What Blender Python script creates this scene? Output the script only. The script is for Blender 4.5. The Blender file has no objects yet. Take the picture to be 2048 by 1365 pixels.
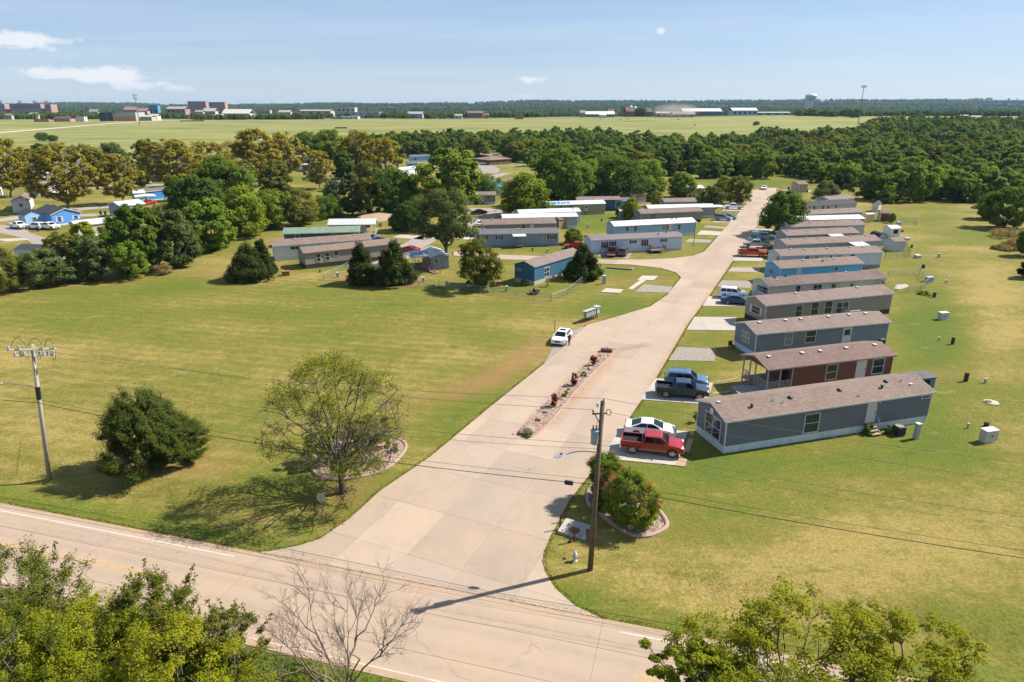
import bpy, bmesh, math, random
import numpy as np
from mathutils import Vector, Matrix
S = bpy.context.scene
COL = S.collection
random.seed(7)
# ---------------------------------------------------------------- camera, sky, sun, exposure
FPX, CX, CY, HORIZ, CAMH = 1365.0, 1024.0, 682.5, 212.0, 30.0
PITCH = math.atan((CY - HORIZ) / FPX)
cam = bpy.data.cameras.new('camera'); cam.sensor_width = 36.0; cam.lens = FPX / 2048 * 36
cam.clip_start = 0.5; cam.clip_end = 40000
co = bpy.data.objects.new('camera', cam); COL.objects.link(co)
co.location = (0, 0, CAMH); co.rotation_euler = (math.pi / 2 - PITCH, 0, 0)
S.camera = co
SUN_ELEV = math.radians(45); SUN_H = Vector((0.945, 0.327, 0)).normalized()
sd = Vector((SUN_H.x * math.cos(SUN_ELEV), SUN_H.y * math.cos(SUN_ELEV), math.sin(SUN_ELEV)))
sl = bpy.data.lights.new('sun', 'SUN'); sl.energy = 5.0; sl.angle = math.radians(0.53); sl.color = (1.0, 0.94, 0.84)
so = bpy.data.objects.new('sun', sl); COL.objects.link(so); so.location = (60, 20, 90)
so.rotation_euler = sd.to_track_quat('Z', 'Y').to_euler()
S.view_settings.view_transform = 'Standard'; S.view_settings.look = 'None'
S.view_settings.exposure = 0.88; S.view_settings.gamma = 1.0; S.view_settings.use_curve_mapping = False
S.render.engine = 'CYCLES'
S.cycles.max_bounces = 6; S.cycles.diffuse_bounces = 3; S.cycles.glossy_bounces = 2
S.cycles.transmission_bounces = 2; S.cycles.transparent_max_bounces = 8; S.cycles.volume_bounces = 0
S.cycles.caustics_reflective = False; S.cycles.caustics_refractive = False
S.cycles.sample_clamp_indirect = 4.0
try:
    S.cycles.use_denoising = True; S.cycles.denoiser = 'OPENIMAGEDENOISE'
except Exception: pass

class N:
    """short-hand for building node trees"""
    def __init__(s, tree): s.t = tree; s.n = tree.nodes; s.l = tree.links
    def new(s, typ, **kw):
        nd = s.n.new(typ)
        for k, v in kw.items(): setattr(nd, k, v)
        return nd
    def set(s, sock, v):
        if hasattr(v, 'is_linked') or isinstance(v, bpy.types.NodeSocket): s.l.new(v, sock)
        elif isinstance(v, (tuple, list)) and sock.type == 'RGBA' and len(v) == 3: sock.default_value = (*v, 1)
        else: sock.default_value = v
    def math(s, op, a, b=0.0, clamp=False):
        m = s.new('ShaderNodeMath', operation=op); m.use_clamp = clamp
        s.set(m.inputs[0], a); s.set(m.inputs[1], b); return m.outputs[0]
    def mix(s, f, a, b, mode='MIX'):
        m = s.new('ShaderNodeMix', data_type='RGBA', blend_type=mode)
        s.set(m.inputs[0], f); s.set(m.inputs[6], a); s.set(m.inputs[7], b); return m.outputs[2]
    def noise(s, scale, detail=3, rough=.55, vec=None, dist=0.0):
        m = s.new('ShaderNodeTexNoise'); m.inputs['Scale'].default_value = scale; m.inputs['Detail'].default_value = detail
        m.inputs['Roughness'].default_value = rough; m.inputs['Distortion'].default_value = dist
        if vec is not None: s.l.new(vec, m.inputs['Vector'])
        return m.outputs['Fac']
    def remap(s, v, a, b, c=0.0, d=1.0):
        m = s.new('ShaderNodeMapRange'); s.set(m.inputs[0], v)
        for i, x in enumerate((a, b, c, d)): m.inputs[i + 1].default_value = x
        return m.outputs[0]
    def obj(s): return s.new('ShaderNodeTexCoord').outputs['Object']
    def mapping(s, vec, scale=(1, 1, 1), rot=(0, 0, 0), loc=(0, 0, 0)):
        m = s.new('ShaderNodeMapping'); s.l.new(vec, m.inputs[0])
        m.inputs['Scale'].default_value = scale; m.inputs['Rotation'].default_value = rot; m.inputs['Location'].default_value = loc
        return m.outputs[0]
    def attr(s, name): return s.new('ShaderNodeAttribute', attribute_name=name).outputs['Fac']
    def vm(s, op, a, b=None):
        m = s.new('ShaderNodeVectorMath', operation=op); s.set(m.inputs[0], a)
        if b is not None: s.set(m.inputs[1], b)
        return m.outputs['Value'] if op in ('DOT_PRODUCT', 'LENGTH', 'DISTANCE') else m.outputs[0]
    def seg(s, pos, A, B, w):
        """1 on the segment A-B of the ground, fading to 0 at distance w"""
        ax, ay = A; dx, dy = B[0] - A[0], B[1] - A[1]; L2 = dx * dx + dy * dy + 1e-6
        q = s.vm('SUBTRACT', pos, (ax, ay, 0.0)); q = s.vm('MULTIPLY', q, (1.0, 1.0, 0.0))
        t = s.math('DIVIDE', s.vm('DOT_PRODUCT', q, (dx, dy, 0.0)), L2, clamp=True)
        m = s.new('ShaderNodeVectorMath', operation='SCALE'); m.inputs[0].default_value = (dx, dy, 0.0); s.l.new(t, m.inputs['Scale'])
        d = s.vm('LENGTH', s.vm('SUBTRACT', q, m.outputs[0]))
        return s.remap(d, w, w * .15, 0, 1)

world = bpy.data.worlds.new('World'); S.world = world; world.use_nodes = True
n = N(world.node_tree); n.n.clear()
sky = n.new('ShaderNodeTexSky', sky_type='NISHITA'); sky.sun_disc = False
sky.sun_elevation = SUN_ELEV; sky.sun_rotation = math.atan2(SUN_H.x, SUN_H.y)
sky.air_density = 1.0; sky.dust_density = 0.0; sky.ozone_density = 4.5; sky.altitude = 200
gen = n.new('ShaderNodeTexCoord').outputs['Generated']
sx = n.new('ShaderNodeSeparateXYZ'); n.l.new(gen, sx.inputs[0])
zz = n.math('ADD', n.math('MAXIMUM', sx.outputs[2], 0.0), 0.045)
cv = n.new('ShaderNodeCombineXYZ')
n.l.new(n.math('DIVIDE', sx.outputs[0], zz), cv.inputs[0]); n.l.new(n.math('DIVIDE', sx.outputs[1], zz), cv.inputs[1])
cp = n.mapping(cv.outputs[0], loc=(3.1, 1.7, 0))
c1 = n.noise(.33, 2, .5, cp); c2 = n.noise(1.7, 6, .62, cp, .3)
az = n.math('ARCTAN2', sx.outputs[0], sx.outputs[1]); nd_ = n.math('MULTIPLY', n.math('SUBTRACT', n.noise(30, 4, .6, gen), .5), .012)
bias = None     # the cloud banks over the western horizon and the few puffs elsewhere: bearing, height, half widths, weight
for (b_, h_, wb, wh, k_) in ((-.60, .070, .10, .011, .46), (-.505, .034, .075, .011, .44), (-.45, .020, .07, .007, .3), (-.55, .05, .12, .02, .14), (-.575, .036, .05, .008, .14), (-.62, .135, .09, .012, .22), (-.46, .136, .04, .010, .22), (.195, .092, .012, .008, .42), (.03, .034, .03, .007, .4), (.02, .012, .045, .008, .42), (.335, .027, .02, .006, .16), (.28, .14, .05, .009, .14), (.515, .032, .03, .008, .14), (.95, .09, .2, .03, .2), (-1.2, .1, .25, .03, .2), (2.2, .12, .4, .04, .2), (-2.3, .11, .4, .04, .2)):
    q = n.math('ADD', n.math('POWER', n.math('ABSOLUTE', n.math('DIVIDE', n.math('SUBTRACT', n.math('ADD', az, nd_), b_), wb)), 2.0), n.math('POWER', n.math('ABSOLUTE', n.math('DIVIDE', n.math('SUBTRACT', n.math('ADD', sx.outputs[2], nd_), h_), wh)), 2.0))
    g_ = n.math('MULTIPLY', n.math('EXPONENT', n.math('MULTIPLY', q, -1.0)), k_); bias = g_ if bias is None else n.math('ADD', bias, g_)
c3 = n.noise(26, 7, .62, n.mapping(gen, scale=(1, 1, 2.2)), .4)
cl = n.math('ADD', n.math('ADD', n.math('MULTIPLY', c1, .12), n.math('ADD', n.math('MULTIPLY', c2, .18), n.math('MULTIPLY', c3, .75))), bias)
mask = n.math('MULTIPLY', n.remap(cl, .78, .93), .92)
veil = n.math('MULTIPLY', n.remap(n.noise(.5, 5, .6, n.mapping(cv.outputs[0], scale=(.5, 1, 1), loc=(9, 4, 0))), .35, .8), .28)
mask = n.math('MULTIPLY', n.math('MAXIMUM', mask, veil), n.remap(sx.outputs[2], .0, .03))
skyc = n.mix(mask, n.mix(.5, n.mix(1.0, sky.outputs[0], (1.0, .985, 1.06), 'MULTIPLY'), (3.7, 5.0, 6.9)), (7.6, 7.8, 8.3))
bg = n.new('ShaderNodeBackground'); bg.inputs['Strength'].default_value = 0.064; n.l.new(skyc, bg.inputs[0])
wo = n.new('ShaderNodeOutputWorld'); n.l.new(bg.outputs[0], wo.inputs[0])

# ---------------------------------------------------------------- projection and terrain
cP, sP = math.cos(PITCH), math.sin(PITCH)
def ray(px, py):
    u, v = px - CX, py - CY
    return (u, FPX * cP - v * sP, -(FPX * sP + v * cP))
def P(px, py, z=0.0):
    d = ray(px, py); t = (z - CAMH) / d[2]
    return Vector((d[0] * t, d[1] * t, z))
def sstep(a, b, x):
    t = np.clip((np.asarray(x, float) - a) / (b - a), 0, 1); return t * t * (3 - 2 * t)
# highway: far white line through HA along HD, HN points away from the camera
HA = np.array(P(235, 1068).xy); _b = np.array(P(1275, 1272).xy); HD = _b - HA; HD /= np.linalg.norm(HD); HN = np.array([-HD[1], HD[0]])
SA = np.array(P(1205, 917).xy); _b = np.array(P(1560, 378).xy); SD = _b - SA; SD /= np.linalg.norm(SD); SN = np.array([SD[1], -SD[0]])   # street dir, to its east
def gz(x, y):
    x = np.asarray(x, float); y = np.asarray(y, float)
    z = sstep(420, 1000, y) * (9.5 + 5.0 * sstep(-300, 500, x)) * (1 - sstep(1150, 2100, y) * .95)
    z = z + .8 * np.sin(x / 60.) * np.sin(y / 85.) * sstep(380, 600, y)
    hill = 34 + 34 * sstep(-2500, 3000, x) + 5 * np.sin(x / 700. + 1.3) + 4 * np.sin(x / 310. + y / 900.) + 2.5 * np.sin(x / 130. + .4)
    z = z + sstep(2300, 6500, y) * hill - sstep(7500, 12000, y) * 45
    z = z + sstep(2600, 3600, y) * 3 * np.sin(x / 240. + 2) * np.sin(y / 400.)
    s = (x - HA[0]) * HN[0] + (y - HA[1]) * HN[1]
    a = (x - SA[0]) * SN[0] + (y - SA[1]) * SN[1]       # across the street
    dit = np.exp(-((s - 4.6) / 1.5) ** 2) * .55 * np.clip(np.maximum((a - 5.5) / 6., (-a - 20.0) / 8.), 0, 1)
    z = z - dit * (s > .9) + .12 * np.sin(x / 7. + 1) * np.sin(y / 9.) * (s > 6) * np.clip((s - 6) / 10, 0, 1) * np.clip(np.maximum((a - 32) / 8., (-a - 24.0) / 10.), 0, 1) * (1 - sstep(105, 120, y))
    return z
def G(px, py):
    d = np.array(ray(px, py)); d /= np.linalg.norm(d)
    t = 20.0; prev = t
    while t < 14000:
        p = np.array([0, 0, CAMH]) + d * t
        if p[2] < gz(p[0], p[1]):
            lo, hi = prev, t
            for _ in range(30):
                m = (lo + hi) / 2; p = np.array([0, 0, CAMH]) + d * m
                if p[2] < gz(p[0], p[1]): hi = m
                else: lo = m
            return Vector((p[0], p[1], float(gz(p[0], p[1]))))
        prev = t; t *= 1.012
    return Vector((d[0] * 9000, d[1] * 9000, 0))
def pxm(p):
    """metres per photo pixel at a ground point"""
    dep = p[1] * cP + (CAMH - p[2]) * sP
    return dep / FPX
def ztop(p, py):
    """height above ground at p of what shows at photo row py"""
    d = ray(CX, py); return CAMH + d[2] / d[1] * p[1] - p[2]
def ZC(x0, y0, s): return lambda x, y: (x0 + x / s, y0 + y / s)

# ---------------------------------------------------------------- materials
def lin(h):
    h = h.lstrip('#'); c = [int(h[i:i + 2], 16) / 255 for i in (0, 2, 4)]
    return tuple(x / 12.92 if x <= .04045 else ((x + .055) / 1.055) ** 2.4 for x in c)
MATS = {}
def newmat(name):
    m = bpy.data.materials.new(name); m.use_nodes = True; t = N(m.node_tree); t.n.clear()
    b = t.new('ShaderNodeBsdfPrincipled'); o = t.new('ShaderNodeOutputMaterial'); t.l.new(b.outputs[0], o.inputs[0])
    return m, t, b, o
def bump(t, b, h, strength=.3, dist=.05):
    k = t.new('ShaderNodeBump'); k.inputs['Strength'].default_value = strength; k.inputs['Distance'].default_value = dist
    t.l.new(h, k.inputs['Height']); t.l.new(k.outputs[0], b.inputs['Normal'])
def M(name, col, rough=.65, var=.15, scale=1.5, metal=0.0, coat=0.0, spec=.4, kind=None, dirt=None, bs=.15):
    """plain procedural material: base colour with grain, optional relief"""
    if name in MATS: return MATS[name]
    m, t, b, o = newmat(name); c = lin(col) if isinstance(col, str) else col
    if not name.startswith(('siding', 'skirt', 'paint')): c = tuple(x * .8 for x in c)
    ob = t.obj()
    f = t.noise(scale, 4, .6, ob)
    f2 = t.noise(scale * 9, 2, .6, ob)
    g = t.remap(t.math('ADD', t.math('MULTIPLY', f, .65), t.math('MULTIPLY', f2, .35)), .25, .75, 1 - var, 1 + var)
    cc = t.mix(1.0, c, g, 'MULTIPLY')
    if kind == 'groove':       # vertical grooved siding
        s = t.new('ShaderNodeSeparateXYZ'); t.l.new(ob, s.inputs[0])
        w = t.math('FRACT', t.math('MULTIPLY', t.math('ADD', s.outputs[0], s.outputs[1]), 1 / .21))
        h = t.remap(t.math('ABSOLUTE', t.math('SUBTRACT', w, .5)), .40, .5, 1, 0)
        bump(t, b, h, .6, .02)
        cc = t.mix(t.math('MULTIPLY', t.math('SUBTRACT', 1.0, h), .35), cc, (c[0] * .5, c[1] * .5, c[2] * .5))
    elif kind == 'lap':        # horizontal lap siding
        s = t.new('ShaderNodeSeparateXYZ'); t.l.new(ob, s.inputs[0])
        w = t.math('FRACT', t.math('MULTIPLY', s.outputs[2], 1 / .13)); bump(t, b, w, .6, .02)
    elif kind == 'rib':        # standing seams across the slope
        s = t.new('ShaderNodeSeparateXYZ'); t.l.new(ob, s.inputs[0])
        w = t.math('FRACT', t.math('MULTIPLY', s.outputs[0], 1 / .45))
        h = t.remap(t.math('ABSOLUTE', t.math('SUBTRACT', w, .5)), .40, .47, 0, 1); bump(t, b, h, .8, .03)
        cc = t.mix(t.math('MULTIPLY', h, .25), cc, (c[0] * .55, c[1] * .55, c[2] * .55))
    elif kind == 'shingle':
        k = t.new('ShaderNodeTexBrick'); t.l.new(t.mapping(ob, scale=(1, 1.02, 1)), k.inputs['Vector'])
        k.inputs['Scale'].default_value = 1.0; k.inputs['Brick Width'].default_value = .32; k.inputs['Row Height'].default_value = .16
        k.inputs['Mortar Size'].default_value = .012; k.inputs['Bias'].default_value = 0
        k.inputs['Color1'].default_value = (*[x * .82 for x in c], 1); k.inputs['Color2'].default_value = (*[min(x * 1.18, 1) for x in c], 1)
        k.inputs['Mortar'].default_value = (*[x * .6 for x in c], 1)
        cc = t.mix(1.0, k.outputs[0], g, 'MULTIPLY')
        st = t.noise(.25, 3, .6, t.mapping(ob, scale=(1, .25, 1)))
        cc = t.mix(t.remap(st, .45, .75, 0, .35), cc, [min(x * 1.5, 1) for x in c])
        bump(t, b, k.outputs['Fac'], -.5, .02)
    elif kind == 'bump':
        bump(t, b, f2, bs, .06)
    if dirt:
        d = t.noise(.8, 5, .7, t.mapping(ob, scale=(1, 1, .25))); cc = t.mix(t.remap(d, .5, .8, 0, .6), cc, lin(dirt))
    t.l.new(cc, b.inputs['Base Color']); b.inputs['Roughness'].default_value = rough; b.inputs['Metallic'].default_value = metal
    b.inputs['Specular IOR Level'].default_value = spec; b.inputs['Coat Weight'].default_value = coat; b.inputs['Coat Roughness'].default_value = .06
    MATS[name] = m; return m
def leafmat(name, a, b_, trans=.42, dark=None):
    if name in MATS: return MATS[name]
    m, t, b, o = newmat(name); A, B = a, b_
    tint = t.attr('tint'); oi = t.new('ShaderNodeObjectInfo')
    c = t.mix(tint, A, B)
    c = t.mix(t.remap(oi.outputs['Random'], 0, 1, 0, .6), c, [A[0] * .75, A[1] * .75, A[2] * .75])
    c = t.mix(t.remap(t.math('FRACT', t.math('MULTIPLY', oi.outputs['Random'], 7.3)), .6, 1, 0, .3), c, [B[0] * 1.25, B[1] * 1.1, B[2] * .8])
    t.l.new(c, b.inputs['Base Color']); b.inputs['Roughness'].default_value = .7; b.inputs['Specular IOR Level'].default_value = .10
    tr = t.new('ShaderNodeBsdfTranslucent'); t.l.new(t.mix(1.0, c, (1.25, 1.25, .55), 'MULTIPLY'), tr.inputs[0])
    mx = t.new('ShaderNodeMixShader'); mx.inputs[0].default_value = trans
    t.l.new(b.outputs[0], mx.inputs[1]); t.l.new(tr.outputs[0], mx.inputs[2]); t.l.new(mx.outputs[0], o.inputs[0])
    MATS[name] = m; return m

# ---------------------------------------------------------------- mesh helpers
class MB:
    def __init__(s): s.v = []; s.f = []
    def add(s, vs, fs):
        o = len(s.v); s.v += [tuple(v) for v in vs]; s.f += [tuple(i + o for i in f) for f in fs]; return s
    def box(s, x0, x1, y0, y1, z0, z1):
        return s.add([(x0, y0, z0), (x1, y0, z0), (x1, y1, z0), (x0, y1, z0), (x0, y0, z1), (x1, y0, z1), (x1, y1, z1), (x0, y1, z1)],
                     [(3, 2, 1, 0), (4, 5, 6, 7), (0, 1, 5, 4), (1, 2, 6, 5), (2, 3, 7, 6), (3, 0, 4, 7)])
    def prism(s, poly, a, b, axis='z'):
        """extrude a 2-D polygon: axis z: (x,y), axis x: (y,z), axis y: (x,z)"""
        f = {'z': lambda p, h: (p[0], p[1], h), 'x': lambda p, h: (h, p[0], p[1]), 'y': lambda p, h: (p[0], h, p[1])}[axis]
        k = len(poly)
        return s.add([f(p, a) for p in poly] + [f(p, b) for p in poly],
                     [tuple(range(k))[::-1], tuple(range(k, 2 * k))] + [(i, (i + 1) % k, k + (i + 1) % k, k + i) for i in range(k)])
    def loft(s, rings, caps=True):
        k = len(rings[0]); vs = [p for r in rings for p in r]; fs = []
        for j in range(len(rings) - 1):
            fs += [(j * k + i, j * k + (i + 1) % k, (j + 1) * k + (i + 1) % k, (j + 1) * k + i) for i in range(k)]
        if caps: fs += [tuple(range(k))[::-1], tuple(range((len(rings) - 1) * k, len(rings) * k))]
        return s.add(vs, fs)
    def tube(s, path, rad, k=6, caps=True):
        rings = []; path = [Vector(p) for p in path]
        if not hasattr(rad, '__len__'): rad = [rad] * len(path)
        for i, p in enumerate(path):
            d = (path[min(i + 1, len(path) - 1)] - path[max(i - 1, 0)])
            d = d.normalized() if d.length > 1e-9 else Vector((0, 0, 1))
            a = d.orthogonal().normalized() if abs(d.z) > .95 else d.cross(Vector((0, 0, 1))).normalized()
            b = d.cross(a)
            rings.append([p + (a * math.cos(q) + b * math.sin(q)) * rad[i] for q in [2 * math.pi * j / k for j in range(k)]])
        return s.loft(rings, caps)
    def lathe(s, prof, k=12, c=(0, 0)):
        return s.loft([[(c[0] + r * math.cos(2 * math.pi * j / k), c[1] + r * math.sin(2 * math.pi * j / k), z) for j in range(k)] for r, z in prof])
    def build(s, name, mat, parent=None, smooth=False, bevel=0):
        me = bpy.data.meshes.new(name); me.from_pydata(s.v, [], s.f); me.update()
        return link(name, me, mat, parent, smooth, bevel)
def link(name, me, mat, parent=None, smooth=False, bevel=0):
    for m in (mat if isinstance(mat, (list, tuple)) else [mat]): me.materials.append(m)
    if bevel or smooth is None:
        bm = bmesh.new(); bm.from_mesh(me); bmesh.ops.recalc_face_normals(bm, faces=bm.faces)
        if bevel: bmesh.ops.bevel(bm, geom=bm.edges[:], offset=bevel, segments=1, affect='EDGES')
        bm.to_mesh(me); bm.free()
    if smooth:
        me.polygons.foreach_set('use_smooth', [True] * len(me.polygons))
    o = bpy.data.objects.new(name, me); COL.objects.link(o)
    if parent: o.parent = parent
    return o
def npmesh(name, v, f, tint=None, mi=None):
    """mesh from numpy arrays; f is (n,k)"""
    me = bpy.data.meshes.new(name); k = f.shape[1]
    me.vertices.add(len(v)); me.vertices.foreach_set('co', np.ascontiguousarray(v, dtype=np.float32).ravel())
    me.loops.add(f.size); me.loops.foreach_set('vertex_index', np.ascontiguousarray(f, dtype=np.int32).ravel())
    me.polygons.add(len(f)); me.polygons.foreach_set('loop_start', np.arange(0, f.size, k, dtype=np.int32))
    if mi is not None: me.polygons.foreach_set('material_index', np.ascontiguousarray(mi, dtype=np.int32))
    if tint is not None:
        a = me.attributes.new('tint', 'FLOAT', 'POINT'); a.data.foreach_set('value', np.ascontiguousarray(tint, dtype=np.float32))
    me.update(calc_edges=True); return me
def tag(o, label=None, cat=None, group=None, kind=None):
    if label: o['label'] = label
    if cat: o['category'] = cat
    if group: o['group'] = group
    if kind: o['kind'] = kind
    return o
def thing(name, label, cat, loc=(0, 0, 0), rz=0.0, group=None):
    o = bpy.data.objects.new(name, None); COL.objects.link(o); o.empty_display_size = .3
    o.location = loc; o.rotation_euler = (0, 0, rz); return tag(o, label, cat, group)
def frame(A, B):
    """rotation so that local x runs from A to B"""
    return math.atan2(B[1] - A[1], B[0] - A[0])
# ---------------------------------------------------------------- ground sheet
def axis_pts(lo, hi, step, far_lo, far_hi, g=1.09):
    a = list(np.arange(lo, hi + .01, step)); d = step; x = hi
    while x < far_hi: d *= g; x += d; a.append(min(x, far_hi))
    d = step; x = lo; pre = []
    while x > far_lo: d *= g; x -= d; pre.append(max(x, far_lo))
    return np.array(pre[::-1] + a)
gxs = axis_pts(-70, 100, 1.0, -9400, 9400, 1.075); gys = axis_pts(16, 160, 1.0, -200, 12000, 1.045)
GX, GY = np.meshgrid(gxs, gys); GZ = gz(GX, GY)
nx, ny = len(gxs), len(gys)
gv = np.stack([GX.ravel(), GY.ravel(), GZ.ravel()], 1)
ii = np.arange(nx * ny).reshape(ny, nx)
gf = np.stack([ii[:-1, :-1].ravel(), ii[:-1, 1:].ravel(), ii[1:, 1:].ravel(), ii[1:, :-1].ravel()], 1)
gme = npmesh('ground', gv, gf)
dep = np.maximum(GY * cP + (CAMH - GZ) * sP, 1); pu = CX + GX / dep * FPX; pv = CY + ((CAMH - GZ) * cP - GY * sP) / dep * FPX
def vnoise(x, y, sc, seed):
    x = x * sc + seed * 13.7; y = y * sc + seed * 7.3
    return (np.sin(x + 1.7 * np.sin(y * .7 + seed)) + np.sin(y * 1.13 + 1.3 * np.sin(x * .83)) + np.sin((x + y) * .71 + seed)) / 3
lush = .41 + .17 * vnoise(GX, GY, .11, 1) + .11 * vnoise(GX, GY, .31, 2)
dirt = np.zeros_like(lush)
for (x, y, rx, ry, v) in [  # patches of greener (+) or drier (-) turf, given where they lie in the photograph
        (1650, 925, 330, 34, .62), (1900, 880, 90, 70, .55), (1430, 940, 60, 30, .4), (1880, 690, 70, 70, .6), (1850, 800, 70, 60, .45), (1860, 620, 60, 40, .4),
        (1300, 835, 60, 30, .4), (1370, 740, 60, 25, .35), (1440, 625, 50, 14, .35), (1410, 690, 50, 20, -.05), (1950, 480, 60, 16, .4), (1880, 590, 25, 14, .3),
        (1330, 1115, 150, 35, .05), (1100, 1105, 40, 40, .2), (1150, 1190, 60, 30, .12), (1700, 1120, 360, 100, -.5), (1980, 640, 70, 130, -.42), (1900, 460, 60, 30, -.1),
        (760, 590, 300, 22, .30), (150, 610, 220, 26, .22), (560, 640, 330, 35, .05), (250, 720, 300, 50, -.16), (700, 700, 250, 35, -.12), (480, 790, 300, 50, .05),
        (1230, 620, 70, 16, .45), (1290, 575, 60, 18, .25), (660, 528, 50, 9, .8), (1180, 445, 60, 22, .75), (1030, 505, 80, 10, -.1), (1560, 365, 120, 9, .5), (1440, 370, 50, 8, .35),
        (900, 850, 60, 60, .35), (740, 1010, 70, 40, .25), (980, 780, 60, 40, .25), (470, 560, 60, 20, -.22), (640, 580, 80, 10, .15), (200, 880, 200, 40, -.18), (120, 1000, 160, 24, .05)]:
    lush = lush + v * np.exp(-((pu - x) / rx) ** 2 - ((pv - y) / ry) ** 2)
sH = (GX - HA[0]) * HN[0] + (GY - HA[1]) * HN[1]
lush = lush + .34 * np.exp(-((sH - 1.9) / 1.2) ** 2) - .12 * np.exp(-((sH - 5.0) / 1.2) ** 2)
lush = lush + .5 * (sH < -6.5) * (sH > -40)
for (x0, y0, x1, y1, w, v) in [(1085, 690, 960, 770, 2.4, 1.0), (1040, 720, 900, 790, 2.0, .8), (960, 770, 850, 800, 2.5, .45), (1130, 672, 1060, 722, 1.6, .8), (430, 550, 520, 545, 5, .35), (560, 478, 540, 488, 3, .9),
                               (1228, 640, 1160, 648, 1.0, .9), (700, 558, 820, 567, 2.5, .9), (1740, 405, 1800, 408, 4, .8), (1440, 408, 1468, 404, 3, .7), (260, 925, 420, 935, 2.2, .55), (690, 985, 690, 975, 2.5, .7),
                               (1125, 480, 1170, 483, 3, .8), (1300, 412, 1290, 408, 4, .7), (150, 565, 330, 545, 2.5, .5), (0, 590, 150, 570, 2, .4), (1300, 560, 1220, 562, 3, .35), (1060, 603, 1090, 603, 1.2, .4), (1470, 700, 1460, 690, 2, .4),
                               (700, 510, 660, 488, 4, .35), (1880, 745, 1860, 760, 2.0, .5)]:
    A = np.array(P(x0, y0).xy); B = np.array(P(x1, y1).xy); d = B - A; L2 = max(d @ d, 1e-6)
    t = np.clip(((GX - A[0]) * d[0] + (GY - A[1]) * d[1]) / L2, 0, 1)
    r = np.hypot(GX - A[0] - t * d[0], GY - A[1] - t * d[1]); dirt = np.maximum(dirt, v * np.exp(-(r / w) ** 2))
woodz = np.maximum(sstep(1120, 1300, GY), 0)
fieldz = sstep(300, 420, GY) * (1 - woodz)
for nm, a in (('lush', np.clip(lush, 0, 1)), ('dirt', np.clip(dirt, 0, 1)), ('wood', woodz), ('field', fieldz)):
    at = gme.attributes.new(nm, 'FLOAT', 'POINT'); at.data.foreach_set('value', a.ravel().astype(np.float32))
gme.polygons.foreach_set('use_smooth', [True] * len(gme.polygons))
m, t, b, o = newmat('turf')
ob = t.obj(); LU = t.attr('lush')
n1 = t.noise(.06, 5, .62, t.mapping(ob, scale=(.6, 1.3, 1), rot=(0, 0, .25))); n2 = t.noise(.55, 5, .65, ob); n3 = t.noise(1.9, 6, .74, t.mapping(ob, scale=(.8, 1.25, 1), rot=(0, 0, .25)))
n4 = t.noise(5.0, 6, .85, t.mapping(ob, scale=(1.0, .75, 1)))
# mowing passes of the west field run roughly across the picture
mv = t.mapping(ob, rot=(0, 0, math.radians(14)))
mw = t.new('ShaderNodeTexWave', wave_type='BANDS', bands_direction='Y'); t.l.new(mv, mw.inputs[0]); mw.inputs['Scale'].default_value = .16
mw.inputs['Distortion'].default_value = 6.0; mw.inputs['Detail'].default_value = 3; mw.inputs['Detail Scale'].default_value = .4
sxyz = t.new('ShaderNodeSeparateXYZ'); t.l.new(ob, sxyz.inputs[0])
west = t.remap(t.math('SUBTRACT', sxyz.outputs[0], t.math('MULTIPLY', sxyz.outputs[1], .28)), 6, -6)
g = t.math('ADD', LU, t.math('MULTIPLY', t.math('SUBTRACT', n1, .5), 1.75))
g = t.math('ADD', g, t.math('MULTIPLY', t.math('SUBTRACT', n2, .5), 1.0))
g = t.math('ADD', g, t.math('MULTIPLY', t.math('SUBTRACT', n3, .5), 1.3))
g = t.math('ADD', g, t.math('MULTIPLY', t.math('MULTIPLY', t.math('SUBTRACT', mw.outputs['Fac'], .5), west), .16), clamp=True)
cr = t.new('ShaderNodeValToRGB'); t.l.new(g, cr.inputs[0]); e = cr.color_ramp.elements
e[0].position = 0.0; e[0].color = (.36, .262, .085, 1); e[1].position = 1.0; e[1].color = (.07, .125, .008, 1)
for p_, c_ in ((.28, (.232, .188, .044, 1)), (.5, (.155, .150, .021, 1)), (.75, (.110, .140, .010, 1))):
    k = e.new(p_); k.color = c_
c = t.mix(t.remap(n4, .36, .62, 0, 1), t.mix(.18, cr.outputs[0], (.42, .36, .13)), t.mix(.55, cr.outputs[0], (.035, .045, .008)))
c = t.mix(t.remap(n3, .60, .80, 0, .35), c, (.32, .245, .09))
wd = t.noise(.42, 5, .72, t.mapping(ob, loc=(31, 7, 0), scale=(.75, 1.3, 1)))
c = t.mix(t.remap(wd, .60, .72, 0, .75), c, t.mix(n4, (.03, .045, .007), (.075, .095, .012)))
c = t.mix(t.remap(t.noise(.33, 5, .7, t.mapping(ob, loc=(3, 57, 0), scale=(.6, 1.5, 1))), .60, .72, 0, .65), c, t.mix(n4, (.2, .14, .05), (.36, .28, .11)))
dr = t.math('MULTIPLY', t.attr('dirt'), t.remap(t.math('ADD', n2, t.math('MULTIPLY', n3, .5)), .45, .95), clamp=True)
c = t.mix(dr, c, t.mix(n3, (.34, .18, .085), (.2, .11, .05)))
st = t.noise(.018, 6, .7, t.mapping(ob, scale=(.55, 2.6, 1)))
fc = t.new('ShaderNodeValToRGB'); t.l.new(st, fc.inputs[0]); e = fc.color_ramp.elements
e[0].position = .3; e[0].color = (.10, .115, .026, 1); e[1].position = .7; e[1].color = (.285, .27, .112, 1); k = e.new(.48); k.color = (.19, .195, .062, 1)
c = t.mix(t.attr('field'), c, fc.outputs[0])
wn = t.noise(.014, 8, .8, ob)
wc = t.mix(t.remap(wn, .35, .7), (.004, .012, .011), (.034, .058, .038))
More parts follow.
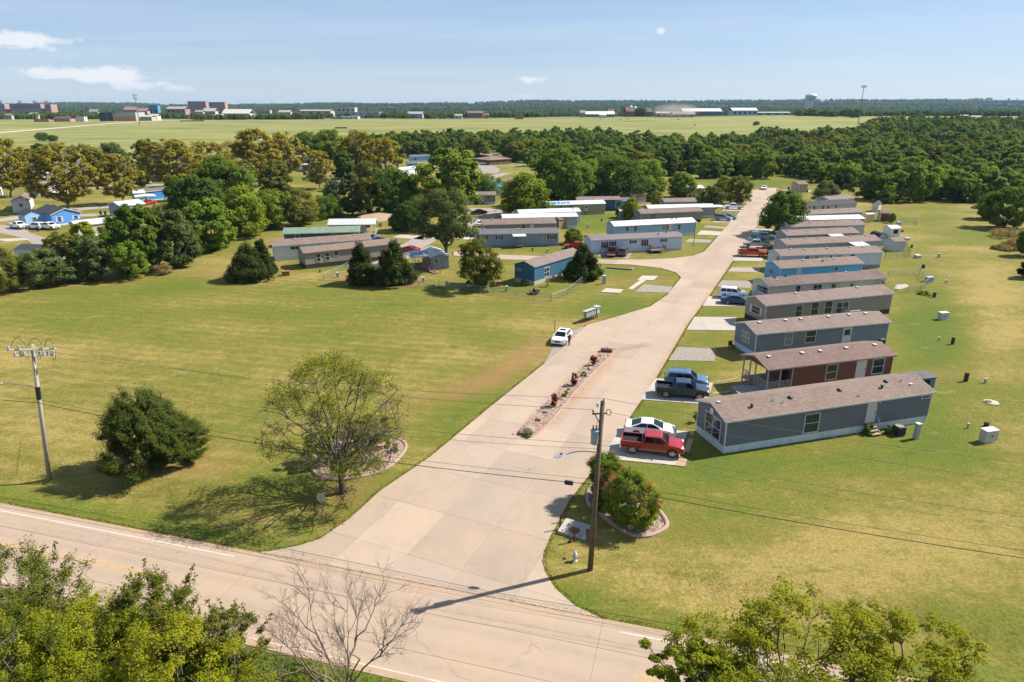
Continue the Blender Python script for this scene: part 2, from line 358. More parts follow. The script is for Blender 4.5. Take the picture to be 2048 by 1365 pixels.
wc = t.mix(t.remap(t.noise(.0035, 4, .6, t.mapping(ob, scale=(.6, 1.4, 1))), .58, .66, 0, .8), wc, (.10, .12, .06))
c = t.mix(t.attr('wood'), c, wc)
t.l.new(c, b.inputs['Base Color']); b.inputs['Roughness'].default_value = .95; b.inputs['Specular IOR Level'].default_value = .1
hh = t.math('ADD', n4, t.math('MULTIPLY', n3, 1.2)); bump(t, b, hh, .55, .10)
ground = link('ground', gme, m); tag(ground, kind='structure')

# ---------------------------------------------------------------- paving
def concrete(name, base, stain=None, segs=(), vary=.14, rough=.85):
    base = tuple(x * .77 for x in base); m, t, b, o = newmat(name); geo = t.new('ShaderNodeNewGeometry').outputs['Position']
    oi = t.new('ShaderNodeObjectInfo').outputs['Random']
    n1 = t.noise(.22, 5, .65, geo); n2 = t.noise(1.4, 5, .7, geo); n3 = t.noise(14, 3, .7, geo)
    v = t.math('ADD', t.math('MULTIPLY', n1, .5), t.math('ADD', t.math('MULTIPLY', n2, .3), t.math('MULTIPLY', n3, .2)))
    c = t.mix(1.0, base, t.remap(v, .3, .7, 1 - vary * 1.5, 1 + vary), 'MULTIPLY')
    c = t.mix(1.0, c, t.remap(oi, 0, 1, .88, 1.06), 'MULTIPLY')
    c = t.mix(t.remap(t.math('FRACT', t.math('MULTIPLY', oi, 9.7)), .55, 1, 0, .4), c, [base[0] * .86, base[1] * .9, base[2] * .97])
    c = t.mix(t.remap(n1, .5, .75, 0, .5), c, [base[0] * 1.02, base[1] * .87, base[2] * .73])
    for (A, B, w, col, k) in segs:
        s = t.seg(geo, A, B, w); c = t.mix(t.math('MULTIPLY', s, t.remap(n2, .35, .7, 0, k)), c, col)
    # hairline cracks
    vo = t.new('ShaderNodeTexVoronoi', feature='DISTANCE_TO_EDGE'); vo.inputs['Scale'].default_value = .16
    nd = t.new('ShaderNodeTexNoise'); nd.inputs['Scale'].default_value = .7; t.l.new(geo, nd.inputs['Vector'])
    t.l.new(t.vm('ADD', geo, t.vm('MULTIPLY', nd.outputs['Color'], (1.6, 1.6, 0.0))), vo.inputs['Vector'])
    ck = t.math('MULTIPLY', t.remap(vo.outputs['Distance'], .0, .0045, 1, 0), t.remap(t.noise(.12, 2, .5, geo), .5, .6))
    c = t.mix(t.math('MULTIPLY', ck, .65), c, [x * .35 for x in base])
    t.l.new(c, b.inputs['Base Color']); b.inputs['Roughness'].default_value = rough; b.inputs['Specular IOR Level'].default_value = .25
    bump(t, b, t.math('SUBTRACT', n3, ck), .15, .02); return m
def xy(px, py): p = P(px, py); return (p.x, p.y)
RUST = (.32, .165, .075)
MED = [(1034.6, 866.6), (1044.5, 851), (1198.4, 703), (1220, 698.5), (1231, 703), (1181, 752), (1141, 796), (1099.5, 847), (1073, 871), (1053, 876.5), (1038, 872)]
CONC = concrete('street_concrete', (.485, .375, .285), segs=[
    (xy(1225, 712), xy(1150, 795), 1.5, RUST, 1.0), (xy(1150, 795), xy(1105, 850), 1.0, RUST, .9), (xy(1190, 706), xy(1100, 800), 1.0, RUST, .7), (xy(1100, 800), xy(1050, 850), .8, RUST, .5),
    (xy(1232, 703), xy(1290, 690), 1.2, (.2, .12, .07), .9), (xy(1375, 650), xy(1300, 770), .7, RUST, .8), (xy(1420, 590), xy(1375, 650), .9, RUST, .8), (xy(1505, 465), xy(1420, 590), .9, RUST, .6),
    (xy(880, 1075), xy(1000, 950), 1.9, (.25, .2, .18), .45), (xy(1120, 940), xy(1210, 780), 1.1, (.25, .19, .145), .45), (xy(870, 950), xy(1130, 700), .9, (.27, .2, .15), .4), (xy(1330, 640), xy(1520, 390), 2.0, (.26, .2, .15), .4)])
ASPH = concrete('highway_concrete', (.50, .38, .285), vary=.08, segs=[
    (tuple(HA + HN * -1.0 - HD * 90), tuple(HA + HN * -1.0 + HD * 90), .8, (0.200, 0.146, 0.115), .45), (tuple(HA + HN * -2.3 - HD * 90), tuple(HA + HN * -2.3 + HD * 90), .5, (0.216, 0.154, 0.123), .4),
    (tuple(HA + HN * -4.2 - HD * 90), tuple(HA + HN * -4.2 + HD * 90), .7, (0.216, 0.162, 0.123), .4), (tuple(HA + HN * -5.6 - HD * 90), tuple(HA + HN * -5.6 + HD * 90), .6, (0.216, 0.154, 0.123), .4),
    (tuple(HA + HN * .75 - HD * 90), tuple(HA + HN * .75 + HD * 90), .35, (0.323, 0.193, 0.100), .9), (tuple(HA + HN * -6.8 - HD * 90), tuple(HA + HN * -6.8 + HD * 90), .4, (0.323, 0.208, 0.108), .9)])
PADC = concrete('pad_concrete', (.53, .47, .41), vary=.07)
OLDC = concrete('old_street', (.40, .34, .30), vary=.12)
GRAV = M('grey_gravel', (.33, .28, .24), .95, .45, 2.2, kind='bump', bs=.9)
JOINT = M('joint_filler', (.16, .125, .10), .95)
WHITE = M('road_paint_white', (.60, .54, .47), .7, .3, 2); WORN = M('road_paint_worn', (.60, .50, .41), .8, .35, 1.5); YELL = M('road_paint_yellow', (.55, .36, .13), .7, .25, 3)
def along(a, s): return HA + HD * a + HN * s
def hstrip(mb, a0, a1, s0, s1, z, dz=.0):
    vs = [along(a0, s0), along(a1, s0), along(a1, s1), along(a0, s1)]
    if dz: mb.prism([tuple(v) for v in vs], z - dz, z)
    else: mb.add([(*v, z) for v in vs], [(0, 1, 2, 3)])
mb = MB()
for i in range(-40, 40): hstrip(mb, i * 10, i * 10 + 10, -6.95, .85, .03, .2)
hw = mb.build('highway', ASPH); tag(hw, kind='structure')
def apos(px, py): return float((np.array(xy(px, py)) - HA) @ HD)
for a0, a1, s0, w, mt, nm in [(-400, apos(470, 1113), 0, .11, WHITE, 'edge_line'), (apos(1240, 1265), 400, 0, .11, WHITE, 'edge_line'), (-400, 400, -6.45, .09, WORN, 'edge_line'),
                              (-400, apos(345, 1158), -3.12, .11, YELL, 'centre_line'), (-400, apos(325, 1158), -3.34, .11, YELL, 'centre_line'), (apos(1270, 1340), 400, -3.12, .11, YELL, 'centre_line'), (apos(1280, 1345), 400, -3.34, .11, YELL, 'centre_line')]:
    mb = MB(); hstrip(mb, a0, a1, s0 - w / 2, s0 + w / 2, .035); mb.build(nm, mt, hw)
mb = MB()
for s_, w in ((-1.62, .03), (-4.8, .03), (.45, .03)): hstrip(mb, -120, 120, s_ - w / 2, s_ + w / 2, .0345)
for a_ in range(-120, 120, 12): hstrip(mb, a_, a_ + .02, -6.95, .85, .0342)
mb.build('joint_line', M('highway_joint', (.19, .14, .11), .9), hw)

def clip(poly, a, b, c):
    """keep the part of a polygon where a*x+b*y<=c"""
    out = []
    for i in range(len(poly)):
        p, q = poly[i], poly[(i + 1) % len(poly)]; dp, dq = a * p[0] + b * p[1] - c, a * q[0] + b * q[1] - c
        if dp <= 0: out.append(p)
        if dp * dq < 0: t_ = dp / (dp - dq); out.append((p[0] + t_ * (q[0] - p[0]), p[1] + t_ * (q[1] - p[1])))
    return out
def area(p): return abs(sum(p[i][0] * p[(i + 1) % len(p)][1] - p[(i + 1) % len(p)][0] * p[i][1] for i in range(len(p)))) / 2
def slabs(poly, root, mat, u, v, du, dv, org, z0, z1, gap=.009, name='slab', limit=295):
    """split a polygon into paving slabs of its own object each"""
    pu_ = [((p[0] - org[0]) * u[0] + (p[1] - org[1]) * u[1], (p[0] - org[0]) * v[0] + (p[1] - org[1]) * v[1]) for p in poly]
    i0, i1 = math.floor(min(p[0] for p in pu_) / du), math.ceil(max(p[0] for p in pu_) / du)
    j0, j1 = math.floor(min(p[1] for p in pu_) / dv), math.ceil(max(p[1] for p in pu_) / dv); k = 0
    for i in range(i0, i1):
        for j in range(j0, j1):
            q = clip(clip(clip(clip(pu_, -1, 0, -(i * du + gap)), 1, 0, (i + 1) * du - gap), 0, -1, -(j * dv + gap)), 0, 1, (j + 1) * dv - gap)
            q = [q[a] for a in range(len(q)) if math.dist(q[a], q[a - 1]) > 1e-3]
            if len(q) < 3 or area(q) < .25: continue
            w = [(org[0] + p[0] * u[0] + p[1] * v[0], org[1] + p[0] * u[1] + p[1] * v[1]) for p in q]
            h = z1 + random.uniform(-.003, .003)
            MB().prism(w, z0, h).build(name, mat, root); k += 1
    return k
def ccw(poly):
    s_ = sum(poly[i][0] * poly[(i + 1) % len(poly)][1] - poly[(i + 1) % len(poly)][0] * poly[i][1] for i in range(len(poly)))
    return poly if s_ > 0 else poly[::-1]
def px_poly(l): return ccw([xy(*p) for p in l])
BLV = [(505, 1116), (540, 1104), (600, 1092), (640, 1079), (700, 1038), (760, 983), (860, 915), (980, 815), (1080, 735), (1120, 703), (1175, 650), (1230, 635), (1300, 614), (1335, 590), (1362, 556), (1352, 546), (1322, 537), (1262, 530), (1212, 528.5),
       (1093, 522), (997, 519.5), (907, 512), (907, 504), (997, 510), (1093, 513), (1211, 520), (1290, 519.5), (1345, 517), (1385, 512.5), (1408, 504), (1440, 468), (1470, 436), (1500, 398), (1503, 390), (1495, 387), (1470, 386), (1470, 382), (1500, 381), (1520, 379.5), (1524, 376.5), (1552, 376.5),
       (1566, 380), (1622, 381), (1622, 385), (1575, 385), (1556, 390), (1505, 465), (1420, 590), (1375, 650), (1312, 757), (1250, 850), (1205, 917), (1140, 1000), (1100, 1075), (1087, 1105), (1084, 1125), (1090, 1145), (1110, 1178), (1150, 1213), (1200, 1243), (1212, 1252)]
poly = px_poly(BLV)
poly = [p if (np.array(p) - HA) @ HN > .87 else tuple(np.array(p) + HN * (.87 - (np.array(p) - HA) @ HN)) for p in poly]
BLV_POLY = poly
blv = MB().prism(poly, -.15, .022).build('boulevard', JOINT); tag(blv, kind='structure')
j0 = np.array(P(957, 960).xy)
cells = slabs(poly, blv, CONC, SD, SN, 5.6, 4.35, j0, .012, .05)

def ribbon(name, mat, pts, w, z=.03, kind='structure', th=.12, dz=True):
    """a road along ground points"""
    pts = [np.array(p) for p in pts]; mb = MB(); L, R = [], []
    for i, p in enumerate(pts):
        d = pts[min(i + 1, len(pts) - 1)] - pts[max(i - 1, 0)]; d = d / np.linalg.norm(d); nn = np.array([-d[1], d[0]])
        ww = w[i] if hasattr(w, '__len__') else w; L.append(p + nn * ww / 2); R.append(p - nn * ww / 2)
    for i in range(len(pts) - 1):
        q = [R[i], R[i + 1], L[i + 1], L[i]]; zs = [float(gz(*a)) + z for a in q]
        mb.add([(*a, zz_) for a, zz_ in zip(q, zs)] + [(*a, zz_ - th) for a, zz_ in zip(q, zs)], [(0, 1, 2, 3), (4, 5, 1, 0), (6, 7, 3, 2)])
    o = mb.build(name, mat); return tag(o, kind=kind)
def dense(pts, k=6):
    out = []
    for i in range(len(pts) - 1):
        for j in range(k): out.append(tuple(pts[i][a] + (pts[i + 1][a] - pts[i][a]) * j / k for a in (0, 1)))
    return out + [pts[-1]]
ribbon('street', OLDC, dense([xy(*p) for p in [(760, 540), (800, 507), (850, 479), (905, 458), (950, 442), (985, 430), (1020, 419), (1062, 406), (1090, 398)]]), 6.0)
ribbon('street', OLDC, dense([xy(*p) for p in [(930, 366), (960, 362), (993, 352), (1015, 346)]]), 5.5)
MB().prism(px_poly([(938, 322), (962, 321), (980, 329), (1000, 338), (996, 346), (966, 351), (961, 337)]), -.05, .034).build('street', OLDC).__setitem__('kind', 'structure')
ribbon('street', OLDC, dense([xy(*p) for p in [(-60, 446), (0, 441), (66, 431), (150, 420), (219, 413), (300, 407)]]), 6.5)
ribbon('street', OLDC, dense([xy(*p) for p in [(150, 432), (190, 430.5), (240, 428)]]), 5.0, .034)
ribbon('street', OLDC, dense([xy(*p) for p in [(180, 376), (240, 371), (300, 370), (340, 372)]]), 6)
MB().prism(px_poly([(-30, 455), (0, 452), (20, 451), (55, 459), (58, 466), (100, 479), (112, 494), (66, 497), (62, 486), (50, 478), (30, 473), (0, 467), (-30, 466)]), -.05, .038).build('street', OLDC).__setitem__('kind', 'structure')
fr = ribbon('field_road', M('pale_gravel', (.55, .47, .37), .9), dense([tuple(G(*p).xy) for p in [(-80, 273), (0, 266.5), (60, 261.5), (150, 254), (240, 247), (300, 243.5), (380, 241), (520, 240)]], 10), 12, .35)

PADS = []
def pad(pts, mat, z=.045, name='driveway', th=.12):
    PADS.append(px_poly(pts)); return tag(MB().prism(px_poly(pts), z - th, z).build(name, mat), kind='structure')
def slabpad(pts, mat, nu=2, nv=2, name='driveway', z=.055):
    """a concrete pad cast in several slabs"""
    pp = px_poly(pts); PADS.append(pp); r = tag(MB().prism(pp, -.1, z - .02).build(name, JOINT), kind='structure')
    q = [np.array(xy(*p)) for p in pts]; u = q[2] - q[1]; L = np.linalg.norm(u); u = u / L; v = np.array([-u[1], u[0]])
    pv_ = [float((a - q[0]) @ v) for a in q]; W = max(pv_) - min(pv_)
    slabs(pp, r, mat, u, v, L / nu * 1.02, W / nv * 1.02, q[0] + v * min(pv_) - u * .05, z - .03, z, .012); return r
slabpad([(1205.8, 918), (1240, 855), (1376, 863.7), (1352, 932)], PADC)
slabpad([(1281, 800), (1311.8, 757.7), (1425.6, 767), (1413.6, 809.7)], PADC)
slabpad([(1373, 660.5), (1389, 634.7), (1473, 635.4), (1470, 662)], PADC)
slabpad([(1405, 612.6), (1417.5, 593.7), (1496.5, 593.7), (1493, 614)], PADC)
pad([(1466, 522), (1469, 513.6), (1527, 513.6), (1525.5, 523)], PADC); pad([(1486, 497), (1493, 486), (1537, 487), (1534, 499.5)], PADC)
pad([(1494, 481.5), (1501, 470), (1552, 472), (1549, 483)], PADC); pad([(1506, 465), (1510, 458), (1556, 459), (1550, 466)], PADC)
pad([(1443, 422), (1448, 415), (1493, 416), (1487, 422.5)], PADC); pad([(1424, 444.5), (1430, 440), (1468, 440.6), (1464, 446)], PADC)
pad([(1394, 470), (1402, 461.4), (1450, 464.5), (1445, 471.8)], PADC); pad([(1370, 484.5), (1379, 478), (1424, 481), (1420, 486.5)], OLDC)
pad([(1406, 455.5), (1413, 451.5), (1458, 455), (1452, 459)], GRAV); pad([(1457, 544), (1464, 535.8), (1524, 535.8), (1517, 545)], OLDC)
pad([(1336.7, 721), (1355, 694.5), (1432, 698), (1429, 723)], GRAV, .03); pad([(1434, 573.5), (1444, 561), (1503, 563), (1501.6, 577)], GRAV, .03)
pad([(1270, 584), (1288, 569), (1346, 574), (1338, 586)], GRAV, .03); pad([(1474, 400.5), (1480, 397), (1508, 398), (1503, 402)], PADC)
pad([(1201, 585.5), (1212, 578), (1247, 580.5), (1238, 587.5)], PADC, .12, 'patio_slab')
pad([(1275, 561), (1284, 552.3), (1316, 553), (1306, 561.5)], PADC, .08, 'patio_slab'); pad([(1256, 578.5), (1281, 560.3), (1292, 561), (1265, 579.5)], PADC, .06, 'footpath')
pad([(1788, 579), (1792, 571), (1812, 569.7), (1819, 574), (1800, 580)], PADC, .1, 'patio_slab')
pad([(1195, 512), (1206, 503), (1264, 506), (1256, 518.5)], GRAV, .03)
pad([(925, 427), (942, 416), (1000, 418), (990, 423)], OLDC, .03); pad([(785, 475), (800, 470), (850, 472), (845, 480)], PADC, .03); pad([(905, 478), (925, 470), (960, 472), (945, 480)], PADC, .03)
pad([(1160, 700), (1100, 760), (1075, 752), (1088, 728), (1110, 690), (1150, 660), (1176, 652)], GRAV, .02, 'gravel_shoulder')
pad([(0, 481), (0, 478), (50, 477), (60, 480), (12, 484)], PADC, .04, 'footpath'); pad([(76, 421), (92, 415), (120, 421), (100, 424)], PADC, .05)
TANP = concrete('tan_paver', (.52, .36, .24))
for q in [[(1350.5, 932), (1354, 917), (1374, 920), (1370, 934.5)], [(1377, 864), (1381, 871), (1389, 870), (1387, 862)], [(1367, 905), (1376, 878), (1387, 879), (1378, 906)]]: pad(q, TANP, .06, 'stepping_slab')
pad([(1418, 767.5), (1424, 765.5), (1476, 756), (1474, 759)], OLDC, .04, 'footpath'); pad([(1425, 789), (1425, 786.5), (1490, 779), (1490, 781.5)], OLDC, .04, 'footpath')
# ---------------------------------------------------------------- plants
def unit(a): return a / np.maximum(np.linalg.norm(a, axis=-1, keepdims=True), 1e-9)
def tubes_np(paths, k=5):
    V, F = [], []; off = 0
    for path, rad in paths:
        path = np.asarray(path, float); m_ = len(path); d = np.gradient(path, axis=0); d = unit(d)
        up = np.where(np.abs(d[:, 2:3]) > .9, np.array([[1., 0, 0]]), np.array([[0, 0, 1.]])); a = unit(np.cross(d, up)); b = np.cross(d, a)
        q = np.arange(k) * 2 * np.pi / k
        ring = path[:, None] + (a[:, None] * np.cos(q)[None, :, None] + b[:, None] * np.sin(q)[None, :, None]) * np.asarray(rad)[:, None, None]
        V.append(ring.reshape(-1, 3)); i = np.arange(m_ - 1)[:, None] * k + np.arange(k)[None]; j = np.arange(m_ - 1)[:, None] * k + (np.arange(k) + 1)[None] % k
        F.append((np.stack([i, j, j + k, i + k], -1).reshape(-1, 4)) + off); off += m_ * k
    return np.concatenate(V), np.concatenate(F)
def leaf_quads(rng, p, nrm, size, asp, tint, curl=.25):
    k = len(p); nrm = unit(nrm); r = rng.normal(size=(k, 3)); t = unit(np.cross(nrm, r)); b = np.cross(nrm, t)
    s = size * rng.uniform(.6, 1.3, (k, 1)); L = s * asp
    v = np.stack([p - t * L * .5, p + b * s * .5 + nrm * s * curl, p + t * L * .5, p - b * s * .5 + nrm * s * curl], 1).reshape(-1, 3)
    f = np.arange(4 * k).reshape(k, 4)
    return v, f, np.repeat(tint, 4)
PROF = {
    'round': lambda t: np.sqrt(np.clip(1 - (2 * t - .9) ** 2 / 1.25, .02, 1)) * np.clip(t * 6 + .35, 0, 1),
    'dome': lambda t: np.sqrt(np.clip(1 - t ** 2.2, .0, 1)) * np.clip(t * 5 + .75, 0, 1),
    'cone': lambda t: np.clip(1.04 - t, .02, 1) ** .8 * np.clip(t * 7 + .45, 0, 1),
    'vase': lambda t: np.clip(.45 + .75 * t, 0, 1) * np.sqrt(np.clip(1.02 - t ** 3, 0, 1)),
    'column': lambda t: np.sqrt(np.clip(1 - (2 * t - 1) ** 4, 0.02, 1)),
}
def tree_arrays(seed, H, R, base=.25, shape='round', nc=70, per=60, cr=.24, leaf=.35, asp=1.5, trunk=.2, limbs=7, lobes=.25, up=.35, flat=.75, shell=.4, gap=0.0, fork=None, twig=True, lean=0.0, upleaf=0.0, k=5, droop=0.0, toplight=0.0, limbr=1.0):
    rng = np.random.default_rng(seed); b0 = base * H
    t = rng.uniform(0, 1, nc * 3); w = PROF[shape](t); keep = rng.uniform(0, w.max(), nc * 3) < w; t = t[keep][:nc]; nc = len(t)
    ang = rng.uniform(0, 2 * np.pi, nc); ph = rng.uniform(0, 6.28, 6)
    lob = 1 + lobes * (np.sin(2 * ang + ph[0] + 2 * t) + .7 * np.sin(3 * ang + ph[1] - 3 * t) + .6 * np.sin(5 * ang + ph[2] + 5 * t)) / 1.6
    rr = PROF[shape](t) * R * lob * (shell + (1 - shell) * np.sqrt(rng.uniform(0, 1, nc))) * (1 - cr * .45)
    C = np.stack([np.cos(ang) * rr + lean * t * H * .3, np.sin(ang) * rr, b0 + t * (H - b0) * (1 - cr * .25)], 1)
    C[:, 2] -= droop * (rr / R) ** 2 * H * .12
    # limbs: spread of targets, twigs from the nearest limb to every clump
    fz = (fork if fork is not None else base * .8) * H; paths = []; tr = trunk
    bend = rng.normal(size=2) * .02 * H; top = np.array([bend[0], bend[1], fz])
    zz_ = np.linspace(0, 1, 6); paths.append((np.stack([bend[0] * zz_ ** 2, bend[1] * zz_ ** 2, fz * zz_], 1), tr * (1 + .5 * np.exp(-zz_ * 9)) * (1 - .3 * zz_)))
    sel = [int(np.argmax(C[:, 2]))]
    for _ in range(limbs - 1):
        dd = np.min(np.linalg.norm(C[:, None] - C[None, sel], axis=2), 1); sel.append(int(np.argmax(dd * rng.uniform(.8, 1.2, nc))))
    limb_pts, limb_r = [], []
    for s_ in sel:
        e = C[s_]; q = np.linspace(0, 1, 9)[:, None]; start = top * rng.uniform(.72, 1.0); start[0] *= start[2] / fz; 
        mid = start + (e - start) * np.array([.45, .45, .45]) + np.array([0, 0, (1 if e[2] > fz else .4) * .12 * H * rng.uniform(.3, 1)])
        p = (1 - q) ** 2 * start + 2 * q * (1 - q) * mid + q ** 2 * e + rng.normal(size=(9, 3)) * .012 * H * q * (1 - q) * 4
        r0 = tr * rng.uniform(.38, .6) * limbr; rad = r0 * (1 - q[:, 0] * .9) + .004 * H * .3
        paths.append((p, rad)); limb_pts.append(p); limb_r.append(rad)
    if twig:
        LP = np.concatenate(limb_pts); LR = np.concatenate(limb_r)
        for c in C:
            d = np.linalg.norm(LP - c, axis=1) + np.maximum(LP[:, 2] - c[2] + .02 * H, 0) * 2; j = int(np.argmin(d)); s0 = LP[j]
            q = np.linspace(0, 1, 5)[:, None]; mid = (s0 + c) / 2 + np.array([0, 0, .04 * H]) + rng.normal(size=3) * .02 * H
            p = (1 - q) ** 2 * s0 + 2 * q * (1 - q) * mid + q ** 2 * c; paths.append((p, np.linspace(min(LR[j] * .6, tr * .22), .0022 * H * .5 + .006, 5)))
    tv, tf = tubes_np(paths, k)
    if per <= 0: return (tv, tf), None, C
    if gap: C = C[rng.uniform(0, 1, nc) > gap]; nc = len(C)
    d = unit(rng.normal(size=(nc, per, 3))); rad = cr * R * rng.uniform(.65, 1.3, (nc, 1, 1)) * rng.uniform(0, 1, (nc, per, 1)) ** .45
    off = d * rad * np.array([1, 1, flat]); p = (C[:, None] + off).reshape(-1, 3); p[:, 2] = np.maximum(p[:, 2], .05)
    if upleaf:   # sprays that reach up and outwards
        out = unit(np.stack([C[:, 0], C[:, 1], np.full(nc, R * .9)], 1)); p = p + np.repeat(out, per, 0) * rng.uniform(-.3, 1, (len(p), 1)) ** 3 * cr * R * upleaf
    cen = np.array([0, 0, b0 + (H - b0) * .35]); nr = unit(p - cen) * .5 + d.reshape(-1, 3) * .6 + rng.normal(size=p.shape) * .45 + np.array([0, 0, up])
    ti = np.clip(np.repeat(rng.uniform(0, 1, nc), per) * .55 + rng.uniform(0, 1, nc * per) * .4 + toplight * (p[:, 2] / H - .5), 0, 1)
    return (tv, tf), leaf_quads(rng, p, nr, leaf, asp, ti), C
BARK = M('bark', (.11, .085, .065), .95, .35, 6, kind='bump', bs=.6); BARKP = M('pale_bark', (.26, .23, .18), .9, .3, 4); BARKG = M('grey_twig_bark', (.25, .185, .145), .95, .25, 5)
LEAF = {
    'oak': leafmat('leaf_deep_green', (0.063, 0.114, 0.019), (0.180, 0.261, 0.035)),
    'green': leafmat('leaf_mid_green', (0.096, 0.163, 0.021), (0.255, 0.337, 0.039)),
    'lime': leafmat('leaf_bright_green', (0.112, 0.171, 0.016), (0.293, 0.340, 0.033)),
    'syc': leafmat('leaf_autumn_gold', (.20, .172, .022), (.46, .39, .052)),
    'olive': leafmat('leaf_olive', (0.113, 0.131, 0.020), (0.290, 0.273, 0.046)),
    'cedar': leafmat('needle_dark', (.020, .036, .005), (.068, .094, .012), .2),
    'elm': leafmat('leaf_yellow_green', (0.137, 0.173, 0.012), (0.303, 0.332, 0.023), .45),
    'fg': leafmat('leaf_lime_yellow', (0.141, 0.188, 0.010), (0.349, 0.354, 0.024), .45),  # the leaves' own yellow green, for maples and some bank shrubs
    'fgs': leafmat('leaf_shrub_green', (0.063, 0.099, 0.010), (0.204, 0.211, 0.030), .42),
    'dry': leafmat('leaf_dry_tan', (0.211, 0.150, 0.070), (0.370, 0.282, 0.132)),
    'red': leafmat('leaf_barberry', (0.106, 0.016, 0.014), (0.229, 0.053, 0.035)),
    'wood': leafmat('leaf_wood', (0.080, 0.133, 0.026), (0.238, 0.314, 0.052)),
    'blue': leafmat('leaf_grey_green', (0.087, 0.121, 0.040), (0.195, 0.238, 0.074)),
}
def tree_objs(name, geo, bark, leafm, root, crown='crown', trunk='trunk'):
    (tv, tf), lq, C = geo
    link(trunk, npmesh(trunk, tv, tf), bark, root, True)
    if lq: link(crown, npmesh(crown, *lq), leafm, root)
KIND = {  # proportions of each kind, for a tree of unit height
    'oak': dict(base=.08, shape='round', nc=130, per=112, cr=.21, leaf=0.032, trunk=.028, limbs=7, lobes=.28),
    'green': dict(base=.05, shape='round', nc=130, per=108, cr=.20, leaf=0.031, trunk=.024, limbs=8, lobes=.4),
    'lime': dict(base=.14, shape='dome', nc=110, per=105, cr=.24, leaf=0.036, trunk=.026, limbs=7, lobes=.25),
    'syc': dict(base=.16, shape='round', nc=260, per=46, cr=.13, leaf=0.025, trunk=.020, limbs=11, lobes=.42, gap=.15),
    'olive': dict(base=.04, shape='round', nc=135, per=91, cr=.19, leaf=0.028, trunk=.022, limbs=9, lobes=.42, gap=.12),
    'blue': dict(base=.04, shape='round', nc=130, per=102, cr=.20, leaf=0.028, trunk=.024, limbs=8, lobes=.4),
    'cedar': dict(base=.05, shape='cone', nc=150, per=122, cr=.17, leaf=0.024, asp=2.6, trunk=.026, limbs=5, lobes=.22, up=.7, upleaf=0.630, flat=.9),
}
PROTO = {}
def proto(kind, var, asp):
    """trunk and crown meshes of one unit-high tree, shared by its copies; asp = crown radius / height"""
    key = (kind, var, asp)
    if key not in PROTO:
        (tv, tf), lq, C = tree_arrays(hash((kind, var)) % 9973 if False else (sum(map(ord, kind)) * 31 + var * 7 + int(asp * 100)), 1.0, asp, **KIND[kind])
        tm = npmesh(kind + '_trunk', tv, tf); tm.materials.append(BARKP if kind == 'syc' else BARK); tm.polygons.foreach_set('use_smooth', [True] * len(tm.polygons))
        cm = npmesh(kind + '_crown', *lq); cm.materials.append(LEAF[kind]); PROTO[key] = (tm, cm)
    return PROTO[key]
NAMES = {'oak': 'oak_tree', 'green': 'leafy_tree', 'lime': 'maple_tree', 'syc': 'sycamore_tree', 'olive': 'elm_tree', 'blue': 'willow_tree', 'cedar': 'cedar_tree'}
TREES = []
def tree_px(x, by, ty, w, kind, label, group=None, name=None, var=None):
    """a tree whose foot stands at photo row by, whose top shows at row ty and whose crown is w photo pixels wide"""
    p = G(x, by); H = max(ztop(p, ty), 1.0); R = w * pxm(p) / 2 * .9; TREES.append((p.x, p.y, R))
    asp = min((.26, .38, .55, .78), key=lambda a: abs(a - R / H)); var = (len(TREES) % 2 if kind in ('syc', 'oak', 'green') else 0) if var is None else var
    tm, cm = proto(kind, var, asp); root = thing(name or NAMES[kind], label, 'tree', p - Vector((0, 0, .05)), len(TREES) * 2.399, group)
    k = R / asp; root.scale = (k, k, H)
    for nm, me in (('trunk', tm), ('crown', cm)):
        o = bpy.data.objects.new(nm, me); COL.objects.link(o); o.parent = root
    return root
HEDGE = 'trees of the thicket between the field and the older homes'
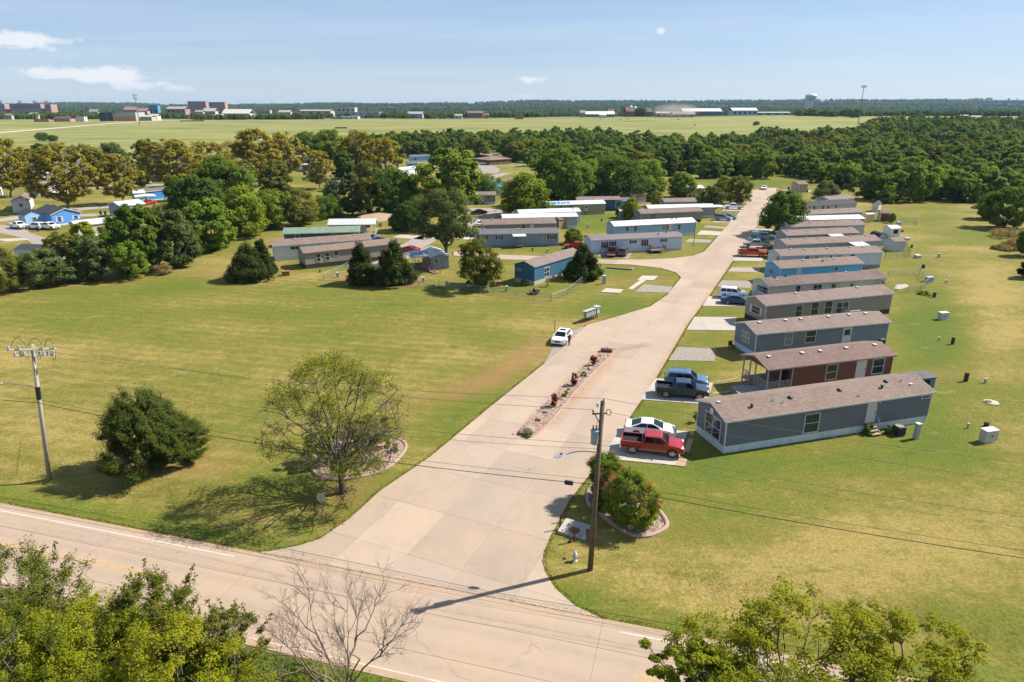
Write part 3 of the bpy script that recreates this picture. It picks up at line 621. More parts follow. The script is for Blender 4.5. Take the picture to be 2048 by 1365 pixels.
T = [  # x, foot row, top row, width, kind, label, group
    (12, 583, 496, 96, 'olive', 'pale olive tree at the field edge of the thicket, cut by the picture edge', HEDGE),
    (92, 573, 497, 105, 'blue', 'grey green tree in front of the low white home with dark roof', HEDGE),
    (140, 561, 462, 84, 'olive', 'thin olive tree with bare grey twigs beside the tan home with white roof', HEDGE),
    (190, 560, 468, 90, 'blue', 'grey green bushy tree below the tan home with white roof', HEDGE),
    (170, 500, 440, 60, 'lime', 'yellow green tree top overlapping the tan home with white roof', HEDGE),
    (262, 556, 478, 92, 'green', 'low mid green tree at the field edge of the thicket beside dry grass', HEDGE),
    (288, 545, 405, 105, 'oak', 'tall dark green tree with its foot at the field edge of the thicket', HEDGE),
    (355, 535, 415, 100, 'blue', 'rounded grey green tree in the middle of the thicket', HEDGE),
    (385, 512, 448, 75, 'green', 'small bright tree at the foot of the thicket near the conifer clump', HEDGE),
    (430, 500, 392, 105, 'green', 'broad mid green tree behind the conifer clump', HEDGE),
    (490, 472, 372, 110, 'lime', 'bright green rounded tree above the navy home with green roof', HEDGE),
    (545, 458, 378, 95, 'green', 'mid green tree above and behind the navy home with green roof', HEDGE),
    (400, 460, 350, 120, 'oak', 'dark green tree in the back row of the thicket', HEDGE),
    (330, 440, 405, 76, 'olive', 'olive tree in the back row of the thicket beside the blue roofed home', HEDGE),
    (600, 452, 378, 100, 'olive', 'olive green tree beside the porch home with white ribbed roof', HEDGE),
    (655, 435, 388, 85, 'green', 'bushy tree behind the white ribbed roof of the porch home', HEDGE),
    (245, 505, 430, 90, 'green', 'mid green tree in front of the grey metal roofed house', HEDGE),
    (60, 548, 505, 80, 'green', 'bushy tree in front of the low white home with dark roof', HEDGE),
    (705, 430, 345, 55, 'blue', 'slender tree with pale stem behind the porch home', None),
    (738, 432, 352, 62, 'olive', 'thin vine covered tree beside the slender pale stemmed one', None),
    (790, 428, 338, 100, 'oak', 'dark shady tree behind the dirt mound', None),
    (668, 400, 360, 50, 'blue', 'small grey green tree in front of the grey roofed home among trees', None),
    (840, 405, 345, 90, 'olive', 'brown tinged tree between the shady tree and the tall green one', None),
    (898, 425, 292, 128, 'green', 'tall full green tree standing above the long lane', None),
    (955, 398, 345, 95, 'oak', 'dark tree beside the grey green home with white shed', None),
    (500, 559, 488, 118, 'cedar', 'broad dark cedar clump standing alone at the field edge', 'cedars at the edge of the field'),
    (528, 554, 476, 64, 'cedar', 'pointed dark cedar rising out of the broad clump', 'cedars at the edge of the field'),
    (726, 566, 486, 88, 'cedar', 'dark cedar in front of the taupe home, western one of a pair', 'cedars at the edge of the field'),
    (789, 570, 482, 98, 'cedar', 'dark pointed cedar in front of the taupe home, eastern one of a pair', 'cedars at the edge of the field'),
    (1166, 558, 489, 88, 'cedar', 'dark cedar beside the teal home', 'cedars at the edge of the field'),
    (958, 576, 478, 110, 'olive', 'round dense tree with yellowing top west of the teal home', None),
    (820, 462, 402, 76, 'oak', 'dark rounded tree across the lane from the porch home', None),
    (795, 462, 428, 40, 'oak', 'small dark shrub like tree beside the dark rounded tree', None),
    (1146, 488, 456, 46, 'lime', 'small round lollipop tree beside the slate blue home', None),
    (1048, 432, 346, 114, 'lime', 'broad bright green tree above the white roofed homes', None),
    (1118, 412, 298, 145, 'oak', 'very large dark green tree behind the white roof with blue tarp', None),
    (1180, 402, 318, 90, 'green', 'green tree filling the gap between two very large dark ones', None),
    (1228, 402, 312, 140, 'oak', 'very large dark green tree behind the navy home', None),
    (1290, 396, 318, 100, 'green', 'green tree east of the largest dark trees', None),
    (1300, 402, 362, 45, 'oak', 'dark small tree beside the rounded grey bush', None),
    (1311, 413, 382, 36, 'olive', 'rounded grey brown bush tree behind the grey brown home', None),
    (1262, 441, 396, 46, 'lime', 'yellow green sapling tree by the rusty roofed shed', None),
    (1248, 436, 408, 40, 'lime', 'low yellow green bush tree behind the rusty roofed shed', None),
    (1362, 397, 343, 64, 'green', 'round topped tree standing alone before the far grass strip', None),
    (1421, 416, 371, 56, 'blue', 'dark grey green tree behind the screened porch', None),
    (1445, 396, 352, 50, 'lime', 'yellow green tree next to the tall trunk by the street', None),
    (1474, 409, 352, 62, 'olive', 'tall forked trunk tree standing beside the street', None),
    (1352, 438, 415, 20, 'lime', 'small sapling in front of the grey brown home near its middle', None), (1374, 439, 418, 18, 'lime', 'small sapling in front of the grey brown home near the porch', None),
    (1395, 440, 416, 20, 'green', 'small dark sapling at the corner of the grey brown home', None),
    (1562, 469, 379, 106, 'green', 'big round shade tree beside the street above the parked pickups', None),
    (1650, 410, 361, 64, 'blue', 'round grey green tree behind the home with dark roof', None),
    (1782, 446, 425, 15, 'green', 'tiny bush tree beside the shed with red doors', None),
    # golden trees of the older park
    (135, 422, 288, 118, 'syc', 'tall golden brown sycamore standing over the blue house', 'golden sycamores among the older homes'),
    (246, 408, 306, 82, 'syc', 'golden sycamore with pale trunk beside the carport', 'golden sycamores among the older homes'),
    (22, 395, 274, 92, 'syc', 'golden brown sycamore cut by the picture edge', 'golden sycamores among the older homes'),
    (66, 372, 296, 58, 'syc', 'small golden sycamore beside the dark round tree', 'golden sycamores among the older homes'),
    (352, 385, 276, 105, 'syc', 'golden sycamore behind the bright blue home', 'golden sycamores among the older homes'),
    (420, 370, 282, 95, 'syc', 'golden brown sycamore behind the dark tree of the thicket', 'golden sycamores among the older homes'),
    (450, 420, 312, 125, 'oak', 'large dark green tree in front of the golden row', None),
    (520, 372, 255, 105, 'syc', 'tallest golden sycamore in the middle of the older homes', 'golden sycamores among the older homes'),
    (575, 360, 262, 76, 'syc', 'golden sycamore beside the gap with white homes', 'golden sycamores among the older homes'),
    (480, 345, 280, 85, 'syc', 'golden sycamore at the back of the row', 'golden sycamores among the older homes'),
    (555, 405, 318, 85, 'olive', 'olive tree at the foot of the tallest golden sycamore', None),
    (640, 378, 300, 66, 'syc', 'rust gold sycamore standing alone beside the mint shed', 'golden sycamores among the older homes'),
    (722, 358, 262, 84, 'syc', 'golden sycamore in front of the far wood', 'golden sycamores among the older homes'),
    (772, 362, 274, 72, 'syc', 'golden sycamore beside the pale blue long home', 'golden sycamores among the older homes'),
    (735, 375, 322, 64, 'olive', 'olive green tree below the golden pair', None),
    (690, 362, 300, 52, 'oak', 'dark green tree between two rust gold ones', None),
    (300, 352, 276, 60, 'olive', 'brownish tree at the back of the older homes', None),
    (192, 372, 292, 70, 'olive', 'yellowing green tree behind the golden pale trunked one', None),
    (228, 352, 284, 84, 'blue', 'grey green tree behind the blue grey cottage', None),
    (84, 330, 286, 42, 'oak', 'dark round tree standing in the open by the far field', None),
    (118, 330, 284, 60, 'syc', 'small golden tree at the field edge of the older park', 'golden sycamores among the older homes'),
    (170, 335, 288, 62, 'olive', 'olive tree at the field edge of the older park', None),
    (285, 375, 322, 40, 'oak', 'dark tree beside the blue grey cottage', None),
    (352, 402, 350, 36, 'green', 'green tree hiding the corner of the bright blue home', None),
    (86, 282, 265, 26, 'oak', 'round bush standing alone on the far field', None), (106, 283, 270, 22, 'oak', 'small round bush beside the larger one on the far field', None),
    (618, 318, 262, 60, 'green', 'green tree behind the white homes at the field edge', None), (662, 316, 258, 72, 'green', 'broad green tree at the corner of the far wood', None), (710, 312, 260, 60, 'olive', 'olive tree at the corner of the far wood', None),
    (2010, 456, 374, 92, 'green', 'big tree standing out at the corner of the wood and the east lawn', None), (1975, 438, 384, 56, 'oak', 'dark tree at the inner corner of the wood and the east lawn', None),
    (2052, 512, 452, 44, 'oak', 'dark tree leaning into the picture edge by the dry grass', None), (2058, 556, 500, 46, 'cedar', 'dark evergreen at the picture edge beside the east lawn', None),
]
for q in T: tree_px(q[0], q[1], q[2], q[3], q[4], q[5], q[6])
# tall cottonwood with showing limbs
p = P(893, 532); root = thing('cottonwood_tree', 'tall cottonwood with thick showing limbs rising over the metal roofed cabin', 'tree', p, .4)
H = ztop(p, 373); R = 126 * pxm(p) / 2
tree_objs('cottonwood', tree_arrays(11, H, R, base=.34, shape='round', nc=150, per=120, cr=.17, leaf=.26, trunk=.42, limbs=10, lobes=.35, fork=.30, gap=.1, shell=.3), BARK, LEAF['blue'], root)
# the lone juniper beside the highway
p = P(310, 930); root = thing('juniper_tree', 'broad dark juniper standing alone beside the highway', 'tree', p, 0)
H = ztop(p, 786); R = 166 * pxm(p) / 2
ge = tree_arrays(23, H * 1.06, R * 1.02, base=.07, shape='dome', nc=300, per=330, cr=.125, leaf=.066, asp=2.7, trunk=.26, limbs=11, lobes=.34, up=.7, upleaf=2.0, flat=.9, fork=.16, shell=.45, gap=.08)
for v in (ge[0][0], ge[1][0]):   # the crown peaks on its west side and falls away to the east
    v[:, 2] *= 1 - .36 * np.clip((v[:, 0] + .25 * R) / R, 0, 1.2) - .10 * np.clip((-v[:, 0] - .5 * R) / R, 0, 1)
tree_objs('juniper', ge, BARK, LEAF['cedar'], root)
# half bare elm with a thin yellow-green crown
p = P(686, 986); root = thing('elm_tree', 'half bare elm with thin yellow green leaves in front of the ringed flower bed', 'tree', p, 4.0)
H = ztop(p, 716); R = 285 * pxm(p) / 2
ge = tree_arrays(37, H, R, base=.20, shape='round', nc=430, per=0, cr=.16, trunk=.28, limbr=.62, limbs=26, lobes=.2, fork=.20, shell=.35, k=6)
rng = np.random.default_rng(5); C = ge[2]; w = np.clip((C[:, 2] / H - .60) * 3.0, .05, 1) + .45 * (C[:, 2] < H * .42) * rng.uniform(0, 1, len(C)); C2 = np.concatenate([C[rng.uniform(0, 1, len(C)) < w * .8], np.stack([rng.normal(0, 1.0, 18), rng.normal(0, 1.0, 18), rng.uniform(2.0, 3.4, 18)], 1)])
pl = (C2[:, None] + rng.normal(size=(len(C2), 140, 3)) * np.array([.40, .40, .30])).reshape(-1, 3)
lq = leaf_quads(rng, pl, rng.normal(size=pl.shape) + np.array([0, 0, .5]), .092, 1.5, np.clip(np.repeat(rng.uniform(0, 1, len(C2)), 140) * .6 + rng.uniform(0, .4, len(pl)), 0, 1))
twigs = []
for c in C:
    for _ in range(7):
        d = unit(rng.normal(size=3) + np.array([c[0], c[1], H * .25]) / R * .9); q = np.linspace(0, 1, 4)[:, None]
        twigs.append((c - d * .12 + d * q * rng.uniform(.35, .85) + rng.normal(size=(4, 3)) * .03 * q, np.linspace(.011, .005, 4)))
tv2, tf2 = tubes_np(twigs, 3)
tree_objs('elm', ((np.concatenate([ge[0][0], tv2]), None), None, C), BARK, LEAF['elm'], root) if False else None
link('trunk', npmesh('trunk', *ge[0]), BARK, root, True); tag(link('twigs', npmesh('twigs', tv2, tf2), BARKG, root), kind='stuff'); link('crown', npmesh('crown', *lq), LEAF['elm'], root)

def bush(p, H, R, label, name, leafm, seed, nc=60, per=90, leaf=.1, shape='dome', extra=None, cat='shrub', group=None, stems=True, **kw):
    root = thing(name, label, cat, p, seed * 1.1, group); a = dict(base=.05, cr=.25, trunk=.05, limbs=8, lobes=.2, fork=.08); a.update(kw)
    g_ = tree_arrays(seed, H, R, shape=shape, nc=nc, per=per, leaf=leaf, **a)
    link('stems', npmesh('stems', *g_[0]), BARKG, root, True); link('foliage', npmesh('foliage', *g_[1]), leafm, root)
    if extra:   # flower heads
        rng = np.random.default_rng(seed); C = g_[2]; C = C[np.linalg.norm(C[:, :2], axis=1) + C[:, 2] * .5 > np.percentile(np.linalg.norm(C[:, :2], axis=1) + C[:, 2] * .5, extra[1])]
        C = C * np.array([1.12, 1.12, 1.06]); pf = (C[:, None] + rng.normal(size=(len(C), 40, 3)) * np.array([.10, .10, .16])).reshape(-1, 3)
        link('blossom', npmesh('blossom', *leaf_quads(rng, pf, rng.normal(size=pf.shape), .075, 1.0, rng.uniform(0, 1, len(pf)))), extra[0], root)
    return root
PINK = leafmat('petal_pink', (.55, .09, .11), (.75, .22, .22), .3)
# shrubs and trees on the near bank of the highway
for (x, F, topy, w, lab, nm, lm, sd, kw) in [
        (20, 31.5, 1115, 260, 'tall wispy shrub tree at the near bank, cut by the picture edge', 'bank_shrub', 'fgs', 41, dict(gap=.15)),
        (285, 30.2, 1165, 190, 'upright leafy shrub tree on the near bank standing highest against the highway', 'bank_shrub', 'fgs', 42, {}),
        (150, 28.5, 1235, 300, 'dense yellow green bank shrub between the tall wispy one and the upright one', 'bank_shrub', 'fg', 43, {}),
        (415, 29.2, 1225, 150, 'airy shrub with long leafy shoots at the end of the near bank thicket', 'bank_shrub', 'fgs', 44, dict(gap=.2)),
        (330, 27.0, 1265, 300, 'low sunlit shrub in front of the upright shrub tree', 'bank_shrub', 'fg', 45, {}),
        (40, 26.5, 1255, 280, 'low sunlit shrub at the bottom corner of the near bank', 'bank_shrub', 'fg', 46, {})]:
    d = ray(x, topy); X = d[0] / d[1] * F; zt = CAMH + d[2] / d[1] * F; pm = (F * cP + (CAMH - zt) * sP) / FPX; R = w * pm / 2
    root = thing(nm, lab, 'shrub', (X, F, 0), sd, 'shrubs on the near bank of the highway')
    a = dict(base=.08, shape='round', nc=260, per=150, cr=.12, leaf=.066, asp=1.8, trunk=.07, limbs=14, lobes=.36, fork=.06, shell=.3, up=.5, upleaf=1.3, toplight=.3, gap=.12); a.update(kw)
    g_ = tree_arrays(sd, zt, R, **a)
    link('stems', npmesh('stems', *g_[0]), BARKG, root, True); link('foliage', npmesh('foliage', *g_[1]), LEAF[lm], root)
    rng = np.random.default_rng(sd); C = g_[2]; C = C[C[:, 2] > zt * .62]; sh = []; pts = []
    for c in C[rng.permutation(len(C))[:26]]:    # long shoots that stand out of the crown
        d_ = unit(np.array([c[0] * .25, c[1] * .25, zt * .30]) + rng.normal(size=3) * .22 * R); L_ = rng.uniform(.4, 1.0); q = np.linspace(0, 1, 5)[:, None]
        pt = c + d_ * q * L_ * 1.25; sh.append((pt, np.linspace(.015, .005, 5)))
        pts.append((pt[rng.integers(1, 5, 26)] + rng.normal(size=(26, 3)) * .07))
    tag(link('shoots', npmesh('shoots', *tubes_np(sh, 4)), BARKG, root), kind='stuff'); pts = np.concatenate(pts)
    link('shoot_leaves', npmesh('shoot_leaves', *leaf_quads(rng, pts, rng.normal(size=pts.shape) + np.array([0, 0, .6]), .105, 1.7, rng.uniform(.2, 1, len(pts)))), LEAF[lm], root)
# maples at the bottom corner
for (x, F, topy, w, lab, sd) in [(1590, 27.3, 1228, 430, 'yellow green maple rising over the highway, taller of two at the bottom corner', 51), (1830, 26.2, 1262, 330, 'yellow green maple at the bottom corner, lower one over the golden lawn', 52),
                                 (1400, 26.6, 1300, 200, 'small yellow green maple at the roadside beside the taller one', 53)]:
    d = ray(x, topy); X = d[0] / d[1] * F; zt = CAMH + d[2] / d[1] * F; pm = (F * cP + (CAMH - zt) * sP) / FPX; R = w * pm / 2
    root = thing('maple_tree', lab, 'tree', (X, F, 0), sd, 'maples on the near side of the highway')
    g_ = tree_arrays(sd, zt, R, base=.22, shape='round', nc=190, per=140, cr=.125, leaf=.11, asp=1.3, trunk=.13, limbs=14, lobes=.38, fork=.16, shell=.25, up=.6, flat=.6, gap=.08, toplight=.3)
    link('trunk', npmesh('trunk', *g_[0]), BARK, root, True); link('crown', npmesh('crown', *g_[1]), LEAF['fg'], root)
# leafless tree on the bank
def bare(p, H, R, seed, label, lean=(0, 0)):
    rng = np.random.default_rng(seed); paths = []
    def grow(s, d, L, r, lv):
        m_ = 7; q = np.linspace(0, 1, m_)[:, None]; wob = np.cumsum(rng.normal(size=(m_, 3)) * .05 * L, 0) * q
        pt = s + d * L * q + wob + np.array([0, 0, .10 * L]) * q ** 2; paths.append((pt, np.linspace(r, r * .5, m_)))
        if lv == 0: return
        for i in range(rng.integers(2, 5) if lv > 1 else rng.integers(6, 10)):
            j = rng.integers(2, m_); nd = unit(d * .9 + rng.normal(size=3) * np.array([.62, .5, .3]) + np.array([0, 0, .25])); grow(pt[j], nd, L * rng.uniform(.45, .72), r * .52, lv - 1)
        grow(pt[-1], unit(d + rng.normal(size=3) * .25), L * .6, r * .5, lv - 1)
    for i in range(6):
        a = i / 6 * 6.28 + rng.uniform(-.3, .3); grow(np.array([0, 0, 0.]), unit(np.array([math.cos(a) * 1.6 * R / H * 2 * rng.uniform(.5, 1) - .25, math.sin(a) * .6, 1.0])), H * rng.uniform(.36, .5), .085, 4)
    root = thing('bare_tree', label, 'tree', p); v, f = tubes_np(paths, 3)
    v = v * (H / v[:, 2].max()); v = v[:]; link('branches', npmesh('branches', v, f), BARKG, root, True)
d = ray(668, 1152); F = 28.8; bare((d[0] / d[1] * F, F, 0), CAMH + d[2] / d[1] * F, 3.1, 3, 'leafless grey tree on the near bank in front of the highway')
# beds: shrubs
def bpx(x, by, ty, w): p = P(x, by); return p, ztop(p, ty), w * pxm(p) / 2
p, H, R = bpx(1262, 1050, 944, 106); bush(p, H, R, 'round crape myrtle with pink flowers, nearer of two in the kerbed bed', 'crape_myrtle', LEAF['green'], 61, 230, 130, .085, extra=(PINK, 88), group='crape myrtles in the kerbed bed', base=.04, shape='round', cr=.2, upleaf=.6)
p, H, R = bpx(1209, 1002, 908, 92); bush(p, H, R, 'upright crape myrtle with few pink flowers behind the wooden utility pole', 'crape_myrtle', LEAF['green'], 62, 170, 130, .085, extra=(PINK, 92), group='crape myrtles in the kerbed bed', base=.04, shape='vase', cr=.2, upleaf=.9)
p, H, R = bpx(638, 928, 852, 60); bush(p, H, R, 'dark green shrub behind the elm trunk in the ringed flower bed', 'bed_shrub', LEAF['green'], 63, 60, 110, .09, shape='round')
p, H, R = bpx(752, 893, 826, 74); bush(p, H, R, 'yellow green shrub at the back of the ringed flower bed', 'bed_shrub', LEAF['olive'], 64, 70, 120, .09, shape='round')
p, H, R = bpx(720, 890, 838, 40); bush(p, H, R, 'dark leafed shrub between the two larger ones in the ringed flower bed', 'bed_shrub', LEAF['oak'], 65, 40, 100, .09, shape='round')
for i, (x, by, ty, w, lm, lab) in enumerate([(786, 905, 886, 22, 'olive', 'small leafy plant at the kerb end of the ringed flower bed'), (736, 941, 930, 15, 'elm', 'small yellow plant on the gravel of the ringed flower bed'), (714, 951, 938, 18, 'blue', 'grey green tuft near the kerb of the ringed flower bed'),
                                             (750, 928, 914, 20, 'green', 'dark tuft in the middle of the ringed flower bed'), (690, 935, 905, 30, 'elm', 'yellow leafed sprout at the elm trunk'), (775, 895, 878, 18, 'green', 'green tuft under the yellow green bed shrub')]):
    p, H, R = bpx(x, by, ty, w); bush(p, H, R, lab, 'bed_plant', LEAF[lm], 70 + i, 14, 60, .08, cat='plant', limbs=5)
for i, (x, by, ty, w, lab) in enumerate([(1186, 732, 712, 15, 'dark red barberry near the log end of the median'), (1148, 772, 748, 18, 'dark red barberry in the middle of the median'), (1107, 815, 789, 19, 'dark red barberry nearest the boulder end of the median')]):
    p, H, R = bpx(x, by, ty, w); r = bush(p + Vector((0, 0, .08)), H, R, lab, 'barberry_bush', LEAF['red'], 80 + i, 36, 70, .07, group='barberries in the median', upleaf=.8, shape='vase')
for i, (x, by, lab) in enumerate([(1167, 753, 'green tuft of grass near the middle barberry'), (1130, 792, 'green tuft of grass between two barberries'), (1055, 874, 'green tuft of grass in front of the pale boulder')]):
    p = P(x, by); bush(p + Vector((0, 0, .08)), .4, .42, lab, 'grass_tuft', LEAF['green'], 90 + i, 10, 70, .07, cat='plant', limbs=4, upleaf=1, asp=3.0)
p = P(1200, 1024); r = bush(p, 1.0, .6, 'spiky grey green yucca in the kerbed bed beside the wooden pole', 'yucca_plant', LEAF['blue'], 95, 20, 50, .07, cat='plant', limbs=4, asp=7, upleaf=1)
p, H, R = bpx(1547, 508, 490, 30); bush(p, H, R, 'dark green bush at the front corner of the long pale grey home', 'bush', LEAF['oak'], 97, 50, 80, .16)
p, H, R = bpx(1516, 590, 576, 30); bush(p, H, R, 'dark green bush under the porch of the cream home', 'bush', LEAF['oak'], 98, 40, 80, .14)
p, H, R = bpx(761, 454, 444, 10); bush(p, H, R, 'small brown bush on the lawn across from the porch home', 'bush', LEAF['dry'], 99, 20, 60, .1)
p, H, R = bpx(1095, 574, 556, 12); bush(p, H, R, 'thin dry sapling beside the teal home', 'sapling', LEAF['dry'], 100, 16, 24, .12, shape='vase')
p, H, R = bpx(1391, 845, 830, 14); bush(p, H * 1.5, R, 'thin green sapling at the front corner of the nearest home', 'sapling', LEAF['green'], 101, 14, 30, .12, shape='vase')
p, H, R = bpx(1737, 868, 846, 26); bush(p, H, R, 'green weed clump beside the wooden steps of the nearest home', 'weed_clump', LEAF['green'], 102, 20, 70, .09)
p, H, R = bpx(1778, 868, 850, 18); bush(p, H, R, 'dark bush between the steps and the air conditioner', 'bush', LEAF['oak'], 103, 24, 70, .09)
p, H, R = bpx(324, 548, 512, 46); bush(p, H * .55, R, 'dry straw coloured brush at the foot of the thicket', 'dry_brush', LEAF['dry'], 104, 30, 60, .2)
for i, (x, by, ty, w, lab) in enumerate([(2010, 475, 452, 70, 'dry yellow brush by the corner of the wood'), (2035, 498, 470, 60, 'dry yellow brush at the picture edge by the east lawn'), (1965, 418, 408, 40, 'dry brown brush pile at the foot of the wood'), (2005, 500, 488, 40, 'low dry brush spreading into the east lawn')]):
    p, H, R = bpx(x, by, ty, w); bush(p, H * .7, R, lab, 'dry_brush', LEAF['dry'], 105 + i, 40, 70, .2, group='dry brush by the east lawn')
p, H, R = bpx(1848, 590, 578, 26); bush(p, H * .6, R, 'weedy clump at the near corner of the fenced pen', 'weed_clump', LEAF['olive'], 112, 20, 60, .1)
# dry stem clump on near bank
# ---------------------------------------------------------------- the wood beyond the park
FRONT = [(610, 318), (700, 322), (830, 318), (950, 312), (1000, 306), (1040, 330), (1180, 346), (1320, 353), (1420, 357), (1600, 357), (1640, 379), (1700, 398), (1770, 408), (1940, 411), (1965, 436), (2090, 452), (2500, 470)]
BACK = [(610, 300), (700, 293), (800, 288), (950, 284), (1100, 280), (1200, 281), (1300, 291), (1400, 290), (1500, 283), (1620, 279), (1700, 272), (1720, 255), (1850, 250), (2050, 250), (2500, 252)]
fx, fy = zip(*FRONT); bx, by_ = zip(*BACK); rng = np.random.default_rng(77); cand = []
fG = np.array([[*G(*p).xy] for p in FRONT]); bG = np.array([[*G(*p).xy] for p in BACK])
tries = 0
while len(cand) < 3000 and tries < 120000:
    tries += 1; X = rng.uniform(-160, 1150); Y = rng.uniform(225, 900)
    dp = Y * cP + 28 * sP; x = CX + X / dp * FPX
    if not 612 < x < 2420: continue
    z = float(gz(X, Y)); y = CY + ((CAMH - z) * cP - Y * sP) / dp * FPX
    if np.interp(x, bx, by_) < y < np.interp(x, fx, fy) - .5: cand.append((X, Y, z))
cand = np.array(cand); d2 = np.hypot(cand[:, 0], cand[:, 1])
# thin out neighbours
order = np.argsort(d2); keep = []; cell = {}
for i in order:
    X, Y = cand[i, :2]; r = 4.2 + d2[i] * .004; c = (int(X // 10), int(Y // 10)); ok = True
    for a in (-1, 0, 1):
        for b_ in (-1, 0, 1):
            for j in cell.get((c[0] + a, c[1] + b_), ()):
                if (cand[j, 0] - X) ** 2 + (cand[j, 1] - Y) ** 2 < r * r: ok = False; break
            if not ok: break
        if not ok: break
    if ok: keep.append(i); cell.setdefault(c, []).append(i)
cand = cand[keep]
inview = (np.abs(cand[:, 0]) < cand[:, 1] * .78)
near = [i for i in range(len(cand)) if inview[i]][:285]; nset = set(near); rest = [i for i in range(len(cand)) if i not in nset]
WK = {'wood': dict(base=.03, shape='round', nc=85, per=78, cr=.22, leaf=0.045, trunk=.022, limbs=6, lobes=.5, twig=False), 'woodcedar': dict(base=.02, shape='cone', nc=70, per=58, cr=.25, leaf=0.050, asp=2.0, trunk=.02, limbs=3, lobes=.25, up=.7, upleaf=0.576, twig=False)}
WM = {}
for kind, lf, asp, kk in (('a', 'wood', .46, 'wood'), ('b', 'wood', .58, 'wood'), ('c', 'green', .5, 'wood'), ('d', 'cedar', .36, 'woodcedar'), ('e', 'lime', .5, 'wood'), ('f', 'oak', .5, 'wood'), ('g', 'olive', .48, 'wood'), ('h', 'wood', .4, 'wood')):
    (tv, tf), lq, C = tree_arrays(200 + ord(kind), 1.0, asp, **WK[kk]); v = np.concatenate([tv, lq[0]]); f = np.concatenate([tf, lq[1] + len(tv)])
    me = npmesh('wood_tree', v, f, np.concatenate([np.zeros(len(tv)), lq[2]]), np.concatenate([np.zeros(len(tf)), np.ones(len(lq[1]))])); me.materials.append(BARK); me.materials.append(LEAF[lf]); WM[kind] = me
WLAB = {'a': 'deep green round topped tree of the wood beyond the park', 'b': 'broad deep green tree of the wood beyond the park', 'c': 'lighter green tree of the wood beyond the park', 'd': 'dark pointed cedar of the wood beyond the park', 'e': 'bright yellow green tree of the wood beyond the park', 'f': 'very dark tree of the wood beyond the park', 'g': 'olive tinged tree of the wood beyond the park', 'h': 'slim deep green tree of the wood beyond the park'}
wk = rng.choice(list('abcdefgh'), len(cand), p=[.2, .15, .17, .12, .05, .16, .07, .08])
xpx = CX + cand[:, 0] / (cand[:, 1] * cP + 9) * FPX
for i in range(len(cand)):   # the dark cedar belt and the yellow green eastern front of the photograph
    if 1450 < xpx[i] and 300 < d2[i] < 470 and rng.uniform() < .6: wk[i] = 'd' if rng.uniform() < .5 else 'f'
    elif xpx[i] > 1560 and d2[i] < 340 and rng.uniform() < .6: wk[i] = 'e' if rng.uniform() < .5 else 'c'
WH = np.where(rng.uniform(size=len(cand)) < .3, rng.uniform(4.5, 7.5, len(cand)), rng.uniform(8.0, 12.5, len(cand))) * np.where(wk == 'd', .85, 1.0)
# trees at the very back are lower so that the fields beyond show
for i in near:
    X, Y, z = cand[i]; o = bpy.data.objects.new('wood_tree', WM[wk[i]]); COL.objects.link(o); h = WH[i]
    o.location = (X, Y, z - .1); o.rotation_euler = (0, 0, rng.uniform(0, 6.28)); o.scale = (h * rng.uniform(.85, 1.35), h * rng.uniform(.85, 1.35), h)
    zx = 'above the older homes' if xpx[i] < 900 else 'above the white roofed homes' if xpx[i] < 1250 else 'beyond the end of the street' if xpx[i] < 1650 else 'beside the east lawn'
    zd = 'front' if d2[i] < 330 else 'middle' if d2[i] < 400 else 'back'
    lb = WLAB[wk[i]].replace(' of the wood beyond the park', '') + ', wood ' + zd + ' ' + zx; tag(o, lb, 'tree', lb)
def scatter(name, pts, kinds, scales, kind='stuff'):
    """one object that carries many trees on the points given"""
    me = bpy.data.meshes.new(name); me.from_pydata([tuple(p) for p in pts], [], [])
    for nm, typ, data in (('which', 'INT', kinds), ('rot', 'FLOAT', rng.uniform(0, 6.28, len(pts))), ('size', 'FLOAT', scales)):
        a = me.attributes.new(nm, typ, 'POINT'); a.data.foreach_set('value', np.ascontiguousarray(data, dtype=np.int32 if typ == 'INT' else np.float32))
    o = bpy.data.objects.new(name, me); COL.objects.link(o); tag(o, kind=kind)
    ng = bpy.data.node_groups.new(name, 'GeometryNodeTree'); ng.interface.new_socket('Geometry', in_out='INPUT', socket_type='NodeSocketGeometry'); ng.interface.new_socket('Geometry', in_out='OUTPUT', socket_type='NodeSocketGeometry')
    gi = ng.nodes.new('NodeGroupInput'); go = ng.nodes.new('NodeGroupOutput'); jn = ng.nodes.new('GeometryNodeJoinGeometry')
    def na(nm, typ):
        k = ng.nodes.new('GeometryNodeInputNamedAttribute'); k.data_type = typ; k.inputs[0].default_value = nm; return k.outputs[0]
    w = na('which', 'INT'); r_ = na('rot', 'FLOAT'); s_ = na('size', 'FLOAT')
    cx = ng.nodes.new('ShaderNodeCombineXYZ'); ng.links.new(r_, cx.inputs[2])
    for i, key in enumerate('abcdefgh'):
        src = bpy.data.objects.get('wood_source_' + key) or bpy.data.objects.new('wood_source_' + key, WM[key])
        oi = ng.nodes.new('GeometryNodeObjectInfo'); oi.inputs[0].default_value = src; oi.inputs[1].default_value = True
        cmp_ = ng.nodes.new('FunctionNodeCompare'); cmp_.data_type = 'INT'; cmp_.operation = 'EQUAL'; ng.links.new(w, cmp_.inputs[2]); cmp_.inputs[3].default_value = i
        ip = ng.nodes.new('GeometryNodeInstanceOnPoints'); ng.links.new(gi.outputs[0], ip.inputs['Points']); ng.links.new(cmp_.outputs[0], ip.inputs['Selection']); ng.links.new(oi.outputs['Geometry'], ip.inputs['Instance'])
        ng.links.new(cx.outputs[0], ip.inputs['Rotation']); ng.links.new(s_, ip.inputs['Scale']); ng.links.new(ip.outputs[0], jn.inputs[0])
    ng.links.new(jn.outputs[0], go.inputs[0]); o.modifiers.new('scatter', 'NODES').node_group = ng; return o
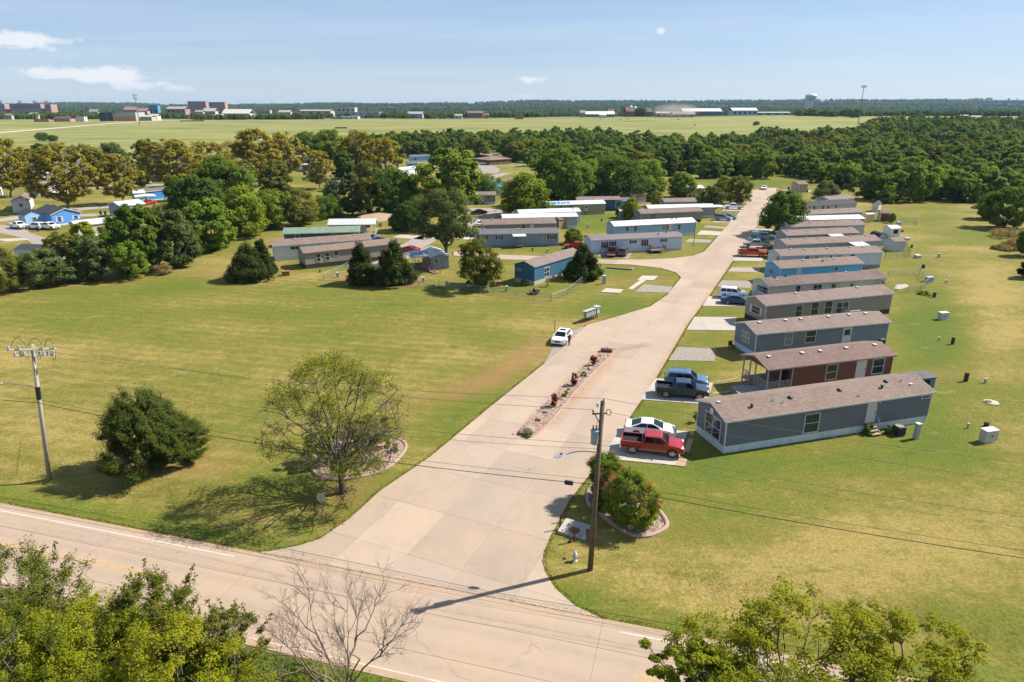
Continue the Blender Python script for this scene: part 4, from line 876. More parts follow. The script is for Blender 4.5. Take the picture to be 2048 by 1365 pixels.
KI = {k: i for i, k in enumerate('abcdefgh')}
scatter('woods', cand[rest] - np.array([0, 0, .1]), [KI[k] for k in wk[rest]], WH[rest])
# tree belts and hills far beyond the fields
pts, ks, sc = [], [], []
while len(pts) < 9000:
    Y = 1120 + 2900 * rng.uniform() ** 1.9; X = rng.uniform(-.85, .85) * Y
    dens = vnoise(X, Y, .010, 3) + .6 * vnoise(X, Y, .031, 5)
    px = CX + X / Y * 1365 / cP
    if dens < (-.12 if px < 1050 else -.2): continue
    if Y < 1200 and 640 < px < 1600: continue
    if 1080 < px < 1600 and Y < 1500: continue
    if px < 1010 and Y < 1500 and rng.uniform() < .35: continue
    pts.append((X, Y, float(gz(X, Y)) - .2)); ks.append(rng.choice([0, 1, 2, 3, 5, 6, 7])); sc.append(rng.uniform(5, 10) * (1 + .5 * (Y > 1700)))
for _ in range(16000):
    Y = rng.uniform(3000, 6600); X = rng.uniform(-.8, .8) * Y
    if vnoise(X, Y, .004, 6) + .5 * vnoise(X, Y, .013, 2) + rng.normal() * .25 < .12: continue
    pts.append((X, Y, float(gz(X, Y)) - 1)); ks.append(rng.choice([0, 1, 2, 5, 6])); sc.append(rng.uniform(11, 22))
scatter('far_woods', pts, ks, sc)
# ---------------------------------------------------------------- homes
def glass(name, col, rough=.08):
    if name in MATS: return MATS[name]
    m, t, b, o = newmat(name); nz = t.noise(1.1, 2, .5, t.obj()); b.inputs['Roughness'].default_value = rough; b.inputs['Specular IOR Level'].default_value = .5
    t.l.new(t.mix(nz, lin(col), [x * .5 for x in lin(col)]), b.inputs['Base Color']); MATS[name] = m; return m
GL = glass('window_glass', '#2f4048', .14); GLB = glass('window_glass_blind', '#8d9593', .2); CARGL = glass('car_glass', '#10161b', .05)
TRIM = M('white_trim', (.72, .72, .70), .5, .06); DARK = M('dark_void', (.012, .012, .014), .9); STEEL = M('galvanised_steel', (.45, .46, .47), .4, .12, 4, metal=.7)
SHUT = M('shutter_dark', '#1d242c', .6, .1); WOODW = M('weathered_wood', (.30, .24, .19), .9, .3, 5); VENTM = M('vent_white', (.62, .60, .57), .6, .12, 5, dirt='#6a5a4a'); BLACK = M('black_plastic', (.018, .018, .02), .5, .1)
SKW = M('skirt_pale_blue', (.56, .63, .67), .6, .10, 1.2, kind='groove', dirt='#7a7260'); SKD = M('skirt_dark', (.045, .042, .04), .9, .2, 2, kind='groove'); SKT = M('skirt_tan', (.42, .38, .33), .8, .12, 2, kind='lap'); SKG = M('skirt_grey', (.18, .25, .28), .7, .12, 1.5, kind='groove')
def wallm(col, kind='groove'): return M('siding_' + col + kind, tuple(min(x * (1.9 if max(lin('#' + col)) < .16 else 1.35), .72) for x in lin('#' + col)), .7, .10, .6, kind=kind)
ROOFS = {'brown': M('shingle_brown', (.24, .172, .14), .95, .18, .7, kind='shingle'), 'taupe': M('shingle_taupe', (.245, .18, .152), .95, .18, .7, kind='shingle'), 'red': M('shingle_red_brown', (.205, .135, .115), .95, .15, .7, kind='shingle'),
         'grey': M('shingle_grey', (.15, .145, .155), .95, .18, .7, kind='shingle'), 'dark': M('shingle_charcoal', (.05, .05, .06), .9, .18, .7, kind='shingle'), 'white': M('metal_roof_white', (.70, .72, .74), .45, .07, .5, dirt='#9a9488'),
         'ribw': M('metal_roof_ribbed', (.62, .62, .61), .45, .06, .5, kind='rib'), 'green': M('shingle_green', (.20, .29, .20), .9, .22, .8, kind='shingle'), 'blue': M('roof_tarp_blue', (.02, .28, .62), .5, .12, 1), 'stain': M('shingle_stained', (.185, .13, .115), .95, .38, .45, kind='shingle'),
         'old': M('metal_roof_purple', (.20, .16, .165), .7, .22, .8, dirt='#6d5048'), 'rust': M('metal_roof_rusty', (.55, .48, .45), .7, .3, 1.2, dirt='#8a3f22')}
def dots(p, A, d): return (p[0] - A[0]) * d[0] + (p[1] - A[1]) * d[1]
def hit(px, py, A, nrm):
    """where the sight line meets the vertical plane through A with horizontal normal nrm"""
    d = ray(px, py); t = (A[0] * nrm[0] + A[1] * nrm[1]) / (d[0] * nrm[0] + d[1] * nrm[1]); return (d[0] * t, d[1] * t, CAMH + d[2] * t)
def window(root, x, z, w, h, face='front', fm=None, style='', nm='window', off=0.0):
    """window on the front wall (x along, y=0) or on the end wall (y along, x=0)"""
    fr, pn, sh = MB(), MB(), MB(); f = .075 if w > .5 else .05
    def bx(mb, a0, a1, z0, z1, d0, d1):
        if face == 'front': mb.box(a0, a1, -d1 + off, -d0 + off, z0, z1)
        elif face == 'left': mb.box(-d1 + off, -d0 + off, a0, a1, z0, z1)
        elif face == 'back': mb.box(a0, a1, d0 + off, d1 + off, z0, z1)
        else: mb.box(d0 + off, d1 + off, a0, a1, z0, z1)
    for a in ((x, x + w, z, z + f), (x, x + w, z + h - f, z + h), (x, x + f, z + f, z + h - f), (x + w - f, x + w, z + f, z + h - f)): bx(fr, *a, .002, .06)
    if 'v' in style:   # vents and slots: no sash
        pass
    elif 'd2' in style: bx(fr, x + w / 2 - .035, x + w / 2 + .035, z + f, z + h - f, .002, .055)
    if h > .7 and 'v' not in style: bx(fr, x + f, x + w - f, z + h * .5 - .025, z + h * .5 + .025, .002, .048)
    o = fr.build(nm, fm or TRIM, root)
    bx(pn, x + f, x + w - f, z + f, z + h - f, .004, .02); pn.build('pane', GLB if 'b' in style else GL, o)
    if 's' in style:
        for a0 in (x - .34, x + w + .03): bx(sh, a0, a0 + .31, z - .02, z + h + .02, .002, .035)
        k = 'shutter'; a_ = MB(); bx(a_, x - .34, x - .03, z - .02, z + h + .02, .002, .035); a_.build(k, TRIM if 'w' in style else SHUT, o)
        a_ = MB(); bx(a_, x + w + .03, x + w + .34, z - .02, z + h + .02, .002, .035); a_.build(k, TRIM if 'w' in style else SHUT, o)
    return o
DOORM = M('door_white', (.66, .67, .68), .5, .06)
def door(root, x, z, w, h, fm=None, lite=True, face='front', mat=None):
    fr, lf, pn = MB(), MB(), MB()
    def bx(mb, a0, a1, z0, z1, d0, d1):
        if face == 'front': mb.box(a0, a1, -d1, -d0, z0, z1)
        else: mb.box(-d1, -d0, a0, a1, z0, z1)
    for a in ((x, x + .09, z, z + h), (x + w - .09, x + w, z, z + h), (x + .09, x + w - .09, z + h - .09, z + h)): bx(fr, *a, .002, .06)
    bx(lf, x + .09, x + w - .09, z, z + h - .09, .003, .035); o = lf.build('door', mat or DOORM, root); fr.build('door_frame', fm or TRIM, o)
    if lite: bx(pn, x + .25, x + w - .25, z + h * .48, z + h * .86, .036, .045); pn.build('door_pane', GL, o)
    hn = MB(); bx(hn, x + w - .2, x + w - .16, z + h * .44, z + h * .5, .036, .09); bx(hn, x + w - .3, x + w - .16, z + h * .485, z + h * .5, .07, .09); hn.build('door_handle', BLACK, o); return o
def steps(root, x, z, w, nst, mat=WOODW, y0=0.0):
    for i in range(nst):
        zt_ = z - (i + .2) * z / (nst + .2); MB().box(x, x + w, y0 - .30 * (i + 1), y0 - .30 * i - .03, zt_ - .05, zt_).build('step', mat, root)
    mb = MB()
    for a in (x - .04, x + w): mb.add([(a, y0, z * .82), (a, y0, z * .55), (a, y0 - .3 * nst, 0.0), (a, y0 - .3 * nst, .16), (a + .04, y0, z * .82), (a + .04, y0, z * .55), (a + .04, y0 - .3 * nst, 0.0), (a + .04, y0 - .3 * nst, .16)], [(0, 1, 2, 3), (7, 6, 5, 4), (0, 3, 7, 4), (1, 5, 6, 2), (0, 4, 5, 1), (3, 2, 6, 7)])
    mb.build('stringer', mat, root)
HOMES = {}
def home(label, L, R, w, wall, roof, zt=3.15, zs=.75, rise=.72, cv=None, wins=(), ends=(), doors=(), skirt=SKW, trim=TRIM, vents=0, oh=.22, name='mobile_home', cat='mobile home', vz=None, corner=True, group='mobile homes of the park', length=None, flat=False, bow=False, vm=None, pipes=(), ventpos=()):
    cv = cv or (lambda x, y: (x, y)); A = P(*cv(*L), zt); B = P(*cv(*R), zt); A.z = B.z = 0; d = (B - A); Ln = d.length; d = d / Ln
    nb = Vector((-d.y, d.x, 0))
    A = A + nb * oh + d * oh; Ln = (length or Ln - 2 * oh); root = thing(name, label, cat, A, math.atan2(d.y, d.x), group)
    wm = wallm(wall) if isinstance(wall, str) else wall
    rz_ = zt + rise - .04
    MB().prism([(0, zs), (w, zs), (w, zt), (w / 2, rz_), (0, zt)], 0, Ln, 'x').build('wall', wm, root)
    MB().box(.03, Ln - .03, .03, w - .03, -.05, zs).build('skirt', skirt, root)
    th = .11; e = .0; dz = (rise) * oh / (w / 2)
    if bow:
        q = [(-oh + (w + 2 * oh) * i / 12, zt - .02 + rise * (1 - ((i - 6) / 6) ** 2)) for i in range(13)]
        sec = q + [(a, b - th) for a, b in q[::-1]]
    else: sec = [(-oh, zt - dz), (w / 2, zt + rise), (w + oh, zt - dz), (w + oh, zt - dz + th), (w / 2, zt + rise + th), (-oh, zt - dz + th)]
    MB().prism(sec, -oh, Ln + oh, 'x').build('roof', ROOFS[roof], root)
    fa = MB(); fa.box(-oh, Ln + oh, -oh - .025, -oh - .002, zt - dz - .06, zt - dz + th - .01)
    fa.box(-oh, Ln + oh, w + oh + .002, w + oh + .025, zt - dz - .06, zt - dz + th - .01)
    if not bow:
        for xx in (-oh - .025, Ln + oh + .002):
            for (y0, y1) in ((-oh, w / 2), (w + oh, w / 2)):
                za = zt - dz; zb = zt + rise
                fa.add([(xx, y0, za - .06), (xx, y1, zb - .06), (xx, y1, zb + th - .01), (xx, y0, za + th - .01), (xx + .023, y0, za - .06), (xx + .023, y1, zb - .06), (xx + .023, y1, zb + th - .01), (xx + .023, y0, za + th - .01)], [(0, 1, 2, 3), (7, 6, 5, 4), (0, 4, 5, 1), (3, 2, 6, 7), (0, 3, 7, 4), (1, 5, 6, 2)])
    fa.build('fascia', trim, root)
    if corner:
        c_ = MB()
        for xx in (-.02, Ln - .08): MB().box(xx, xx + .1, -.02, -.002, zs, zt - .03).build('corner_trim', trim, root)
        for y_ in (0, w - .09): MB().box(-.02, -.002, y_, y_ + .09, zs, zt - .03).build('corner_trim', trim, root)
    nrm = nb; def_face = A
    for q in wins:
        x0, y0, x1, y1 = q[:4]; st = q[4] if len(q) > 4 else ''
        a = hit(*cv(x0, y0), A, nb); b = hit(*cv(x1, y1), A, nb); s0, s1 = dots(a, A, d), dots(b, A, d)
        z1, z0 = min(a[2], zt - .1), max(b[2], zs + .1)
        if s0 > -.1 and s1 < Ln + .1 and z1 - z0 > .15 and s1 > s0: window(root, s0, z0, s1 - s0, z1 - z0, 'front', trim if 't' in st else None, st)
    for q in ends:
        x0, y0, x1, y1 = q[:4]; st = q[4] if len(q) > 4 else ''
        a = hit(*cv(x0, y0), A, d); b = hit(*cv(x1, y1), A, d); s1, s0 = dots(a, A, nb), dots(b, A, nb)
        z1, z0 = min(a[2], zt + .2), max(b[2], zs + .1)
        if s1 > s0 and z1 > z0 + .15: window(root, max(s0, .12), z0, min(s1, w - .12) - max(s0, .12), z1 - z0, 'left', None, st)
    for q in doors:
        x0, y0, x1, y1 = q[:4]; a = hit(*cv(x0, y0), A, nb); b = hit(*cv(x1, y1), A, nb); s0, s1 = dots(a, A, d), dots(b, A, d); z0 = max(b[2], zs + .02)
        door(root, s0, z0, max(s1 - s0, .9), max(min(a[2] - z0, 2.25, zt - .08 - z0), 1.6), lite=(len(q) < 5))
        if len(q) < 6: steps(root, s0, z0, max(s1 - s0, .9), 3)
    # windows of the back wall, which only other viewpoints show
    for k in range(3):
        xx = Ln * (.2 + .28 * k); window(root, xx, zs + 1.0, .9, 1.0, 'back', None, '', off=w)
    def slope(y): return zt + rise * (y / (w / 2)) + th
    for k in range(vents):
        xx = Ln * (k + .5 + .18 * math.sin(k * 2.3 + len(label))) / vents; y = w / 2 * (.80 if vz is None else vz); zr = slope(y)
        v = MB(); v.box(xx - .17, xx + .17, y - .17, y + .17, zr - .12, zr + .05); v.box(xx - .22, xx + .22, y - .22, y + .22, zr + .05, zr + .13); v.build('roof_vent', vm or VENTM, root, bevel=.015)
    for (xf, yf, kind) in ventpos:
        xx, y = Ln * xf, w / 2 * yf; zr = slope(y); v = MB()
        if kind == 'dome':
            v.lathe([(.24, zr - .14), (.26, zr + .02), (.22, zr + .1), (.12, zr + .16), (.01, zr + .18)], 12, (xx, y)); v.build('roof_vent', BLACK, root, True)
        elif kind == 'pipe': v.lathe([(.09, zr - .08), (.05, zr + .02), (.05, zr + .32), (.04, zr + .32)], 8, (xx, y)); v.build('vent_pipe', STEEL, root, True)
        elif kind == 'cap': v.lathe([(.1, zr - .1), (.1, zr + .22), (.17, zr + .22), (.17, zr + .3), (.02, zr + .36)], 10, (xx, y)); v.build('flue_cap', BLACK, root, True)
        else: v.box(xx - .16, xx + .16, y - .16, y + .16, zr - .1, zr + .1); v.build('roof_vent', VENTM, root)
    HOMES[label] = (root, A, d, nb, Ln, w); return root, Ln
Z5 = ZC(1200, 580, 2.9257); Z4 = ZC(1350, 350, 2.934); Z5b = ZC(1400, 340, 6.012); Z7 = ZC(1300, 700, 3.4133)
# east row, from the highway end
r1, L1 = home('nearest mobile home, charcoal with brown shingle roof and pale ribbed skirt', (520, 495), (1955, 290), 4.75, '4d5057', 'brown', zt=3.3, zs=.72, cv=Z7, wins=[(1060, 440, 1142, 568), (1855, 312, 1907, 328, 'v')], ends=[(386, 408, 474, 640, 'd2')],
     ventpos=[(.14, .45, 'cap'), (.25, .62, 'pipe'), (.285, .45, 'pipe'), (.335, .68, 'dome'), (.58, .72, 'dome'), (.64, .25, 'pipe'), (.78, .52, 'cap'), (.83, .85, 'dome'), (.9, .72, 'pipe'), (.93, .5, 'box'), (.02, .93, 'box')], rise=.75)
a = hit(*Z7(1487, 372), HOMES[list(HOMES)[-1]][1], HOMES[list(HOMES)[-1]][3]); A1, d1, n1_ = HOMES[list(HOMES)[-1]][1:4]; s0 = dots(a, A1, d1)
door(r1, s0, .95, 1.12, 2.2, lite=False); steps(r1, s0 + .1, .95, .95, 4, M('raw_wood', (.42, .31, .20), .9, .25, 5))
mb = MB(); mb.tube([(s0 + 1.2, -.05, 1.75), (s0 + 1.2, -.75, 1.0), (s0 + 1.2, -.75, .0)], .02, 5); mb.build('hand_rail', STEEL, r1)
MB().lathe([(.02, 2.98), (.09, 3.0), (.07, 3.12), (.02, 3.14)], 8, (s0 + 1.3, -.12)).build('porch_light', TRIM, r1)
MB().lathe([(.30, 0), (.30, .05), (.02, .05)], 16).build('gable_vent', TRIM, r1).matrix_local = Matrix.Translation((-.02, 2.35, 3.25)) @ Matrix.Rotation(-math.pi / 2, 4, 'Y')
rb, Lb = home('red brown mobile home with a corner porch and reddish shingles', (985, 472), (1738, 383), 4.7, '52332c', 'red', cv=Z5, zt=3.25, wins=[(1328, 438, 1380, 522), (1600, 405, 1652, 487)], doors=[(1505, 415, 1545, 512, 0, 0)], skirt=SKD, trim=M('tan_trim', '#a98f80', .6, .08), vents=5, vz=.78)
# the porch is cut into the front corner
PORW = M('porch_paint', (.52, .46, .41), .7, .15, 4)
wallo = [c for c in rb.children if c.name.startswith('wall')][0]; sk = [c for c in rb.children if c.name.startswith('skirt')][0]
px0 = 3.3
for o_, za, zb in ((wallo, .75, None), (sk, -.05, .75)):
    bm = bmesh.new(); bm.from_mesh(o_.data)
    for v in bm.verts:
        if v.co.x < px0: v.co.x = px0
    bm.to_mesh(o_.data); bm.free()
for c in list(rb.children):
    if c.name.startswith('corner_trim'): bpy.data.objects.remove(c)
MB().prism([(-.03, 3.12), (4.73, 3.12), (2.35, 3.9)], .05, px0 - .02, 'x').build('porch_gable', wallm('52332c'), rb)
for k in range(11): MB().box(.04 + k * .3, .31 + k * .3, .05, 4.6, .70, .75).build('deck_board', WOODW, rb)
MB().box(.06, px0 - .05, .08, 4.55, .58, .69).build('deck_frame', WOODW, rb)
for (a_, b_) in ((.08, .08), (1.65, .08), (px0 - .12, .08), (.08, 2.3), (.08, 4.5), (.08, 3.3)): MB().box(a_ - .06, a_ + .06, b_ - .06, b_ + .06, -.05, 3.12).build('porch_post', PORW, rb)
def railing(p0, p1, zb, zt_, root, mat, gap=.16):
    p0, p1 = Vector(p0), Vector(p1); L = (p1 - p0).length; u = (p1 - p0) / L; mb = MB()
    mb.tube([p0 + Vector((0, 0, zt_)), p1 + Vector((0, 0, zt_))], .035, 4); mb.tube([p0 + Vector((0, 0, zb)), p1 + Vector((0, 0, zb))], .03, 4); o = mb.build('railing', mat, root)
    m2 = MB()
    for i in range(1, int(L / gap)): q = p0 + u * i * gap; m2.box(q.x - .02, q.x + .02, q.y - .02, q.y + .02, zb, zt_)
    tag(m2.build('balusters', mat, o), kind='stuff')
for q0, q1 in (((.1, .08, 0), (1.6, .08, 0)), ((1.7, .08, 0), (px0 - .15, .08, 0)), ((.08, .1, 0), (.08, 2.25, 0)), ((.08, 3.35, 0), (.08, 4.45, 0))): railing(q0, q1, .85, 1.7, rb, PORW)
door(rb, 0, 0, .01, .01, lite=False) if False else None
for k in range(5): MB().box(-.32 * (k + 1), -.32 * k - .04, 2.4, 3.25, .58 - .125 * k, .63 - .125 * k).build('porch_step', WOODW, rb)
for y_ in (2.38, 3.27):
    MB().tube([(0, y_, 1.65), (-1.6, y_, .95), (-1.6, y_, 0)], .035, 4).build('stair_rail', PORW, rb)
wd = MB(); wd.box(px0 - .06, px0 - .003, 1.0, 1.95, .76, 2.8); wd.build('porch_door', DARK, rb)
home('slate grey mobile home with brown shingles and white skirt in the row', (915, 262), (1710, 190), 4.7, '545d66', 'taupe', cv=Z5, zt=3.2, wins=[(1085, 252, 1122, 322, 'b'), (1205, 240, 1258, 305)], ends=[(838, 235, 872, 318, 'd2b')], doors=[(1425, 222, 1462, 305)], vents=6, vz=.85, skirt=M('skirt_sky', (.50, .62, .70), .6, .1, 1.5, kind='groove'))
home('taupe mobile home with white windows and a back deck rail', (972, 95), (1728, 22), 4.7, '6e655c', 'taupe', cv=Z5, zt=3.2, wins=[(1145, 92, 1178, 155), (1238, 74, 1273, 146), (1318, 66, 1353, 138), (1385, 74, 1448, 134, 'd2'), (1495, 50, 1523, 60, 'v'), (1670, 35, 1698, 46, 'v')], ends=[(890, 84, 935, 152, 'sw')], skirt=SKD, vents=2, vz=.9)
h_, A_, d_, n_, Ln_, w_ = HOMES['taupe mobile home with white windows and a back deck rail']
for k in range(6): MB().box(Ln_ * .6 + k * .32, Ln_ * .6 + .3 + k * .32, -1.5, -.05, .62, .67).build('deck_board', WOODW, h_)
railing((Ln_ * .6, -1.5, 0), (Ln_ * .6 + 1.9, -1.5, 0), .75, 1.6, h_, TRIM); railing((Ln_ * .6, -1.5, 0), (Ln_ * .6, -.1, 0), .75, 1.6, h_, TRIM)
rc, Lc = home('cream mobile home with stained brown roof and a satellite dish', (555, 655), (1250, 605), 4.6, 'a5a89b', 'stain', cv=Z4, zt=3.15, wins=[(710, 650, 733, 696), (812, 645, 857, 688, 'd2'), (918, 640, 940, 680), (1028, 636, 1043, 668)], ends=[(484, 640, 512, 690), (515, 650, 545, 705)], vents=0, ventpos=[(.1, .9, 'dome'), (.1, .6, 'box'), (.72, .95, 'box'), (.2, .95, 'cap')])
home('bright blue mobile home with brown roof', (620, 550), (1113, 520), 4.6, '5296c4', 'brown', cv=Z4, zt=3.1, wins=[(935, 543, 956, 562), ], ends=[(556, 545, 577, 585, 'd2')], doors=[(716, 556, 738, 595, 1)], vents=2, skirt=M('skirt_blue', '#4d86b0', .7, .1, 1, kind='groove'), ventpos=[(.55, .5, 'cap'), (.6, .6, 'pipe')])
home('long pale grey mobile home with brown roof and deep grey skirt at its far end', (625, 478), (1228, 455), 4.8, 'a9adb3', 'taupe', cv=Z4, zt=3.15, wins=[(765, 480, 786, 497), (823, 477, 840, 495, 'b'), (910, 472, 922, 490), (956, 470, 975, 488, 'b'), (1028, 467, 1056, 482)], ends=[(597, 475, 614, 508, 'd2')], vents=5, vz=.85, skirt=SKG)
rg, Lg = home('grey mobile home with brown roof and flat white awning at its middle', (660, 357), (1085, 340), 4.6, '82868b', 'taupe', cv=Z4, zt=3.1, ends=[(655, 358, 670, 376, 'b')], vents=5, vz=.8)
rh, Lh = home('grey mobile home with long brown roof and pale awning beside the arched shed', (655, 412), (1215, 385), 4.6, '8b8f95', 'taupe', cv=Z4, zt=3.1, wins=[(815, 414, 838, 422, 'v'), (905, 411, 925, 419, 'v'), (950, 408, 985, 416, 'v')], ends=[(635, 412, 652, 432, 'b')], vents=6, vz=.85)
AWN = M('awning_metal', (.62, .64, .66), .45, .06, 1, kind='rib')
for (rt, L_, f0, f1, dy) in ((rg, Lg, .55, .74, 2.3), (rh, Lh, .64, .80, 2.6)):
    MB().add([(L_ * f0, -.25, 3.0), (L_ * f1, -.25, 3.0), (L_ * f1, -dy, 2.65), (L_ * f0, -dy, 2.65), (L_ * f0, -.25, 3.06), (L_ * f1, -.25, 3.06), (L_ * f1, -dy, 2.71), (L_ * f0, -dy, 2.71)], [(3, 2, 1, 0), (4, 5, 6, 7), (0, 1, 5, 4), (1, 2, 6, 5), (2, 3, 7, 6), (3, 0, 4, 7)]).build('awning', AWN, rt)
    for f in (f0 + .005, f1 - .005): MB().box(L_ * f - .04, L_ * f + .04, -dy + .02, -dy + .1, -.05, 2.64).build('awning_post', TRIM, rt)
home('pale grey mobile home with brown roof behind the parked grey pickup', (680, 307), (1123, 293), 4.7, '9a9ca3', 'taupe', cv=Z4, zt=3.1, wins=[(880, 305, 905, 312, 'v'), (985, 303, 1010, 312)], vents=5, vz=.8, skirt=SKG)
home('grey mobile home with gleaming white metal roof in the row', (742, 268), (1118, 258), 4.7, '77767a', 'white', cv=Z4, zt=3.05, wins=[(842, 268, 866, 279), (908, 268, 928, 279), (970, 265, 986, 275)], rise=.6)
home('grey mobile home with brown roof behind the white roofed one', (750, 235), (1108, 218), 4.7, '88878a', 'taupe', cv=Z4, zt=3.05, vents=4, vz=.7)
home('pale grey mobile home with charcoal roof under the grey green tree', (780, 180), (1074, 165), 4.7, 'a8a39e', 'dark', cv=Z4, zt=3.1, wins=[(783, 184, 792, 206), (810, 184, 822, 206), (862, 183, 873, 206), (893, 183, 904, 206)], doors=[(935, 178, 950, 207)], vents=3)
home('mobile home with brown roof at the head of the east row', (905, 148), (1055, 136), 4.7, '8f8d8c', 'taupe', cv=Z4, zt=3.1, vents=1)
home('small tan mobile home with brown roof at the end of the street', (1195, 175), (1310, 172), 5, '9b8674', 'brown', cv=Z5b, zt=3.0, skirt=SKT)
# west side of the street
Z3 = ZC(780, 290, 6.012); Zm = ZC(1080, 340, 6.012); Z2 = ZC(520, 270, 6.012); Zp = ZC(500, 350, 2.926); Zt = ZC(980, 480, 6.0235); Z1 = ZC(0, 320, 6.012)
rs, Ls = home('slate blue mobile home with brown roof and small entry awning', (1015, 1077), (2040, 1058), 4.6, '71808f', 'grey', cv=Z3, zt=3.0, zs=.35, rise=.65, wins=[(1075, 1094, 1153, 1140, 's'), (1290, 1090, 1336, 1137, 's'), (1545, 1098, 1590, 1160, 'b'), (1838, 1072, 1882, 1170, 'b'), (1912, 1082, 1982, 1133, 's')], vents=3, skirt=SKG)
MB().prism([(-.25, 2.85), (-1.9, 2.6), (-1.9, 2.66), (-.25, 2.91)], Ls * .44, Ls * .6, 'x').build('awning', AWN, rs)
for f in (.45, .59): MB().box(Ls * f, Ls * f + .08, -1.85, -1.77, -.05, 2.6).build('awning_post', WOODW, rs)
for k in range(6): MB().box(Ls * .47 + .3 * k, Ls * .47 + .28 + .3 * k, -1.5, -.05, .40, .45).build('deck_board', WOODW, rs)
railing((Ls * .47, -1.5, 0), (Ls * .47 + 1.8, -1.5, 0), .5, 1.3, rs, WOODW)
home('long brown mobile home with three small high windows', (1110, 962), (2000, 940), 4.6, '7d7166', 'brown', cv=Z3, zt=3.0, rise=.85, wins=[(1297, 955, 1345, 970, 'v'), (1382, 953, 1420, 972, 'v'), (1468, 950, 1508, 970, 'v'), (1578, 955, 1632, 1010)], doors=[(1685, 950, 1725, 1012, 0, 0)], vents=5, vz=.9, skirt=SKD)
home('grey mobile home with pale metal roof beside the tan storage shed', (1353, 885), Z3(0, 0) and (2265, 864), 4.6, '8a8d92', 'white', cv=Z3, zt=3.0, rise=.6, ventpos=[(.8, .4, 'box')])
home('pale green mobile home with white metal roof under the bright tree', (1553, 828), (2300, 803), 4.6, 'a6b0a8', 'white', cv=Z3, zt=3.0, rise=.6, ventpos=[(.9, .6, 'cap')])
rt_, Lt = home('tan mobile home with white roof partly covered by blue tarp', (80, 428), (795, 407), 4.6, '8c7f66', 'white', cv=Zm, zt=3.0, zs=.4, rise=.7, wins=[(235, 430, 275, 462), (343, 428, 395, 463)], doors=[(540, 422, 577, 500)], skirt=SKT)
w__ = 4.6
tp = MB(); rr_ = random.Random(3)
for k in range(7):
    x0 = .4 + k * .95; x1 = x0 + rr_.uniform(.7, 1.1); y1 = rr_.uniform(.8, 2.1); y0 = rr_.uniform(-.1, .5); za = 3.0 + .7 * y0 / 2.3 + .125 + k * .001; zb_ = 3.0 + .7 * y1 / 2.3 + .125 + k * .001
    tp.add([(x0, y0, za), (x1, y0 + .1, za + .03), (x1, y1, zb_), (x0 + .1, y1, zb_)], [(0, 1, 2, 3)])
tag(tp.build('roof_tarp', ROOFS['blue'], rt_), 'blue tarp patches on the roof')
rnv, Lnv = home('navy blue mobile home with brown roof below the largest trees', (440, 368), (982, 362), 4.6, '1f3c58', 'taupe', cv=Zm, zt=3.2, zs=.4, skirt=M('skirt_navy', '#1d3850', .8, .1), trim=wallm('1f3c58'))
home('light blue mobile home with long white roof and many windows', (893, 683), (1890, 632), 4.6, '7d9bb4', 'white', cv=Zm, zt=3.1, zs=.7, rise=.75, wins=[(1033, 682, 1068, 738), (1130, 678, 1166, 738), (1468, 664, 1510, 722, 'b'), (1513, 662, 1548, 722, 'd2'), (1655, 655, 1690, 718)], doors=[(1552, 660, 1580, 725, 0, 0)], ventpos=[(.38, .6, 'box'), (.74, .75, 'cap'), (.8, .8, 'cap')])
rp, Lp = home('pale lavender mobile home with purple brown bowed roof and dark shutters', (612, 850), (1727, 800), 4.6, 'a7afc6', 'old', cv=Zm, zt=3.05, zs=.5, rise=.62, bow=True, wins=[(758, 868, 798, 940, 's'), (852, 862, 895, 936, 's'), (1098, 848, 1140, 884, 's'), (1240, 842, 1280, 915, 's'), (1470, 832, 1508, 866, 's')], doors=[(1330, 838, 1368, 920, 0, 0)], skirt=M('skirt_lavender', '#b4bccd', .7, .1, 1, kind='groove'), ventpos=[(.08, .6, 'box'), (.42, .3, 'box'), (.55, .3, 'box'), (.75, .4, 'cap'), (.86, .8, 'cap')])
for k in range(11): MB().box(Lp * .62 + .3 * k, Lp * .62 + .28 + .3 * k, -2.4, -.05, .60, .65).build('deck_board', WOODW, rp)
for xx in (Lp * .62, Lp * .62 + 1.6, Lp * .62 + 3.2):
    for y_ in (-2.35, -.2): MB().box(xx, xx + .1, y_, y_ + .1, -.05, .6).build('deck_post', WOODW, rp)
railing((Lp * .62, -2.35, 0), (Lp * .62 + 3.3, -2.35, 0), .75, 1.6, rp, WOODW); railing((Lp * .62, -2.35, 0), (Lp * .62, -.2, 0), .75, 1.6, rp, WOODW); railing((Lp * .62 + 3.3, -2.35, 0), (Lp * .62 + 3.3, -.2, 0), .75, 1.6, rp, WOODW)
home('grey brown mobile home with brown roof behind three saplings', (1215, 528), (1962, 497), 4.6, '78746f', 'taupe', cv=Zm, zt=3.0, rise=.75, wins=[(1330, 535, 1395, 590, 'd2')], skirt=SKD)
rw, Lw = home('mobile home with white roof and a screened porch at the street end', (1305, 468), (2115, 450), 4.6, '8a867f', 'white', cv=Zm, zt=3.0, rise=.6)
for k in range(4): MB().box(Lw + .1 + k * 1.1, Lw + .18 + k * 1.1, .05, .15, -.05, 2.9).build('porch_post', WOODW, rw)
MB().box(Lw + .1, Lw + 3.5, .3, 4.3, 2.92, 3.02).build('porch_roof', ROOFS['white'], rw); MB().box(Lw + .1, Lw + 3.4, .1, 4.2, .35, .45).build('porch_floor', WOODW, rw); MB().box(Lw + .15, Lw + 3.35, .16, .2, .45, 1.2).build('porch_screen', M('screen_dark', (.05, .045, .04), .9), rw)
home('mobile home with brown roof behind the white roofed screened porch', (1500, 388), (1885, 380), 4.6, '7f7a74', 'taupe', cv=Zm, zt=3.0)
